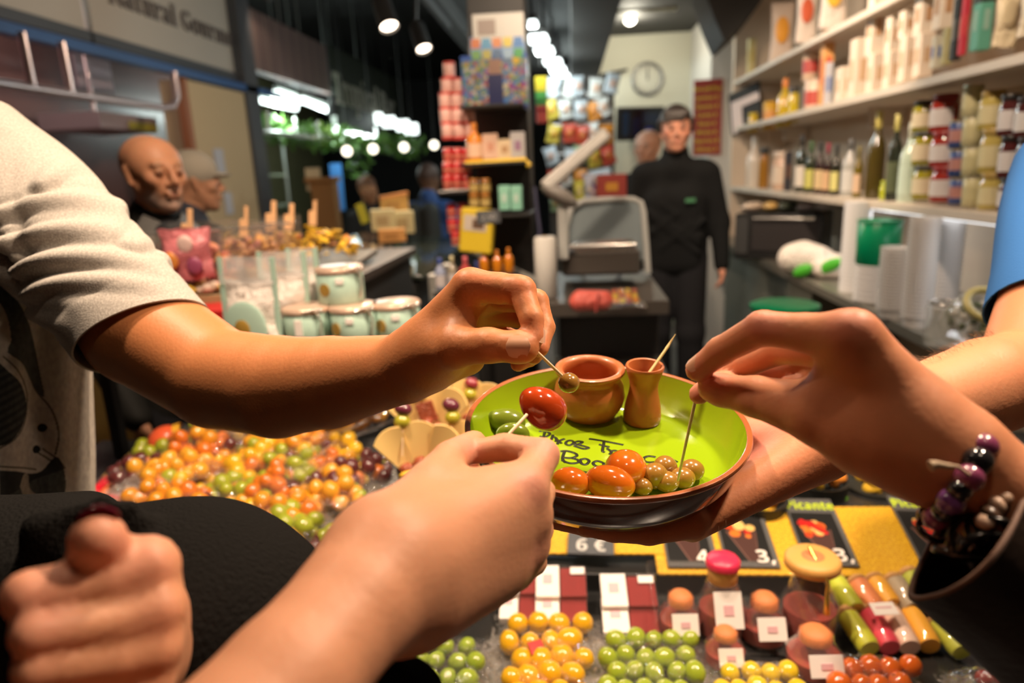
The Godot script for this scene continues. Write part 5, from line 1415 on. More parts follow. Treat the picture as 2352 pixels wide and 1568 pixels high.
func counter() -> void:
	var black := mat("counter_black", Color(.022, .022, .022), .25)
	var o := thing("display_counter", "long black display counter carrying bags, jars and tubes", "counter")
	bx("counter_body", Vector3(-1.35, 0, -1.02), Vector3(1.05, .80, -.42), black, o)
	bx("counter_bed", Vector3(-1.38, .80, -1.06), Vector3(1.06, .835, -.40), black, o)
	bx("card_riser", Vector3(-.30, .0, -1.24), Vector3(1.06, .868, -1.06), black, o)
	bx("rear_step", Vector3(-.36, .0, -1.62), Vector3(1.06, .90, -1.24), black, o)
	bx("salad_bed", Vector3(-1.35, .0, -1.72), Vector3(-.36, .86, -1.02), black, o)
	# yellow non-slip mats with scalloped edges, tilted towards the visitors
	var slope := Transform3D(Basis(Vector3.RIGHT, atan2(.037, .15)), Vector3(0, .872, -1.052))
	var yellow := mat("yellow_mat", Color(.80, .49, .02), .55)
	bumped(yellow, noise("mat_weave", .09, 1, false, [], 256, FastNoiseLite.TYPE_CELLULAR), .12, 11.0)
	yellow.albedo_texture = noise("mat_tone", .09, 1, false, [[.2, .5], [Color(.90, .80, .50), Color(1, 1, 1)]], 256, FastNoiseLite.TYPE_CELLULAR)
	for q in [[-.12, .165, .045, .004, "yellow textured mat strip under the grey price tag"], [.135, .72, .0, .0, "long yellow textured mat under the row of picture cards"]]:
		var m := solo("yellow_mat", scallop(q[1] - q[0], .165 - q[2], .004), yellow, q[4], "mat", "", slope * T((q[0] + q[1]) * .5, .004 + q[3] * .3, -(.165 + q[2]) * .5))
	var n := 0
	for q in [[1534, 1652, 1311, "Mixto", "4,", "picture card priced 4 beside the holding palm"], [1668, 1792, 1311, "Queso y Oregano", "3,", "picture card lettered in lime for cheese and oregano"], [1850, 1972, 1308, "Picante", "3,", "picture card lettered Picante with red snacks"], [2115, 2240, 1305, "Picante", "3,", "picture card half hidden behind the leather cuff"]]:
		var a := on_plane(q[0], q[2], slope.origin, slope.basis.y)
		var b := on_plane(q[1], q[2], slope.origin, slope.basis.y)
		var w := (b - a).length()
		var c := thing("picture_card", q[5], "card", Transform3D(slope.basis * Basis(Vector3.UP, -.02 * n), (a + b) * .5 + slope.basis.y * .007))
		bx("card_board", Vector3(-w * .5, 0, -.168), Vector3(w * .5, .003, .0), mat("card_black", Color(.10, .10, .10), .45), c, .0008)
		var g := Geo.new()
		g.face([Vector3(-w * .46, .0036, -.012), Vector3(w * .40, .0036, -.012), Vector3(w * .40, .0036, -.128), Vector3(-w * .46, .0036, -.128)], Vector3.UP)
		part("photo_print", g, textured("cone_picture_%d" % n, cone_picture(n), .4), c)
		var flat := Basis(Vector3.RIGHT, -PI / 2)
		var t := words(q[3], .024 if q[3].length() < 9 else .0135, .0008, true)
		part("title", t, mat("lime_print", Color(.55, .72, .03), .5), c, Transform3D(flat * Basis.from_scale(Vector3(1, 1.25, 1)), Vector3(-.0, .0042, -.147)))
		part("price", words(q[4], .040, .0008, true), mat("white_print", Color(.85, .80, .74), .5), c, Transform3D(flat, Vector3(w * .28, .0046, -.022)))
		n += 1
	o = thing("price_tag", "small dark grey tag chalked 6 on the yellow mat strip", "price tag", Transform3D(slope.basis * Basis(Vector3.UP, -.04), on_plane(1357, 1268, slope.origin, slope.basis.y) + slope.basis.y * .012))
	bx("tag_board", Vector3(-.041, 0, -.032), Vector3(.041, .006, .022), mat("slate", Color(.085, .09, .10), .5), o, .001)
	part("digits", words("6 €", .040, .0008, true), mat("chalk", Color(.55, .55, .53), .8), o, Transform3D(Basis(Vector3.RIGHT, -PI / 2), Vector3(0, .0068, .002)))
	var clear := glass("tray_clear", Color(.9, .88, .85), .025)
	# clear tray with jars
	o = thing("clear_tray", "clear plastic tray holding the corked jars", "tray")
	var ta := on_y(1520, 1345, .90)
	bx("tray_back", Vector3(.115, .835, -1.045), Vector3(.345, .905, -1.042), clear, o, .001)
	bx("tray_side", Vector3(.112, .835, -1.045), Vector3(.115, .895, -.90), clear, o, .001)
	bx("tray_side", Vector3(.345, .835, -1.045), Vector3(.348, .895, -.90), clear, o, .001)
	bx("tray_floor", Vector3(.112, .835, -1.045), Vector3(.348, .838, -.90), clear, o, .001)
	var cork := mat("cork_wood", Color(.62, .33, .10), .6)
	var paper := mat("label_white", Color(.84, .78, .74), .6)
	var jar_glass := glass("spice_glass", Color(.95, .9, .85), .06, .03)
	var jars := [[1562, 1452, .034, .075, 0, "squat saffron jar with a white label at the far end of the clear tray"], [1655, 1450, .036, .125, 1, "tall corked bottle with a pink wax top in the clear tray"], [1752, 1462, .036, .078, 0, "squat saffron jar with a tilted white label in the middle of the clear tray"], [1855, 1452, .041, .130, 2, "big glass jar with a wooden lid and a hanging brass spoon"],
		[1664, 1520, .030, .060, 0, "small white-labelled jar in front of the pink-topped bottle"], [1868, 1535, .040, .070, 3, "square white-labelled jar in front of the wooden-lidded jar"]]
	for q in jars:
		var at := on_y(q[0], q[1], .84)
		var r: float = q[2]
		var h: float = q[3]
		var j := thing("spice_jar", q[5], "jar", TV(at, .4))
		part("jar_glass", Geo.new().lathe(Transform3D(), [Vector2(0, 0), Vector2(r * .95, 0), Vector2(r, .006), Vector2(r, h * .45), Vector2(r * .62, h * .72), Vector2(r * .58, h * .9)], 8 if q[4] in [0, 3] else 28), jar_glass, j)
		part("filling", Geo.new().lathe(Transform3D(), [Vector2(0, .004), Vector2(r * .9, .004), Vector2(r * .93, h * .36), Vector2(0, h * .38)], 24), mat("saffron", Color(.30, .035, .02), .6), j)
		if q[4] == 1:
			cyl(j, "cork", r * .62, h * .72, h, cork)
			part("wax_top", Geo.new().lathe(Transform3D(), [Vector2(r * .70, h * .93), Vector2(r * .72, h * 1.0), Vector2(r * .6, h * 1.04), Vector2(0, h * 1.05)], 24), mat("wax_pink", Color(.70, .03, .09), .35), j)
		elif q[4] == 2:
			cyl(j, "wooden_lid", r * .98, h * .86, h * 1.02, mat("lid_wood", Color(.70, .36, .09), .5), .005)
			cyl(j, "lid_stamp", r * .4, h * 1.02, h * 1.025, mat("stamp_red", Color(.62, .20, .07), .6), .0004)
			part("brass_spoon", Geo.new().tube([Vector3(.0, h * 1.1, -.01), Vector3(.0, h * 1.04, .0), Vector3(-.01, h * .9, r * 1.05), Vector3(-.01, h * .5, r * 1.08)], [.002, .0025, .0025, .005], 8), mat("brass", Color(.75, .50, .12), .25, .9), j)
		else: part("cork", Geo.new().lathe(Transform3D(), [Vector2(r * .56, h * .70), Vector2(r * .56, h * .84), Vector2(r * .40, h * .93), Vector2(0, h * .96)], 20), mat("cork_red", Color(.62, .20, .06), .6), j)
		var lb: Node3D = j
		if q[4] != 2: lb = part("label", Geo.new().box(TV(Vector3(-.3 * r, h * .50, r * .92), -.35, -.5), Vector3(r * 1.15, h * .42, .0012), .0004), paper, j)
		if q[4] != 2: part("label_print", Geo.new().box(TV(Vector3(-.3 * r, h * .50, r * .92) + Vector3(-.0003, .0005, .0010), -.35, -.5), Vector3(r * .4, h * .12, .0010), .0003), mat("label_pink", Color(.70, .42, .45), .6), lb)
	# flat boxes of red threads
	var sx := [[1195, 1395, .066, "clear box of red saffron half hidden by the fist"], [1290, 1402, .085, "clear box of red saffron with a white card, beside the grey price tag"], [1448, 1425, .090, "largest clear box of red saffron, nearest the jars"]]
	for k in 3:
		var q: Array = sx[k]
		for s in 2:
			if k == 0 and s == 0: pass
			var at := on_y(q[0], q[1], .85) + Vector3(0, .022 * s, -.034 * s)
			var b := thing("saffron_box", q[3] if s == 0 else q[3].replace("clear box", "rear clear box"), "box", TV(at, .03, .35))
			var w: float = q[2]
			bx("box_film", Vector3(-w * .5, 0, -.032), Vector3(w * .5, .016, .032), clear, b, .002)
			bx("red_threads", Vector3(-w * .02, .001, -.028), Vector3(w * .48, .013, .028), bumped(mat("red_threads", Color(.36, .02, .018), .6), noise("threads", .15, 3), .2, 20.0), b, .002)
			var wc := bx("white_card", Vector3(-w * .5, .001, -.031), Vector3(-w * .04, .0165, .031), paper, b, .001)
			bx("small_label", Vector3(w * .18, .0162, -.026), Vector3(w * .46, .0172, -.012), paper, b, .0004)
			bx("card_print", Vector3(-w * .36, .0166, -.012), Vector3(-w * .18, .0172, .006), mat("label_pink", Color(.70, .42, .45), .6), wc, .0003)
	# tubes of spice in two rows
	var caps := [["lime", Color(.60, .66, .03)], ["salmon", Color(.80, .26, .08)], ["orange", Color(.86, .42, .02)], ["grey brown", Color(.42, .33, .21)], ["lime", Color(.48, .52, .05)], ["lime", Color(.64, .67, .03)], ["crimson", Color(.82, .05, .10)], ["pale pink", Color(.90, .64, .50)], ["orange", Color(.88, .43, .02)], ["lime", Color(.50, .54, .04)]]
	var ends := [[1912, 1325, 1966, 1402], [1962, 1330, 2012, 1398], [2002, 1325, 2050, 1392], [2046, 1325, 2100, 1400], [2082, 1312, 2140, 1392], [1938, 1402, 2000, 1492], [1990, 1395, 2046, 1490], [2036, 1392, 2092, 1490], [2084, 1390, 2138, 1486], [2150, 1418, 2212, 1500]]
	var where := ["rear row next to the wooden lid", "rear row, second from the wooden lid", "rear row behind the white tag", "rear row, dull one behind the leather cuff", "rear row, mostly behind the cuff", "front row nearest the jars", "front row between lime and pale pink", "front row between crimson and orange", "front row beside the pale pink one", "lying apart below the leather cuff"]
	for k in 10:
		var e: Array = ends[k]
		var rear := k < 5
		var a := on_y(e[0], e[1], .885 if rear else .865)
		var b := on_y(e[2], e[3], .870 if rear else .852)
		var dir := (b - a).normalized()
		var tb := thing("spice_tube", "%s filled spice tube in the %s" % [caps[k][0], where[k]] if k != 9 else "lime filled spice tube lying apart below the leather cuff", "tube", Transform3D(Basis(Vector3.UP.cross(-dir).normalized(), (-dir).cross(Vector3.UP.cross(-dir).normalized()), -dir) * Basis(Vector3.RIGHT, PI / 2), b))
		var l := (b - a).length()
		var r := .0175
		part("filling", Geo.new().lathe(Transform3D(), [Vector2(0, .002), Vector2(r * .8, .002), Vector2(r * .92, .008), Vector2(r * .92, l * .82), Vector2(0, l * .83)], 20), mat("spice_%d" % k, caps[k][1], .5), tb)
		part("tube_glass", Geo.new().lathe(Transform3D(), [Vector2(0, 0), Vector2(r * .8, 0), Vector2(r, .006), Vector2(r, l * .9)], 20), clear, tb)
		cyl(tb, "cork", r * .9, l * .86, l, cork)
		part("print", Geo.new().lathe(Transform3D(), [Vector2(r * 1.005, l * .25), Vector2(r * 1.005, l * .6)], 10, PI * .25, PI * .75), mat("tube_print_%d" % k, caps[k][1].lerp(Color(.85, .8, .7), .22), .5), tb)
	for q in [[2030, 1398, "white paper tag lying between the two rows of spice tubes", .03]]:
		var tg := thing("paper_tag", q[2], "tag", TV(on_y(q[0], q[1], .895), .1, .3))
		bx("tag_sheet", Vector3(-.018, 0, -.011), Vector3(.018, .0015, .011), paper, tg, .0004)
		bx("tag_line", Vector3(-.012, .0016, -.003), Vector3(.012, .002, .0), mat("label_pink", Color(.70, .42, .45), .6), tg, .0002)
	bags()
	heap()
	cones()

func scallop(w: float, l: float, t: float) -> Geo:
	var pts := []
	var pitch := .0075
	var nx := int(w / pitch)
	var nz := int(l / pitch)
	for k in nx: for s in 3: pts.append(Vector2(-w * .5 + (k + s / 3.0) * w / nx, l * .5 + .0022 * sin(PI * s / 3.0)))
	for k in nz: for s in 3: pts.append(Vector2(w * .5 + .0022 * sin(PI * s / 3.0), l * .5 - (k + s / 3.0) * l / nz))
	for k in nx: for s in 3: pts.append(Vector2(w * .5 - (k + s / 3.0) * w / nx, -l * .5 - .0022 * sin(PI * s / 3.0)))
	for k in nz: for s in 3: pts.append(Vector2(-w * .5 - .0022 * sin(PI * s / 3.0), -l * .5 + (k + s / 3.0) * l / nz))
	var g := Geo.new()
	var poly := PackedVector2Array(pts)
	var ids := Geometry2D.triangulate_polygon(poly)
	for side in [0, 1]:
		var s := g.v.size()
		for p in pts: g.vert(Vector3(p.x, -t * side, p.y), Vector3.UP if side == 0 else Vector3.DOWN, p * 10.0)
		for k in range(0, ids.size(), 3): g.tri(s + ids[k], s + ids[k + 1], s + ids[k + 2])
	for k in pts.size():
		var a: Vector2 = pts[k]
		var b: Vector2 = pts[(k + 1) % pts.size()]
		var nn := Vector3((b - a).y, 0, -(b - a).x).normalized()
		if nn.dot(Vector3(a.x, 0, a.y)) < 0.0: nn = -nn
		g.face([Vector3(a.x, 0, a.y), Vector3(b.x, 0, b.y), Vector3(b.x, -t, b.y), Vector3(a.x, -t, a.y)], nn)
	return g

func bags() -> void:
	var film := bumped(glass("bag_film", Color(.92, .88, .82), .02, .06), noise("film", .02, 3, false, [], 256, FastNoiseLite.TYPE_CELLULAR), 1.2, 9.0)
	var shape := Geo.new().ball(Transform3D(), 14, 9, .05).done()
	var list := [
		[[900, 1120], [1462, 1620], 46, .0135, Color(.27, .36, .035), "bag_of_olives", "clear bag of green olives under the woman's forearm", "green olive in the clear bag under the forearm", "olive"],
		[[1150, 1372], [1412, 1630], 50, .0170, Color(.72, .38, .012), "bag_of_peppers", "clear bag of golden pickled peppers in front of the saffron boxes", "golden pickled pepper in the clear bag before the saffron boxes", "pepper"],
		[[1378, 1612], [1452, 1630], 46, .0138, Color(.30, .38, .03), "bag_of_olives", "clear bag of green olives beside the golden peppers", "green olive in the clear bag beside the golden peppers", "olive"],
		[[1640, 1850], [1525, 1640], 46, .0135, Color(.68, .48, .02), "bag_of_onions", "clear bag of small yellow pickled onions before the jars", "small yellow pickled onion in the clear bag before the jars", "onion"],
		[[1905, 2110], [1512, 1640], 50, .0155, Color(.66, .13, .015), "bag_of_tomatoes", "clear bag of glossy red-orange tomatoes before the spice tubes", "glossy red-orange tomato in the clear bag before the spice tubes", "tomato"],
		[[2225, 2400], [1545, 1640], 42, .0125, Color(.22, .035, .03), "bag_of_beans", "clear bag of dark red olives at the corner by the leather jacket", "dark red olive in the bag by the leather jacket", "olive"]]
	for b in list:
		var x0: float = b[0][0]
		var x1: float = b[0][1]
		var y0: float = b[1][0]
		var y1: float = b[1][1]
		var step: float = b[2]
		var m := mat("fruit_" + b[4].to_html(), b[4], .18, 0, .7)
		m.subsurf_scatter_enabled = true
		m.subsurf_scatter_strength = .1
		var mid := on_y((x0 + x1) * .5, (y0 + y1) * .5, .852)
		var w := (on_y(x1, (y0 + y1) * .5, .852) - on_y(x0, (y0 + y1) * .5, .852)).length()
		var l := (on_y((x0 + x1) * .5, y1, .852) - on_y((x0 + x1) * .5, y0, .852)).length()
		var o := thing(b[5], b[6], "bag", TV(mid))
		part("film_top", film_sheet(w * 1.22, l * 1.2, .030, hash(b[6]) % 99), film, o)
		part("film_base", film_sheet(w * 1.34, l * 1.26, .006, hash(b[6]) % 77), bumped(glass("film_fold", Color(.95, .88, .80), .13, .08), noise("film", .02, 3, false, [], 256, FastNoiseLite.TYPE_CELLULAR), 1.4, 9.0), o, T(0, -.008, 0))
		var first: MeshInstance3D = null
		var row := 0
		var y := y0 + step * .4
		while y < y1:
			var x := x0 + step * (.45 if row % 2 else .9)
			while x < x1 - step * .3:
				var at := on_y(x + rc(-7, 7), y + rc(-6, 6), .860 + rc(-.003, .005))
				var r: float = b[3] * rc(.9, 1.1)
				var s := Vector3(r, r * 1.12, r) if b[8] == "olive" else Vector3(r, r * rc(.9, 1.25), r) if b[8] == "pepper" else Vector3.ONE * r
				var xf := S(at, s, Basis.from_euler(Vector3(rc(-1.5, 1.5), rc(0, TAU), rc(-1.5, 1.5))))
				if first == null: first = solo(b[8], shape, m, b[7], b[8], b[7] + "s", xf)
				else: copy(first, xf)
				x += step * .93
			y += step * .80
			row += 1
		if b[8] == "pepper":
			solo("red_pepper", Geo.new().box(Transform3D(), Vector3(.022, .004, .022), .002), mat("pepper_red", Color(.56, .03, .025), .25), "square piece of red pepper among the golden peppers", "pepper", "", TV(on_y(1232, 1486, .878), .4, .3))

func heap() -> void:
	var film := bumped(glass("heap_film", Color(.95, .88, .80), .03, .05), noise("film", .02, 3, false, [], 256, FastNoiseLite.TYPE_CELLULAR), 1.2, 9.0)
	var mesh := Geo.new().ball(Transform3D(), 12, 8, .04).done()
	var tones := [Color(.70, .27, .02), Color(.72, .42, .02), Color(.33, .37, .03), Color(.66, .17, .02), Color(.11, .025, .025), Color(.74, .34, .03)]
	var names := ["orange", "yellow", "green", "red-orange", "dark purple", "amber"]
	var protos := []
	var spots := []
	for r in 7:
		for q in 8:
			var px := 330.0 + q * 82.0 + (41.0 if r % 2 else 0.0) + rc(-18, 18)
			var py := 985.0 + r * 47.0 + rc(-12, 12)
			if px < 330.0 + maxf(0.0, 1060.0 - py) * 1.3 or px > 950.0 - maxf(0.0, py - 1050.0) * 1.15 or (px > 850 and py < 1150): continue
			spots.append([Vector2(px, py), r, q])
	var made := 0
	var k := 0
	for w in spots:
		var p: Vector2 = w[0]
		var main: int = (w[2] + w[1] * 2) % 6
		k += 1
		var low := clampf((p.y - 960.0) / 320.0, 0, 1)
		var hgt := lerpf(1.0, .90, low) + .02 * sin(k * 2.1)
		var at := on_y(p.x, p.y, hgt)
		var b := Basis.from_euler(Vector3(.35 + rc(-.35, .35), rc(0, TAU), rc(-.3, .3)))
		var o := thing("bag_of_olives", "clear crinkled bag of mostly %s olives in the %s row of the heap" % [names[main], ["rearmost", "second", "third", "fourth", "fifth", "sixth", "nearest"][w[1]]], "bag", Transform3D(b, at), "clear bags of mixed olives in the heap")
		part("film_top", film_sheet(.17, .135, .034, k), film, o)
		part("film_base", film_sheet(.19, .15, -.008, k + 50), bumped(glass("film_fold", Color(.95, .88, .80), .13, .08), noise("film", .02, 3, false, [], 256, FastNoiseLite.TYPE_CELLULAR), 1.4, 9.0), o, T(0, -.012, 0))
		var fill := MultiMesh.new()
		fill.transform_format = MultiMesh.TRANSFORM_3D
		fill.use_colors = true
		fill.mesh = mesh
		fill.instance_count = 26
		for j in 26:
			var a := rc(0, TAU)
			var rr := sqrt(rc(0, 1))
			var rad := rc(.0125, .017)
			fill.set_instance_transform(j, S(Vector3(cos(a) * rr * .075, rc(-.008, .014) * (1.1 - rr), sin(a) * rr * .055), Vector3(rad, rad * 1.15, rad), Basis.from_euler(Vector3(rc(0, 3), rc(0, 3), 0))))
			fill.set_instance_color(j, tones[main if j % 5 < 3 else (j + k * 2) % 6])
		var mi := MultiMeshInstance3D.new()
		mi.name = "olive_filling"
		mi.multimesh = fill
		var fm := mat("olive_mix", Color(1, 1, 1), .2, 0, .6)
		fm.vertex_color_use_as_albedo = true
		fm.vertex_color_is_srgb = false
		mi.material_override = fm
		mi.set_meta("kind", "stuff")
		o.add_child(mi)
		# the olives that show on top of the bag, one by one
		for j in 6:
			if made >= 280: break
			var c: int = main if j % 6 < 4 else (j + k) % 6
			var a := j * 1.05 + k
			var rad := rc(.0135, .018)
			var xf := S(o.transform * Vector3(cos(a) * .036, .022, sin(a) * .028), Vector3(rad, rad * 1.15, rad), b * Basis.from_euler(Vector3(rc(0, 3), rc(0, 3), 0)))
			if protos.size() <= c or protos[c] == null:
				while protos.size() <= c: protos.append(null)
				protos[c] = solo("olive", mesh, mat("mix_%d" % c, tones[c], .18, 0, .6), "glossy %s olive in the heap of clear bags" % names[c], "olive", "%s olives in the heap of bags" % names[c], xf)
			else: copy(protos[c], xf)
			made += 1
	# the things at the heap's far corner
	var o := thing("red_dish", "shiny red dish with an orange ring and a white morsel, beside the black coat", "dish", TV(on_y(318, 1128, .93), 0, .22))
	part("dish_body", Geo.new().lathe(Transform3D(), [Vector2(0, 0), Vector2(.05, .002), Vector2(.078, .02), Vector2(.083, .024), Vector2(.076, .022), Vector2(.05, .007), Vector2(0, .006)], 36), mat("dish_red", Color(.66, .012, .03), .2, 0, .5), o)
	part("orange_ring", ring_mesh(.04, .009, 28), mat("ring_orange", Color(.68, .17, .05), .4), o, T(-.015, .016, .02))
	part("white_morsel", Geo.new().ball(S(Vector3(.005, .022, .02), Vector3(.014, .011, .024)), 12, 8, .2), mat("morsel", Color(.82, .68, .56), .4), o)
	o = thing("tomato_pack", "round red-orange pack with yellow and black bands by the resting hand", "pack", TV(on_y(395, 1040, .97), .4, 0, .2))
	part("pack_body", Geo.new().ball(S(Vector3(0, .03, 0), Vector3(.04, .036, .036)), 18, 12), mat("pack_red", Color(.74, .11, .04), .25), o)
	part("yellow_band", Geo.new().lathe(Transform3D(Basis(Vector3.BACK, PI / 2), Vector3(.03, .03, 0)), [Vector2(.031, -.008), Vector2(.031, .008)], 24), plain(Color(.72, .38, .03), .4), o)
	part("black_band", Geo.new().lathe(Transform3D(Basis(Vector3.BACK, PI / 2), Vector3(.046, .03, 0)), [Vector2(.027, -.008), Vector2(.024, .008), Vector2(0, .008)], 24), plain(Color(.03, .03, .03), .4), o)
	o = thing("red_plate", "dark red plate with an orange edge behind the tomato pack", "plate", TV(on_y(440, 1030, .96), 0, .9))
	part("plate_disc", Geo.new().lathe(Transform3D(), [Vector2(.05, 0), Vector2(.055, .012), Vector2(0, .014)], 28), plain(Color(.24, .02, .015), .4), o)
	part("plate_edge", ring_mesh(.054, .006, 28), plain(Color(.66, .16, .04), .4), o)
	for q in [[335, 1066, Color(.66, .42, .03), "yellow and red packet at the edge of the counter"], [365, 1082, Color(.36, .36, .33), "grey packet at the edge of the counter"], [282, 1100, Color(.42, .26, .05), "brown packet at the corner of the counter"], [385, 1085, Color(.36, .40, .02), "lime packet beside the red dish"]]:
		o = thing("packet", q[3], "packet", TV(on_y(q[0], q[1], .93), rc(.2, .6), .1))
		part("packet_body", Geo.new().ball(S(Vector3(0, .012, 0), Vector3(.04, .014, .024)), 14, 8, .1), plain(q[2], .35), o)
		part("packet_seal", Geo.new().box(T(.04, .012, 0), Vector3(.012, .003, .04), .001), plain(q[2].lightened(.2), .35), o)

func cones() -> void:
	var cheese := mat("cheese", Color(.88, .60, .22), .45)
	cheese.subsurf_scatter_enabled = true
	cheese.subsurf_scatter_strength = .1
	var rind := mat("cheese_rind", Color(.75, .36, .06), .45)
	var ham := bumped(mat("cured_ham", Color(.34, .075, .03), .35), noise("ham", .04, 3), .3, 14.0)
	var sheet := mat("cone_paper", Color(.02, .022, .02), .5)
	var print_m := mat("cone_print", Color(.08, .26, .01), .5)
	var stick := mat("pale_wood", Color(.80, .60, .38), .6)
	var dark := mat("purple_olive", Color(.14, .025, .045), .2, 0, .7)
	var pale := mat("yellow_olive", Color(.42, .38, .03), .2, 0, .7)
	var red := mat("red_grape", Color(.30, .035, .05), .2, 0, .7)
	var ol := Geo.new().ball(Transform3D(), 16, 10, .03).done()
	var list := [[965, 1072, 1.12, 926, 938, 924, 967, dark, pale, "front cone of cheese wedges and cured ham, nearest the salad bags", "toothpick with a purple and a green olive in the front cone"],
		[1060, 1070, 1.16, 1036, 930, 1040, 958, dark, pale, "cone of cheese wedges and ham half hidden by the green dish", "toothpick with a purple and a green olive beside the dish rim"],
		[985, 985, 1.32, 960, 880, 963, 906, null, pale, "rear cone of cheese with a broad slice of ham below the tanned hand", "toothpick with one green olive in the rear cone"],
		[1075, 975, 1.36, 1084, 880, 1080, 905, red, pale, "rearmost cone of cheese behind the dish rim", "toothpick with a plum-red and a green olive in the rearmost cone"]]
	for q in list:
		var base := P(q[0], q[1], q[2])
		var s: float = q[2] / F
		var o := thing("snack_cone", q[9], "snack cone", TV(base, rc(-.15, .15)))
		var R := 55.0 * s
		var H := 100.0 * s
		part("paper_cone", Geo.new().lathe(Transform3D(), [Vector2(R * .14, .903 - base.y), Vector2(R, -H * .02), Vector2(R * .97, -H * .02), Vector2(R * .12, .908 - base.y)], 28), sheet, o)
		for k in 3:
			var a := (k - 1) * .62
			var g := Geo.new()
			var rows := []
			for r in 8:
				var line := []
				for c in 9:
					var u := c / 8.0 - .5
					var v := r / 7.0
					line.append(Vector3(u * R * lerpf(.55, 1.35, v), v * H * (1.15 - u * u * .5), -.25 * R - R * .25 * v + .12 * R * u * u * 4.0 * v))
				rows.append(line)
			part("cheese_slice", g.sheet(rows, .004), cheese if k != 1 else cheese, o, Transform3D(Basis(Vector3.UP, -a * .7) * Basis(Vector3.BACK, -a * .75), Vector3(a * R * .55, -H * .12, 0)))
		for k in 3: part("ham_slice", Geo.new().ball(S(Vector3((k - 1) * R * .5, H * (.05 + .12 * (k % 2)), R * .3), Vector3(R * .34, H * .13, R * .3), Basis(Vector3.BACK, k * .9)), 12, 8, .18), ham, o)
		part("potato_crisp", Geo.new().ball(S(Vector3(-R * .45, -H * .03, R * .62), Vector3(R * .36, H * .10, R * .2)), 12, 8, .1), mat("crisp", Color(.72, .44, .03), .4), o)
		part("beet_slice", Geo.new().ball(S(Vector3(R * .42, -H * .06, R * .58), Vector3(R * .34, H * .06, R * .2), Basis(Vector3.BACK, .3)), 12, 8, .1), mat("beet", Color(.24, .03, .03), .4), o)
		if q[2] > 1.3 and q[0] < 1000: part("ham_fold", Geo.new().box(TV(Vector3(0, H * .42, R * .1), .1, -.1, .3), Vector3(R * .75, H * .5, .006), .003), ham, o)
		var sk := thing("olive_skewer", q[10], "skewer", T(0, 0, 0))
		var top := P(q[3], q[4] - 8, q[2])
		var bot := P(q[5], q[6] + 80, q[2] - .01)
		part("stick", Geo.new().tube([bot, top], .0012, 6), stick, sk)
		part("green_olive", ol, q[8], sk, S(P(q[5], q[6], q[2]), Vector3(.0135, .0125, .0135)))
		if q[7] != null: part("dark_olive", ol, q[7], sk, S(P(q[3], q[4], q[2]), Vector3(.0155, .0115, .013), Basis(Vector3.BACK, -.3)))
	# black cones with green print in the shade behind the picture cards
	for q in [[1742, 1142, 1.30, "black cone of yellow crisps nearest the holding wrist"], [1882, 1098, 1.36, "black cone of yellow crisps with green print, middle of the dark row"], [2012, 1112, 1.38, "black cone of orange crisps with green print, beneath the beaded wrist"]]:
		var base := P(q[0], q[1], q[2])
		var s: float = q[2] / F
		var R := 66.0 * s
		var H := 130.0 * s
		var o := thing("snack_cone", q[3], "snack cone", TV(base))
		part("paper_cone", Geo.new().lathe(Transform3D(), [Vector2(R * .45, .903 - base.y), Vector2(R * .62, -H), Vector2(R, 0), Vector2(R * .96, 0), Vector2(R * .42, .908 - base.y)], 28), sheet, o)
		for k in 7: part("crisp", Geo.new().ball(S(Vector3(cos(k * 2.1) * R * .5, H * (.04 + .05 * (k % 3)), sin(k * 2.1) * R * .5), Vector3(R * .42, H * .10, R * .36), Basis(Vector3.BACK, k * .5)), 10, 7, .1), mat("crisp" if k % 3 else "crisp_amber", Color(.72, .44, .03) if k % 3 else Color(.70, .24, .03), .4), o)
		for k in 3:
			var pts := []
			for j in 10:
				var a := lerpf(.35, 2.5, j / 9.0)
				var yy := -H * (.28 + .13 * k) - H * .06 * sin(j * .35)
				var rr := lerpf(R, R * .62, -yy / H) + .001
				pts.append(Vector3(cos(a) * rr, yy, sin(a) * rr))
			part("green_print", Geo.new().tube(pts, .0022, 5), print_m, o)

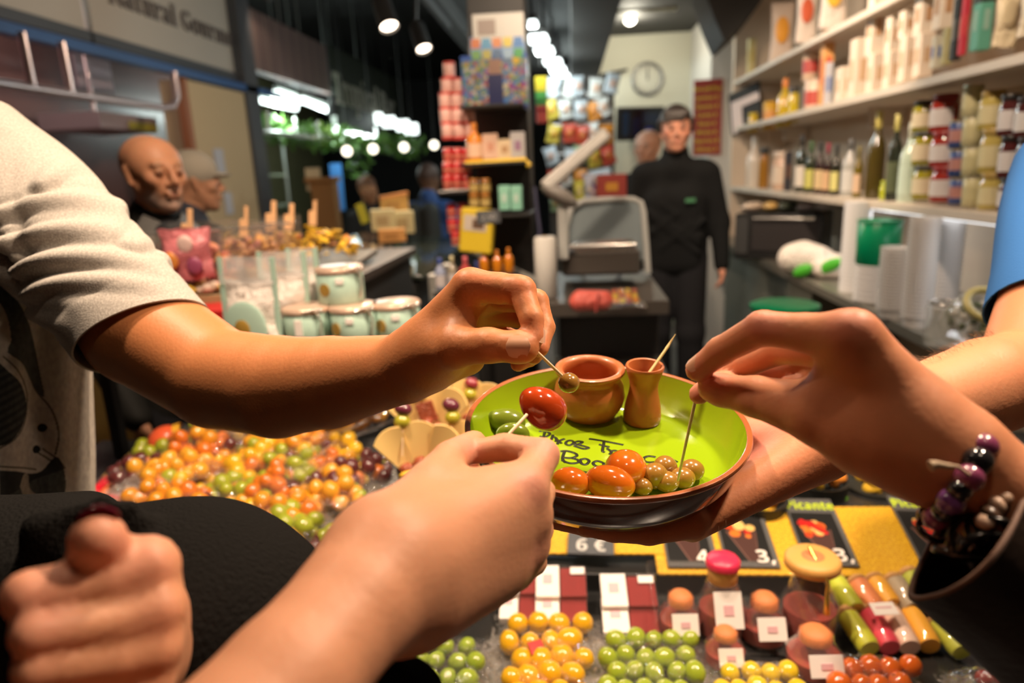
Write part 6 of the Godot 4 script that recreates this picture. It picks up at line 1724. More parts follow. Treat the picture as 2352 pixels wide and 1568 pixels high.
# ---------- the middle distance: upper shelf, column, scale, people ----------
func head_bones(o: Transform3D, s: float) -> Array:   # local: x to the figure's left, y up, z out of the face
	var r := []
	for q in [[[0, .035, -.012], [0, .042, -.040], .083, .082, .03], [[0, .0, .022], [0, -.045, .042], .060, .048, .03], [[0, -.06, .03], [0, -.086, .052], .042, .026, .02], [[-.05, -.035, .0], [-.018, -.088, .045], .024, .019, .02], [[.05, -.035, .0], [.018, -.088, .045], .024, .019, .02], [[0, -.094, .066], [0, -.094, .067], .017, .017, .014],
		[[-.036, .030, .072], [.036, .030, .072], .011, .011, .014], [[0, .022, .084], [0, -.022, .106], .008, .0125, .01], [[-.012, -.029, .092], [.012, -.029, .092], .009, .009, .006], [[-.046, -.012, .055], [-.040, -.018, .06], .019, .017, .02], [[.046, -.012, .055], [.040, -.018, .06], .019, .017, .02],
		[[-.032, .008, .100], [-.030, .008, .100], .013, .013, -.012], [[.032, .008, .100], [.030, .008, .100], .013, .013, -.012], [[-.031, .008, .079], [-.030, .008, .079], .0125, .0125, .003], [[.031, .008, .079], [.030, .008, .079], .0125, .0125, .003],
		[[-.018, -.054, .088], [.018, -.054, .088], .0065, .0065, .006], [[-.015, -.064, .087], [.015, -.064, .087], .0065, .0065, .006], [[-.024, -.059, .098], [.024, -.059, .098], .0016, .0016, -.003],
		[[-.079, .022, -.018], [-.077, -.022, -.006], .013, .009, .006], [[.079, .022, -.018], [.077, -.022, -.006], .013, .009, .006], [[0, -.05, -.03], [0, -.19, -.055], .055, .062, .03]]:
		r.append([o * (Vector3(q[0][0], q[0][1], q[0][2]) * s), o * (Vector3(q[1][0], q[1][1], q[1][2]) * s), q[2] * s, q[3] * s, q[4] * s])
	return r
func hand_bones(w: Vector3, dir: Vector3, out: Vector3, side: float) -> Array:
	var x := dir.cross(out).normalized() * side
	var r := [[w, w + dir * .045, .026, .026, .02, out * .35]]
	for k in 4:
		var a := w + dir * (.075 - .004 * absf(k - 1.3)) + x * (.030 - k * .019)
		r.append([w + dir * .02, a, .016, .0115, .012])
		var b := a + (dir + out * -.25).normalized() * .034
		var c: Vector3 = b + (dir * .6 - out * .8).normalized() * [.030, .034, .031, .024][k]
		r.append([a, b, .0105, .0092, .004])
		r.append([b, c, .0092, .0075, .003])
	var t := w + dir * .035 + x * .042
	r.append([w + dir * .01 + x * .012, t, .017, .012, .01])
	r.append([t, t + (dir * .85 + x * .25 - out * .2).normalized() * .045, .0115, .0085, .004])
	return r
# a whole figure: skin as one body, clothes as meshes round it
func figure(label: String, at: Vector3, yaw: float, tall: float, skin: Color, coat: StandardMaterial3D, legs: StandardMaterial3D, look: float, spots: Array, arms: Array) -> Node3D:
	var o := thing("person", label, "person", TV(at, yaw))
	var s := tall / 1.75
	var hd := Transform3D(Basis(Vector3.UP, look), Vector3(0, 1.635 * s, .02 * s))
	var body := head_bones(hd, s)
	body.append([Vector3(0, 1.40, -.04) * s, Vector3(0, 1.0, -.02) * s, .07 * s, .08 * s, .03])
	var cl := []
	
	cl.append([Vector3(-.12, 1.40, -.03) * s, Vector3(.12, 1.40, -.03) * s, .085 * s, .085 * s, .06])
	cl.append([Vector3(-.07, 1.25, 0) * s, Vector3(-.07, .92, 0) * s, .115 * s, .115 * s, .06])
	cl.append([Vector3(.07, 1.25, 0) * s, Vector3(.07, .92, 0) * s, .115 * s, .115 * s, .06])
	cl.append([Vector3(0, 1.44, -.02) * s, Vector3(0, 1.515, -.035) * s, .088 * s, .074 * s, .04])
	var g := Geo.new()
	var n := 0
	for sd in [-1.0, 1.0]:
		var el: Vector3 = arms[n][0] * s
		var wr: Vector3 = arms[n][1] * s
		var sh := Vector3(sd * .185, 1.40, -.03) * s
		cl.append([sh, el, .066 * s, .056 * s, .05])
		cl.append([el, wr, .056 * s, .043 * s, .03])
		body.append([sh, el, .045 * s, .04 * s, .02])
		body.append([el, wr, .038 * s, .026 * s, .02])
		var d := (wr - el).normalized()
		body += hand_bones(wr, d, Vector3(sd, 0, 0) if absf(d.x) < .7 else Vector3(0, 0, 1), -sd if true else 1.0)
		body.append([Vector3(sd * .09, .95, 0) * s, Vector3(sd * .10, .5, .02) * s, .07 * s, .05 * s, .04])
		body.append([Vector3(sd * .10, .5, .02) * s, Vector3(sd * .10, .07, -.02) * s, .048 * s, .035 * s, .03])
		n += 1
	var sp := []
	for q in spots: sp.append([hd * (q[0] * s), q[1] * s, q[2], q[3]])
	grow(g, body, .0058, skin, sp)
	part("body", g, skin_mat("figure_skin"), o)
	for k in 7:   # creases of the cloth
		cl.append([Vector3(rc(-.16, .16), rc(1.0, 1.3), .10) * s, Vector3(rc(-.16, .16), rc(.95, 1.25), .11) * s, .016 * s, .010 * s, .02])
	g = Geo.new()
	grow(g, cl, .011, Color(1, 1, 1))
	part("jacket", g, coat, o)
	cl = []
	for sd in [-1.0, 1.0]:
		cl.append([Vector3(sd * .085, .94, 0) * s, Vector3(sd * .10, .50, .02) * s, .105 * s, .080 * s, .05])
		cl.append([Vector3(sd * .10, .50, .02) * s, Vector3(sd * .10, .07, -.01) * s, .080 * s, .070 * s, .03])
	g = Geo.new()
	grow(g, cl, .014, Color(1, 1, 1))
	part("trousers", g, legs, o)
	var shoe := Geo.new()
	for sd in [-1.0, 1.0]:
		shoe = Geo.new()
		grow(shoe, [[Vector3(sd * .10, .05, -.05) * s, Vector3(sd * .11, .035, .14) * s, .045, .035, .02]], .012, Color(1, 1, 1))
		part("shoe", shoe, mat("shoe_black", Color(.03, .028, .026), .5), o)
	return o

func crowd() -> void:
	var cloth := noise("cloth", .1, 3)
	var navy := bumped(cloth(mat("worker_black", Color(.014, .0145, .015), .85)), cloth, .06, 8.0)
	var jean := bumped(cloth(mat("dark_jean", Color(.024, .024, .027), .9)), cloth, .06, 8.0)
	var hang := [[Vector3(-.25, 1.13, -.02), Vector3(-.26, .90, .06)], [Vector3(.25, 1.13, -.02), Vector3(.26, .90, .06)]]
	var black := mat("hair_black", Color(.035, .026, .022), .5)
	# the bald man
	var at := P(352, 404, 2.25)
	var grey := Color(.50, .46, .42)
	var dusk := Color(.30, .19, .12)
	var o := figure("bald man with a short grey beard in a dark jacket, looking along the aisle", Vector3(at.x, at.y - 1.635 * 1.84 / 1.75, at.z), 1.02, 1.84, Color(.56, .26, .145), bumped(cloth(mat("dark_jacket", Color(.016, .0155, .014), .6), .25), cloth, .06, 8.0), jean, .0,
		[[Vector3(0, -.085, .06), .040, grey, .8], [Vector3(-.04, -.07, .04), .04, grey, .65], [Vector3(.04, -.07, .04), .04, grey, .65], [Vector3(0, -.047, .095), .022, grey, .6], [Vector3(0, -.058, .095), .016, Color(.45, .17, .12), .7], [Vector3(.033, .028, .085), .020, dusk, .6], [Vector3(-.033, .028, .085), .020, dusk, .6], [Vector3(.03, .008, .09), .012, Color(.10, .06, .04), .8], [Vector3(-.03, .008, .09), .012, Color(.10, .06, .04), .8], [Vector3(0, .03, -.09), .085, Color(.30, .21, .14), .5], [Vector3(.08, .02, -.05), .05, Color(.34, .22, .14), .5], [Vector3(-.08, .02, -.05), .05, Color(.34, .22, .14), .5]],
		[[Vector3(-.24, 1.13, -.02), Vector3(-.22, .92, .10)], [Vector3(.25, 1.13, -.02), Vector3(.26, .90, .06)]])
	part("shirt_front", Geo.new().ball(S(Vector3(0, 1.475, .06), Vector3(.08, .105, .055)), 16, 10), mat("shirt_navy", Color(.02, .022, .026), .8), o)
	for sd in [-1, 1]: part("collar_flap", Geo.new().box(TV(Vector3(sd * .09, 1.525, .05), sd * .5, -.5, sd * .55), Vector3(.075, .15, .014), .006), mat("collar_leather", Color(.075, .068, .06), .4), o)
	# the man behind him in a cap
	at = P(438, 425, 2.75)
	o = figure("man in a greyish cap and navy coat standing behind the bald man", Vector3(at.x, at.y - 1.56, at.z), 2.2, 1.67, Color(.40, .20, .12), mat("navy_coat", Color(.018, .022, .038), .8), jean, .0, [], hang)
	part("cap_crown", Geo.new().ball(S(Vector3(0, 1.615, .01), Vector3(.088, .085, .102)), 20, 12), mat("cap_cloth", Color(.30, .27, .22), .9), o)
	part("cap_peak", Geo.new().ball(S(Vector3(0, 1.595, .10), Vector3(.065, .012, .06)), 16, 8), mat("cap_cloth", Color(.30, .27, .22), .9), o)
	# the two clerks
	at = P(1552, 303, 3.8)
	o = figure("young clerk with a dark fringe in black uniform standing in the aisle", Vector3(at.x, at.y - 1.64, at.z), -.12, 1.76, Color(.62, .29, .19), navy, jean, .06,
		[[Vector3(.033, .026, .085), .020, Color(.08, .05, .04), .8], [Vector3(-.033, .026, .085), .020, Color(.08, .05, .04), .8], [Vector3(.03, .006, .09), .013, Color(.06, .04, .03), .9], [Vector3(-.03, .006, .09), .013, Color(.06, .04, .03), .9], [Vector3(0, -.058, .095), .018, Color(.50, .16, .12), .7], [Vector3(.05, -.015, .06), .03, Color(.70, .24, .16), .5], [Vector3(-.05, -.015, .06), .03, Color(.70, .24, .16), .5]], hang)
	var s := 1.76 / 1.75
	var g := Geo.new()
	var hb := []
	for q in [[[0, .06, -.03], [0, .055, -.05], .086, .086, .02], [[-.05, .085, .05], [.05, .085, .05], .028, .028, .02], [[-.06, .055, .066], [.03, .062, .080], .013, .016, .01], [[-.08, .05, .01], [-.082, .0, .0], .02, .012, .012], [[.08, .05, .01], [.082, .0, .0], .02, .012, .012], [[0, .0, -.085], [0, -.05, -.075], .05, .04, .02]]:
		hb.append([Vector3(q[0][0], q[0][1] + 1.635, q[0][2] + .02) * s, Vector3(q[1][0], q[1][1] + 1.635, q[1][2] + .02) * s, q[2], q[3], q[4]])
	grow(g, hb, .006, Color(1, 1, 1))
	part("hair", g, black, o)
	part("badge", Geo.new().box(TV(Vector3(.08, 1.27, .135), .2), Vector3(.055, .02, .004), .001), mat("badge_green", Color(.06, .22, .10), .6), o)
	at = P(1488, 345, 4.5)
	o = figure("grey-haired clerk in black uniform half hidden behind the young clerk", Vector3(at.x, at.y - 1.62, at.z), -.5, 1.74, Color(.46, .24, .16), navy, jean, .0,
		[[Vector3(.033, .026, .085), .020, Color(.12, .09, .07), .7], [Vector3(-.033, .026, .085), .020, Color(.12, .09, .07), .7], [Vector3(0, .07, -.03), .08, Color(.20, .16, .13), .7], [Vector3(0, -.08, .06), .04, Color(.28, .19, .14), .6]], hang)
	part("badge", Geo.new().box(TV(Vector3(-.08, 1.27, .135), .2), Vector3(.05, .03, .004), .001), mat("badge_green", Color(.06, .22, .10), .6), o)
	# passers-by down the hall
	at = P(985, 415, 5.6)
	o = figure("passer-by in a bright blue jacket seen from behind down the aisle", Vector3(at.x, at.y - 1.60, at.z), PI - .2, 1.70, Color(.20, .11, .07), mat("jacket_blue", Color(.02, .07, .24), .7), jean, .0, [], hang)
	part("hair", Geo.new().ball(S(Vector3(0, 1.65, -.01), Vector3(.088, .095, .098)), 18, 12), mat("hair_brown", Color(.07, .04, .03), .6), o)
	var bp := thing("backpack", "dark backpack worn over the bright blue jacket", "backpack", o.transform)
	g = Geo.new()
	grow(g, [[Vector3(-.07, 1.36, -.19), Vector3(-.08, 1.02, -.19), .075, .085, .04], [Vector3(.07, 1.36, -.19), Vector3(.08, 1.02, -.19), .075, .085, .04], [Vector3(-.05, 1.06, -.26), Vector3(.05, 1.06, -.26), .06, .06, .03]], .012, Color(1, 1, 1))
	part("pack_body", g, mat("pack_dark", Color(.030, .034, .032), .7), bp)
	part("grab_loop", Geo.new().tube([Vector3(-.04, 1.43, -.2), Vector3(0, 1.475, -.21), Vector3(.04, 1.43, -.2)], .008, 6), mat("pack_dark", Color(.030, .034, .032), .7), bp)
	at = P(845, 440, 6.6)
	o = figure("passer-by with brown hair in dark clothes deep in the hall", Vector3(at.x, at.y - 1.60, at.z), .8, 1.70, Color(.42, .20, .10), mat("coat_black", Color(.016, .016, .016), .8), jean, .0, [], hang)
	part("hair", Geo.new().ball(S(Vector3(0, 1.665, -.02), Vector3(.09, .09, .10)), 18, 12), mat("hair_russet", Color(.16, .07, .03), .6), o)

func far() -> void:
	var black := mat("soot_black", Color(.028, .027, .026), .75)
	var mint := mat("mint_print", Color(.44, .63, .53), .4)
	var gold := mat("gold_dot", Color(.36, .22, .04), .45)
	var paper := mat("label_white", Color(.84, .78, .74), .6)
	# --- the upper glass shelf with mint tins and pouches
	var o := thing("upper_shelf", "dark glass upper shelf behind the salad bags, carrying mint tins", "shelf")
	bx("shelf_top", Vector3(-1.25, 1.20, -1.66), Vector3(-.30, 1.22, -1.36), mat("dark_glass", Color(.05, .055, .05), .08), o)
	bx("shelf_leg", Vector3(-.34, .905, -1.64), Vector3(-.31, 1.20, -1.61), black, o)
	bx("shelf_leg", Vector3(-1.24, .86, -1.64), Vector3(-1.21, 1.20, -1.61), black, o)
	var k := 0
	for q in [[712, 782, 1.22, "mint clip-top tin with a hanging tag, beside the pouches"], [820, 779, 1.22, "mint clip-top tin with a gold seal, middle of the lower row"], [916, 771, 1.22, "mint clip-top tin with a gold seal, end of the lower row by the wrist"], [788, 704, 1.297, "mint clip-top tin with a gold seal on top of the others"]]:
		var at := on_y(q[0], q[1], q[2])
		if k == 3: at = P(q[0], q[1], 1.475)
		at.y = q[2]
		var t := thing("salt_tin", q[3], "tin", TV(at, -.38 + .1 * k))
		cyl(t, "tin_body", .0490, .0, .064, mint, .003)
		var ld := part("tin_lid", Geo.new().lathe(Transform3D(), [Vector2(.049, .0645), Vector2(.0515, .066), Vector2(.052, .073), Vector2(.049, .0765), Vector2(0, .0765)], 32), mat("tin_lid", Color(.70, .50, .38), .3, .3), t)
		part("clip_wire", Geo.new().tube([Vector3(.03, .07, .043), Vector3(.05, .076, .028), Vector3(.056, .05, .02), Vector3(.054, .03, .022), Vector3(.05, .012, .02)], .0026, 6), mat("clip_steel", Color(.75, .72, .68), .2, .8), ld)
		part("clip_bead", Geo.new().ball(S(Vector3(.058, .073, .022), Vector3.ONE * .006), 10, 7), mat("clip_steel", Color(.75, .72, .68), .2, .8), ld)
		if k: part("gold_seal", Geo.new().lathe(Transform3D(Basis(Vector3.UP, -.35), Vector3.ZERO) * Transform3D(Basis(Vector3.RIGHT, PI / 2), Vector3(0, .032, .0478)), [Vector2(.0135, 0), Vector2(.0135, .0022), Vector2(0, .0026)], 24), gold, t)
		part("price_label" if k else "hanging_tag", Geo.new().box(TV(Vector3(.018, .05 if k else .038, .047), .35), Vector3(.016, .012 if k else .034, .003), .0008), paper, t)
		k += 1
	k = 0
	for q in [[588, 782, 582, 150, 1.45, "mint and white salt pouch with a round gold seal, nearest the sleeve"], [668, 778, 588, 120, 1.53, "mint-edged salt pouch behind the sealed pouch"], [715, 775, 590, 70, 1.58, "mint-edged salt pouch wedged behind the tins"]]:
		var at := P(q[0], q[1], q[4])
		at.y = 1.22
		var h: float = (q[1] - q[2]) / F * q[4]
		var w: float = q[3] / F * q[4]
		var t := thing("salt_pouch", q[5], "pouch", TV(at, -.25 + .05 * k, -.04))
		pouch(t, w, h * .74, .055, bumped(mat("pouch_white", Color(.82, .74, .68), .3), noise("crinkle", .03, 3), .5, 6.0))
		var rows := []
		for r in 6:
			var line := []
			for c in 10: line.append(Vector3((c / 9.0 - .5) * w, h * (.70 + .3 * r / 5.0), .012 * (1.0 - r / 5.0) + .003 * sin(c * 1.3)))
			rows.append(line)
		part("clear_neck", Geo.new().sheet(rows), glass("pouch_clear", Color(.85, .82, .8), .35, .1), t)
		for sd in [-1, 1]: part("mint_edge", Geo.new().box(TV(Vector3(sd * w * .48, h * .5, .006)), Vector3(.013, h, .004), .001), mint, t)
		if k == 0:
			part("seal_disc", Geo.new().ball(S(Vector3(0, h * .22, .027), Vector3(.055, .055, .006)), 24, 8), mint, t)
			part("gold_seal", Geo.new().ball(S(Vector3(-.004, h * .20, .032), Vector3(.021, .021, .004)), 20, 8), gold, t)
			part("brand_print", words("Sal", .016, .001, true), mat("faint_ink", Color(.42, .33, .28), .6), t, TV(Vector3(.0, h * .58, .030)))
		else: part("mint_foot", Geo.new().box(TV(Vector3(0, h * .12, .026)), Vector3(w * .8, h * .2, .004), .001), mint, t)
		k += 1
	# --- dried fruit boxes with wooden price paddles
	var base := thing("fruit_counter", "counter carrying dried fruit trays beyond the salt pouches", "counter")
	bx("counter_body", Vector3(-1.08, 0, -2.75), Vector3(-.66, 1.24, -1.72), black, base)
	bx("counter_lip", Vector3(-1.10, 1.24, -2.77), Vector3(-.64, 1.27, -1.70), mat("lip_wood", Color(.07, .055, .045), .4), base)
	var clear := glass("tray_clear", Color(.9, .88, .85), .025)
	var wood := mat("paddle_wood", Color(.76, .44, .22), .55)
	k = 0
	for q in [[430, 560, 480, 1.80, "wooden price paddle in front of the dark jacket", 26], [560, 545, 474, 2.15, "wooden price paddle standing against the beige board", 20], [622, 530, 462, 2.25, "tallest wooden price paddle above the brown dried fruit", 24], [664, 528, 468, 2.3, "wooden price paddle leaning beside the tallest one", 22], [718, 518, 461, 2.45, "wooden price paddle farthest along the fruit trays", 18]]:
		var t := thing("price_paddle", q[4], "paddle", TV(P(q[0], q[1], q[3]), .15, -.12, -.10))
		var w: float = q[5] / F * q[3]
		var h: float = (q[1] - q[2]) / F * q[3]
		bx("paddle_blade", Vector3(-w * .5, 0, -.004), Vector3(w * .5, h * .58, .004), wood, t, .002)
		bx("paddle_handle", Vector3(w * .02, h * .55, -.004), Vector3(w * .48, h, .004), wood, t, .002)
		part("paddle_clip", Geo.new().tube([Vector3(0, .01, 0), Vector3(0, -.14, 0)], .004, 6), black, t)
		k += 1
	k = 0
	for q in [[456, 588, 1.83, .19, "clear bin with orange lettering holding pink and orange sweets", Color(.66, .18, .10)], [585, 572, 2.15, .17, "clear bin of tan nuts before the beige board", Color(.50, .24, .10)], [640, 560, 2.28, .13, "clear bin of brown and yellow dried fruit", Color(.48, .30, .04)]]:
		var c := P(q[0], q[1], q[2])
		var t := thing("clear_bin", q[4], "bin", TV(Vector3(c.x, 1.27, c.z), .1))
		var w: float = q[3] * .5
		var hh := c.y - 1.27 + .07
		for e in [[Vector3(-w, 0, .06), Vector3(w, hh, .063)], [Vector3(-w, 0, -.063), Vector3(w, hh + .02, -.06)], [Vector3(-w, 0, -.06), Vector3(-w + .003, hh, .06)], [Vector3(w - .003, 0, -.06), Vector3(w, hh, .06)]]: bx("bin_wall", e[0], e[1], clear, t, .001)
		part("bin_rim", Geo.new().tube([Vector3(-w, hh, .062), Vector3(w, hh, .062)], .004, 6), mat("clip_steel", Color(.75, .72, .68), .2, .8), t)
		var mm := MultiMesh.new()
		mm.transform_format = MultiMesh.TRANSFORM_3D
		mm.use_colors = true
		mm.mesh = Geo.new().ball(Transform3D(), 9, 6, .12).done()
		mm.instance_count = 110
		for j in 110:
			mm.set_instance_transform(j, S(Vector3(rc(-w, w) * .86, rc(.01, hh * .75), rc(-.045, .045)), Vector3(.013, .010, .015) * rc(.8, 1.2), Basis.from_euler(Vector3(rc(0, 3), rc(0, 3), 0))))
			mm.set_instance_color(j, Color(q[5]).lerp([Color(.80, .46, .30), Color(.34, .08, .12), Color(.70, .34, .05)][j % 3], rc(.1, .8)))
		var mi := MultiMeshInstance3D.new()
		mi.name = "bin_filling"
		mi.multimesh = mm
		var fm := mat("bin_mix", Color(1, 1, 1), .5)
		fm.vertex_color_use_as_albedo = true
		fm.vertex_color_is_srgb = false
		mi.material_override = fm
		mi.set_meta("kind", "stuff")
		t.add_child(mi)
		if k == 0:
			bx("bin_sign", Vector3(-.06, hh * .72, .066), Vector3(.05, hh * .98, .07), mat("sign_black", Color(.03, .03, .03), .5), t, .001)
			part("sign_lettering", words("DULCE", .03, .002, true), mat("letter_orange", Color(.72, .36, .03), .5), t, TV(Vector3(-.005, hh * .86, .071)))
		k += 1
	o = thing("sweet_bag", "pink and orange bag of sweets standing before the lettered bin", "bag", TV(P(440, 640, 1.74), .2))
	pouch(o, .125, .125, .05, bumped(mat("sweet_wrap", Color(.66, .20, .22), .3), noise("crinkle", .03, 3), .5, 6.0))
	for q in [[-.035, .05, Color(.74, .27, .05)], [.02, .035, Color(.36, .08, .16)], [.005, .09, Color(.78, .55, .50)]]: part("bag_print", Geo.new().ball(S(Vector3(q[0], q[1], .024), Vector3(.02, .022, .006)), 12, 7), plain(q[2], .4), o)
	o = thing("sweet_tray", "shallow wooden tray under a mound of pink and white sweets", "tray", TV(P(470, 680, 1.80), .2))
	bx("tray_base", Vector3(-.13, -.015, -.06), Vector3(.10, .0, .06), mat("tray_wood", Color(.40, .28, .14), .6), o)
	bx("tray_edge", Vector3(-.13, -.015, .055), Vector3(.10, .012, .063), mat("tray_wood", Color(.40, .28, .14), .6), o)
	var sweet := Geo.new().ball(Transform3D(), 10, 7, .1).done()
	var sp: Array = [null, null, null]
	for j in 30:
		var at := o.transform * Vector3(rc(-.11, .085), rc(.012, .032), rc(-.04, .05))
		var c := j % 3
		var xf := S(at, Vector3(.016, .012, .014) * rc(.85, 1.15), Basis(Vector3.UP, rc(0, 3)))
		if sp[c] == null: sp[c] = solo("sweet", sweet, plain([Color(.76, .36, .32), Color(.80, .62, .50), Color(.66, .44, .05)][c], .4), "%s sweet heaped on the shallow wooden tray" % ["pink", "creamy white", "golden"][c], "sweet", "%s sweets on the wooden tray" % ["pink", "white", "golden"][c], xf)
		else: copy(sp[c], xf)
	o = thing("red_box", "bright red box below the sweet tray, beside the shirt sleeve", "box", TV(P(500, 735, 1.70), .1))
	bx("box_body", Vector3(-.09, -.07, -.06), Vector3(.06, .035, .06), mat("box_red", Color(.50, .012, .012), .45), o)
	part("box_print", words("R", .03, .001, true), mat("box_gold", Color(.55, .25, .05), .5), o, TV(Vector3(.0, -.02, .061)))
	var strip: Array = [null, null]
	var chip := Geo.new().box(Transform3D(), Vector3(1, .35, 2.0), .12).done()
	for j in 84:
		var t := rc(0, 1)
		var px := lerpf(640, 815, t)
		var hgt := (1.0 - pow(absf(t - .55) / .55, 2.0)) * .075
		var at := P(px, lerpf(588, 575, t), rc(2.08, 2.45)) + Vector3(0, rc(-.02, hgt) + .01, 0)
		var xf := S(at, Vector3(.014, .012, .016) * rc(.8, 1.2), Basis.from_euler(Vector3(rc(-.8, .8), rc(0, TAU), rc(-.8, .8))))
		var c := 0 if j % 5 else 1
		if strip[c] == null: strip[c] = solo("dried_mango", chip, plain([Color(.78, .47, .02), Color(.72, .28, .05)][c], .5), ["yellow strip of dried mango in the bright pile", "orange piece of dried papaya in the bright pile"][c], "dried fruit", ["yellow strips in the bright pile", "orange pieces in the bright pile"][c], xf)
		else: copy(strip[c], xf)
	o = thing("fruit_tray", "long low tray under the bright yellow dried fruit", "tray", TV(P(735, 598, 2.25), .0, .06))
	bx("tray_base", Vector3(-.17, -.02, -.2), Vector3(.14, .0, .17), mat("tray_dark", Color(.10, .08, .05), .5), o)
	bx("tray_edge", Vector3(-.17, -.02, .165), Vector3(.14, .012, .18), mat("tray_tan", Color(.46, .30, .17), .5), o)
	# --- the farther display case
	o = thing("glass_case", "dark glass display case receding beyond the dried fruit", "display case")
	bx("case_body", Vector3(-1.5, 0, -4.9), Vector3(-.74, 1.06, -3.15), black, o)
	part("case_glass", Geo.new().box(TV(Vector3(-1.1, 1.13, -4.0), 0, 0, -.10), Vector3(.82, .02, 1.75), .003), mat("case_glass", Color(.035, .042, .032), .06), o)
	for z in [-3.0, -3.35]: part("case_post", Geo.new().box(T(-.62, .85, z), Vector3(.045, .55, .05), .005), mat("post_grey", Color(.45, .44, .40), .4, .4), o)
	part("front_rail", Geo.new().tube([P(1050, 560, 3.5), P(1250, 655, 2.6)], .016, 8), mat("post_grey", Color(.45, .44, .40), .4, .4), o)
	k = 0
	for q in [[770, 505, 3.6], [800, 520, 3.4], [840, 500, 3.9], [850, 530, 3.5], [880, 515, 3.8], [800, 545, 3.1]]:
		var t := thing("snack_tray", "dark tray of small pale snacks on the far glass case", "tray", TV(Vector3(P(q[0], q[1], q[2]).x, 1.157 - .1 * (P(q[0], q[1], q[2]).x + 1.1), P(q[0], q[1], q[2]).z), .15, 0, -.10), "snack trays on the far glass case")
		bx("tray_base", Vector3(-.10, -.012, -.07), Vector3(.10, .0, .07), mat("tray_dark", Color(.10, .08, .05), .5), t)
		for j in 8: part("snack", Geo.new().ball(S(Vector3((j % 4 - 1.5) * .045, .012, (j / 4 - .5) * .06), Vector3(.018, .013, .02)), 9, 6, .1), plain([Color(.46, .32, .15), Color(.34, .20, .08)][(j + k) % 2], .5), t)
		k += 1
	for q in [[905, 470, 4.2, .17, .10, Color(.70, .42, .12), "gabled orange and yellow gift box on the far case"], [880, 505, 4.0, .14, .12, Color(.78, .70, .38), "cream and white package before the gabled box"], [925, 510, 4.1, .13, .13, Color(.76, .66, .36), "pale yellow package beside the gabled box"], [900, 540, 3.8, .15, .07, Color(.70, .34, .10), "low orange and green package at the case edge"]]:
		var t := thing("gift_package", q[6], "package", TV(P(q[0], q[1], q[2]) - Vector3(0, q[4] * .5, 0), .3))
		bx("package_body", Vector3(-q[3] * .5, 0, -.05), Vector3(q[3] * .5, q[4], .05), plain(q[5], .5), t, .004)
		bx("package_print", Vector3(-q[3] * .3, q[4] * .25, .05), Vector3(q[3] * .2, q[4] * .7, .053), plain(q[5].lerp(Color(.3, .12, .02), .5), .5), t, .001)
		if q[1] < 480: part("package_roof", Geo.new().box(TV(Vector3(0, q[4] * 1.05, 0), 0, 0, .12), Vector3(q[3] * 1.05, .02, .11), .004), plain(Color(.66, .28, .08), .5), t)
	o = thing("yellow_flag", "bright lime yellow tag standing at the far case", "tag", TV(P(832, 490, 4.1), .2, 0, .25))
	bx("flag_panel", Vector3(-.025, -.06, -.004), Vector3(.025, .06, .004), plain(Color(.60, .56, .03), .5), o)
	part("flag_pin", Geo.new().tube([Vector3(0, -.06, 0), Vector3(0, -.2, 0)], .004, 6), black, o)
	column()
	scale()

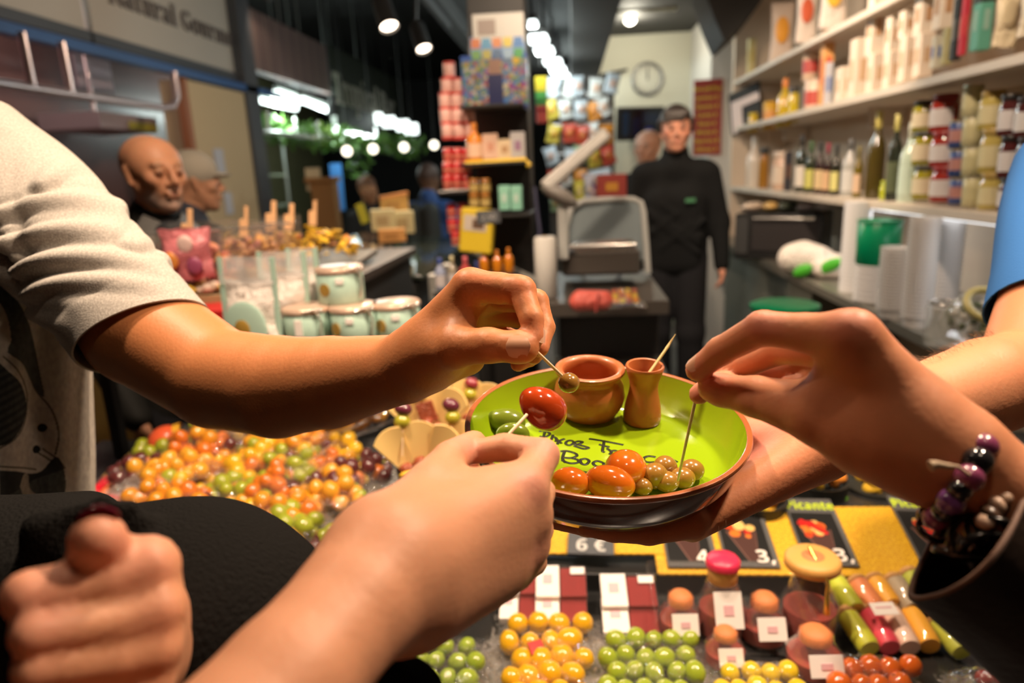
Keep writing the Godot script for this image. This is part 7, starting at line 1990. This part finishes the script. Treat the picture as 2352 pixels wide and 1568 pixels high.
func column() -> void:
	var black := mat("column_black", Color(.020, .019, .018), .5)
	slab("trim_column", Vector3(-.40, 0, -3.26), Vector3(-.17, 2.80, -2.96), black, self, "black square column stacked with packaged goods")
	var z := -2.95
	var o := thing("goods_rack", "black rack with a yellow-edged shelf on the column", "rack")
	for q in [[1077, 1212, 250, 2.85], [1070, 1215, 370, 2.80], [1070, 1225, 485, 2.8], [1018, 1082, 435, 2.8]]:
		var a := P(q[0], q[2], q[3])
		var b := P(q[1], q[2], q[3])
		bx("rack_board", Vector3(a.x, minf(a.y, b.y) - .012, -2.96), Vector3(b.x, minf(a.y, b.y), -2.70), black, o)
	part("yellow_edge", Geo.new().tube([P(1068, 377, 2.66), P(1205, 368, 2.66), P(1216, 382, 2.66)], .012, 8), mat("edge_yellow", Color(.80, .52, .02), .4), o)
	# boxes at the top: a pale one, then blue patterned gift boxes
	var tops := [[1085, 1203, 38, 100, 2.82, Color(.62, .62, .58), "pale grey carton on top of the column stack", 0], [1080, 1204, 88, 138, 2.80, Color(.18, .34, .62), "flat blue, green and orange gift box under the pale carton", 1], [1063, 1212, 134, 250, 2.76, Color(.30, .42, .62), "large blue patterned gift box with a navy centre panel", 2]]
	for q in tops:
		var a := on_z(q[0], q[3], -2.79)
		var b := on_z(q[1], q[3], -2.79)
		var h: float = (q[3] - q[2]) / F * q[4] * .97
		var w := (b - a).length()
		var t := thing("gift_box", q[6], "box", TV((a + b) * .5 - Vector3(0, 0, .08), .04))
		bx("box_body", Vector3(-w * .5, 0, -.09), Vector3(w * .5, h, .08), plain(q[5], .4), t)
		if q[7] == 1:
			for j in 10: bx("box_print", Vector3(-w * .48 + j % 5 * w * .195, h * (.52 if j < 5 else .06), .08), Vector3(-w * .48 + (j % 5 + .85) * w * .195, h * (.92 if j < 5 else .44), .0815), plain([Color(.62, .20, .08), Color(.10, .34, .58), Color(.66, .25, .10), Color(.66, .56, .10), Color(.06, .22, .55), Color(.16, .36, .12), Color(.42, .40, .10), Color(.08, .16, .30), Color(.30, .46, .62), Color(.06, .34, .10)][j], .4), t, .0005)
		elif q[7] == 2:
			var im := Image.create(96, 72, false, Image.FORMAT_RGB8)
			im.fill(Color(.34, .44, .56))
			var r := RandomNumberGenerator.new()
			r.seed = 5
			for j in 420: disc(im, r.randf_range(0, 96), r.randf_range(8, 72), r.randf_range(1, 3.2), [Color(.20, .42, .70), Color(.62, .58, .30), Color(.30, .50, .22), Color(.62, .30, .24), Color(.70, .68, .60), Color(.5, .2, .5)][j % 6])
			im.fill_rect(Rect2i(0, 0, 96, 6), Color(.10, .32, .66))
			im.fill_rect(Rect2i(0, 68, 96, 4), Color(.08, .14, .40))
			im.fill_rect(Rect2i(38, 26, 22, 46), Color(.05, .10, .32))
			im.fill_rect(Rect2i(40, 6, 18, 20), Color(.55, .42, .36))
			disc(im, 80, 7, 6, Color(.75, .62, .12))
			var g := Geo.new()
			g.face([Vector3(-w * .5, 0, .081), Vector3(w * .5, 0, .081), Vector3(w * .5, h, .081), Vector3(-w * .5, h, .081)], Vector3.BACK)
			part("printed_front", g, textured("gift_print", ImageTexture.create_from_image(im), .4), t)
		else: bx("box_print", Vector3(-w * .4, h * .3, .08), Vector3(-w * .05, h * .8, .0815), plain(Color(.36, .30, .27), .5), t, .0005)
	# tins: pale pink pyramid, red blocks
	var pink: Node3D = null
	for row in [[1033, 1, 145, 182], [1027, 2, 182, 218], [1022, 3, 218, 252], [1023, 3, 252, 286], [1026, 3, 286, 320]]:
		for j in row[1]:
			var at := P(row[0] + j * 27 + (row[3] - 180) * .02, row[3], 2.72)
			var r: float = 13.2 / F * 2.72
			var h: float = (row[3] - row[2]) / F * 2.72 * .98
			if pink == null:
				pink = thing("pink_tin", "pale pink tin alone on top of the stepped stack beside the gift box", "tin", TV(at), "pale pink tins beside the gift box")
				cyl(pink, "can_body", r, .0, h, plain(Color(.74, .44, .38), .4), .002)
				band(pink, "red_band", r * 1.012, .0, h * .16, plain(Color(.62, .06, .05), .4))
				band(pink, "red_band", r * 1.012, h * .88, h, plain(Color(.62, .06, .05), .4))
			else: copy(pink, TV(at), "pale pink tin with red rims in the %s row of the stepped stack" % {182: "top", 218: "second", 252: "third", 286: "fourth", 320: "bottom"}[row[3]])
	var red: Node3D = null
	for row in [[1030, 3, 340, 372], [1029, 3, 372, 404], [1029, 3, 404, 434]]:
		for j in row[1]:
			var at := P(row[0] + j * 22, row[3], 2.74)
			var r: float = 10.8 / F * 2.74
			var h: float = 31.0 / F * 2.74
			if red == null:
				red = thing("red_tin", "glossy red tin in the top row of the block below the pink tins", "tin", TV(at), "red tins below the pink tins")
				cyl(red, "can_body", r, .0, h, plain(Color(.52, .03, .03), .3), .002)
				band(red, "pale_band", r * 1.012, h * .36, h * .5, plain(Color(.62, .30, .20), .4))
				band(red, "pale_rim", r * 1.012, .0, h * .08, plain(Color(.70, .42, .30), .4))
			else: copy(red, TV(at), "glossy red tin in the %s row of the block below the pink tins" % {372: "top", 404: "middle", 434: "bottom"}[row[3]])
	var red2: Node3D = null
	for row in [[1038, 2, 460, 497], [1040, 2, 497, 533], [1048, 1, 533, 562]]:
		for j in row[1]:
			var at := P(row[0] + j * 24, row[3], 2.76)
			if red2 == null: red2 = copy(red, TV(at), "dark red tin in the lower block by the yellow packet", "red tins of the lower block")
			else: copy(red2, TV(at))
	o = thing("orange_bottle", "tall orange bottle standing at the end of the yellow-edged shelf", "bottle", TV(P(1092, 370, 2.70)))
	bottle(o, 19.0 / F * 2.7, 84.0 / F * 2.7, Color(.72, .24, .02), Color(.66, .22, .02), Color(.76, .50, .34), 1.4)
	var k := 0
	for q in [[1128, 366, 310, 36, Color(.70, .46, .34), "peach carton next to the orange bottle"], [1160, 366, 322, 34, Color(.72, .56, .36), "small cream and brown carton in the middle of the yellow-edged shelf"], [1190, 366, 306, 34, Color(.52, .50, .50), "pale patterned carton at the near end of the yellow-edged shelf"]]:
		var t := thing("small_carton", q[5], "carton", TV(P(q[0], q[1], 2.72), .1))
		carton(t, Vector3(q[3] / F * 2.7, (q[1] - q[2]) / F * 2.7, .07), q[4], [Color(.6, .3, .2), Color(.5, .3, .16), Color(.35, .2, .32)][k])
		k += 1
	var dj: Node3D = null
	for q in [[1090, 478], [1116, 478], [1090, 444], [1116, 444]]:
		if dj == null:
			dj = thing("honey_jar", "small dark honey jar with an orange lid stacked under the yellow-edged shelf", "jar", TV(P(q[0], q[1], 2.72)), "dark honey jars on the column")
			jar(dj, 12.0 / F * 2.72, 33.0 / F * 2.72, Color(.20, .10, .015), Color(.55, .22, .04), Color(.5, .36, .12), 1.4)
		else: copy(dj, TV(P(q[0], q[1], 2.72)))
	for q in [[1161, "left of the mint pair"], [1188, "right"]]:
		var t := thing("mint_carton", "mint carton with a pale front, %s" % ("beside the dark honey jars" if q[0] < 1170 else "at the outer edge of the column rack"), "carton", TV(P(q[0], 482, 2.70)))
		carton(t, Vector3(25.0 / F * 2.7, 55.0 / F * 2.7, .06), Color(.26, .58, .44), Color(.50, .66, .58), Color(.30, .62, .48))
	o = thing("yellow_packet", "yellow packet with a picture hanging tilted on the column", "packet", TV(P(1096, 530, 2.62), -.1, 0, -.12))
	bx("packet_body", Vector3(-.065, -.085, -.02), Vector3(.065, .085, .02), plain(Color(.72, .52, .03), .4), o, .008)
	bx("packet_print", Vector3(-.05, -.0, .02), Vector3(.04, .06, .022), plain(Color(.58, .50, .42), .5), o, .001)
	bx("dark_print", Vector3(-.015, .01, .022), Vector3(.03, .045, .023), plain(Color(.14, .08, .05), .5), o, .001)
	o = thing("chalk_tag", "small black chalk price board tilted above the yellow packet", "price tag", TV(P(1122, 498, 2.58), 0, 0, .05))
	bx("tag_board", Vector3(-.045, -.025, -.004), Vector3(.045, .025, .004), mat("slate", Color(.085, .09, .10), .5), o, .001)
	part("chalk_line", words("2,50", .03, .001), mat("chalk", Color(.55, .55, .53), .8), o, TV(Vector3(0, 0, .005)))
	var ft := P(1140, 625, 2.66)
	o = thing("bottle_step", "low black step at the column foot carrying the slim orange bottles", "step")
	bx("step_board", Vector3(ft.x - .09, 0, ft.z - .05), Vector3(ft.x + .09, ft.y, ft.z + .05), black, o)
	for q in [[1113, 625, 572], [1143, 625, 574], [1170, 625, 570]]:
		var t := thing("orange_bottle", ["slim orange bottle at the column foot, nearest the pink-capped bottle", "slim orange bottle between two others at the column foot", "slim orange bottle at the column foot, nearest the paper roll"][[1113, 1143, 1170].find(q[0])], "bottle", TV(Vector3(P(q[0], q[1], 2.66).x, ft.y, ft.z)))
		bottle(t, 11.0 / F * 2.66, (q[1] - q[2]) / F * 2.66, Color(.66, .22, .01), Color(.6, .2, .02), Color(0, 0, 0, 0))
	for q in [[1014, 668, 597, 13, Color(.30, .34, .48), Color(.03, .07, .34), "water bottle with a blue cap by the steel posts"], [1042, 660, 585, 11, Color(.30, .26, .20), Color(.62, .55, .32), "clear bottle with a cream cap behind the knuckles"], [1072, 660, 588, 15, Color(.42, .06, .06), Color(.62, .12, .14), "dark bottle with a wide pink cap behind the knuckles"], [1098, 660, 600, 12, Color(.04, .05, .14), Color(.03, .05, .22), "small blue bottle beside the pink-capped one"]]:
		var foot := P(q[0], 664, 2.5)
		foot.y = P(1000, 664, 2.5).y
		var t := thing("drink_bottle", q[6], "bottle", TV(foot))
		bottle(t, q[3] / F * 2.5, (q[1] - q[2]) / F * 2.5, q[4], q[5], Color(.55, .50, .50), 1.5)
	o = thing("bottle_ledge", "low dark ledge carrying the drink bottles behind the knuckles", "ledge")
	var l0 := P(1000, 664, 2.5)
	var l1 := P(1112, 664, 2.5)
	bx("ledge_board", Vector3(l0.x, l0.y - .02, l0.z - .06), Vector3(l1.x, l0.y, l0.z + .05), black, o)
	for x in [l0.x + .01, l1.x - .03]: bx("ledge_leg", Vector3(x, 0, l0.z - .01), Vector3(x + .02, l0.y - .02, l0.z + .01), black, o)
	o = thing("flag_garland", "red, yellow and green hanging packet beside the column", "packet", TV(P(1243, 220, 4.2), .2))
	k = 0
	for q in [[-.10, .02, Color(.30, .02, .02)], [.02, .08, Color(.55, .42, .02)], [-.06, -.0, Color(.05, .26, .05)], [-.16, -.1, Color(.34, .03, .02)]]:
		bx("packet_panel", Vector3(-.035, q[0], -.01 - k * .002), Vector3(.035, q[0] + .09, .01), plain(q[2], .5), o)
		k += 1
	part("hanging_cord", Geo.new().tube([Vector3(0, .17, 0), Vector3(0, 2.72 - P(1243, 220, 4.2).y, 0)], .004, 5), black, o)

func scale() -> void:
	var grey := mat("scale_grey", Color(.48, .49, .47), .4)
	var dark := mat("scale_dark", Color(.07, .06, .052), .45)
	var inox := mat("clean_inox", Color(.6, .58, .55), .25, .8)
	# the clerk-side counter
	var o := thing("service_counter", "dark counter with steel shelves between dish and clerks", "counter")
	bx("counter_top", Vector3(-.22, 1.05, -3.1), Vector3(.33, 1.10, -2.35), dark, o)
	bx("counter_side", Vector3(-.06, .0, -3.1), Vector3(.33, 1.05, -2.62), mat("counter_side", Color(.045, .042, .04), .35), o)
	bx("mid_shelf", Vector3(-.08, .80, -2.62), Vector3(.33, .83, -2.02), mat("mid_steel", Color(.20, .20, .19), .3, .5), o)
	bx("low_shelf", Vector3(-.08, .45, -2.62), Vector3(.34, .48, -1.95), mat("mid_steel", Color(.20, .20, .19), .3, .5), o)
	for x in [-.07, .31]: bx("leg", Vector3(x, 0, -2.06), Vector3(x + .03, .8, -2.03), mat("mid_steel", Color(.20, .20, .19), .3, .5), o)
	# the machine: tilted display arm, dark head, pole; wrapper body with glazed back
	o = thing("label_scale", "grey counter scale with a rounded glazed back and steel tray", "scale")
	var a := P(1300, 628, 2.62)
	var b := P(1470, 628, 2.62)
	bx("scale_base", Vector3(a.x - .015, a.y - .01, -2.95), Vector3(b.x, a.y + .085, -2.6), dark, o, .012)
	var back := Geo.new()
	var g := []
	for q in [[1300, 580], [1300, 520], [1312, 478], [1340, 462], [1400, 458], [1455, 458], [1472, 466], [1478, 490], [1485, 580], [1488, 628]]: g.append(P(q[0], q[1], 2.85))
	part("back_frame", Geo.new().tube(g, .014, 8), grey, o)
	part("back_glass", Geo.new().box(TV(P(1392, 532, 2.87), .02, -.15), Vector3(.31, .25, .012), .004), mat("back_glass", Color(.26, .31, .33), .2), o)
	part("steel_tray", Geo.new().box(TV(P(1388, 568, 2.62), .02, .25), Vector3(.235, .03, .10), .010), inox, o)
	part("tray_lip", Geo.new().tube([P(1308, 568, 2.57), P(1460, 564, 2.57)], .012, 8), inox, o)
	var sh := P(1375, 457, 2.98)
	bx("top_board", Vector3(sh.x - .12, sh.y - .015, sh.z - .08), Vector3(sh.x + .10, sh.y, sh.z + .08), grey, o)
	for x in [-.10, .08]: bx("board_leg", Vector3(sh.x + x, 1.10, sh.z - .01), Vector3(sh.x + x + .02, sh.y - .015, sh.z + .01), grey, o)
	o = thing("customer_display", "tilted silver display bar on a pole above the scale", "display")
	part("pole", Geo.new().box(TV(P(1293, 535, 2.55), 0, 0, 0), Vector3(.038, .20, .03), .006), grey, o)
	part("arm_head", Geo.new().ball(S(P(1284, 448, 2.52), Vector3(.078, .030, .05), Basis(Vector3.BACK, -.55)), 20, 12), mat("arm_grey", Color(.22, .20, .18), .4), o)
	var ar := Basis(eye.basis * Basis(Vector3.BACK, .72)).orthonormalized()
	part("display_bar", Geo.new().box(Transform3D(ar, P(1322, 368, 2.5)), Vector3(.31, .05, .03), .008), mat("bar_silver", Color(.56, .54, .50), .3, .3), o)
	part("display_strip", Geo.new().box(Transform3D(ar, P(1322, 368, 2.5)), Vector3(.29, .022, .034), .004), mat("bar_pale", Color(.70, .68, .64), .2), o)
	o = thing("paper_roll", "upright white paper roll beside the scale", "paper roll", TV(Vector3(P(1255, 650, 2.5).x, 1.10, P(1255, 650, 2.5).z)))
	cyl(o, "roll_body", 25.0 / F * 2.5, .0, 106.0 / F * 2.5 + P(1255, 650, 2.5).y - 1.10, mat("roll_white", Color(.62, .60, .56), .7), .006)
	cyl(o, "roll_core", 6.0 / F * 2.5, 106.0 / F * 2.5 + P(1255, 650, 2.5).y - 1.10, 108.0 / F * 2.5 + P(1255, 650, 2.5).y - 1.10, mat("core_brown", Color(.3, .22, .14), .7), .001)
	o = thing("cable", "dark cable trailing beside the scale", "cable")
	part("cable_run", Geo.new().tube([P(1228, 430, 2.7), P(1233, 480, 2.7), P(1240, 530, 2.7), P(1228, 580, 2.7)], .008, 6), mat("cable_dark", Color(.03, .03, .07), .5), o)
	o = thing("gift_tin", "red tin with golden bands on top of the scale back", "tin", TV(Vector3(P(1404, 456, 2.95).x, sh.y, P(1404, 456, 2.95).z)))
	carton(o, Vector3(66.0 / F * 2.95, 55.0 / F * 2.95, .10), Color(.30, .04, .03), Color(.55, .25, .03))
	for q in [[1330, 455, 412, 26, Color(.40, .40, .04), "lime packet behind the display bar"], [1352, 456, 400, 24, Color(.36, .40, .52), "pale blue packet behind the display bar"], [1362, 456, 425, 18, Color(.20, .10, .34), "violet packet beside the red tin"]]:
		var t := thing("packet", q[5], "packet", TV(Vector3(P(q[0], q[1], 3.0).x, sh.y, P(q[0], q[1], 3.0).z)))
		pouch(t, q[3] / F * 3.0, (q[1] - q[2]) / F * 3.0, .05, plain(q[4], .4), "packet_body")
		part("packet_print", Geo.new().ball(S(Vector3(0, (q[1] - q[2]) / F * 1.4, .022), Vector3(.012, .02, .004)), 10, 6), plain(q[4].lerp(Color(.8, .7, .5), .5), .4), t)
	o = thing("red_bag", "folded coral red bag on the shelf under the scale", "bag", TV(P(1360, 712, 2.30), .05))
	var gg := Geo.new()
	grow(gg, [[Vector3(-.045, .03, 0), Vector3(.04, .03, .0), .032, .030, .02], [Vector3(-.04, .052, .0), Vector3(.045, .045, .0), .018, .018, .015]], .006, Color(1, 1, 1))
	part("bag_fold", gg, bumped(mat("coral_bag", Color(.72, .13, .10), .4), noise("crinkle", .03, 3), .6, 6.0), o)
	part("bag_tie", Geo.new().tube([Vector3(.01, .0, .032), Vector3(.02, .062, .03)], .004, 6), plain(Color(.5, .08, .07), .5), o)
	o = thing("clear_bag", "clear bag of orange and yellow snacks beside the coral bag", "bag", TV(P(1436, 708, 2.30), .05))
	part("bag_film", film_sheet(.13, .12, .05, 3), bumped(glass("bag_film", Color(.92, .88, .82), .05, .10), noise("film", .02, 3), .8, 9.0), o, T(0, .02, 0))
	for j in 12: part("snack", Geo.new().ball(S(Vector3((j % 4 - 1.5) * .022, .03 + .012 * (j / 4), .02 - .02 * (j / 4)), Vector3(.012, .010, .012)), 9, 6), plain([Color(.72, .28, .03), Color(.70, .48, .04), Color(.40, .10, .05)][j % 3], .4), o)
	# hanging snack bags behind, under cold lamps
	o = thing("snack_rack", "dark rack of hanging snack bags at the end of the row of white lamps", "rack")
	var rp := P(1335, 345, 5.4)
	bx("rack_panel", Vector3(rp.x - .26, rp.y - .75, rp.z - .05), Vector3(rp.x + .26, rp.y + .55, rp.z), mat("rack_dark", Color(.05, .045, .04), .6), o)
	for x in [-.24, .24]: bx("rack_post", Vector3(rp.x + x - .015, 0, rp.z - .08), Vector3(rp.x + x + .015, rp.y - .7, rp.z - .04), mat("rack_dark", Color(.05, .045, .04), .6), o)
	for j in 4: part("rack_hook", Geo.new().tube([rp + Vector3(-.25, .42 - j * .22, .02), rp + Vector3(.25, .42 - j * .22, .02)], .008, 6), mat("hook_steel", Color(.5, .5, .5), .3, .7), o)
	var cols := [["silver blue", Color(.55, .62, .68)], ["orange", Color(.62, .24, .03)], ["white", Color(.68, .70, .68)], ["red", Color(.50, .06, .03)], ["yellow", Color(.62, .48, .06)], ["pale green", Color(.30, .42, .24)]]
	var fab := {}
	for j in 26:
		var c: Array = cols[(j * 5 + j / 4) % 6 if j > 9 else [0, 2, 0, 2, 0, 4, 2, 0, 1, 2][j]]
		var at := rp + Vector3(-.21 + (j % 5) * .105 + rc(-.02, .02), .40 - (j / 5) * .17 + rc(-.02, .02), .028 + rc(0, .012))
		if not fab.has(c[0]):
			var t := thing("snack_bag", "%s snack bag hanging on the dark rack behind the display bar" % c[0], "bag", TV(at, rc(-.3, .3), 0, rc(-.3, .3)), "%s snack bags on the dark rack" % c[0])
			pouch(t, .11, .14, .05, bumped(plain(c[1], .25), noise("crinkle", .03, 3), .6, 6.0))
			part("bag_print", Geo.new().ball(S(Vector3(0, .07, .022), Vector3(.03, .03, .006)), 10, 7), plain(c[1].lerp(Color(.7, .25, .05), .5), .4), t)
			fab[c[0]] = t
		else: copy(fab[c[0]], TV(at, rc(-.3, .3), 0, rc(-.3, .3)))
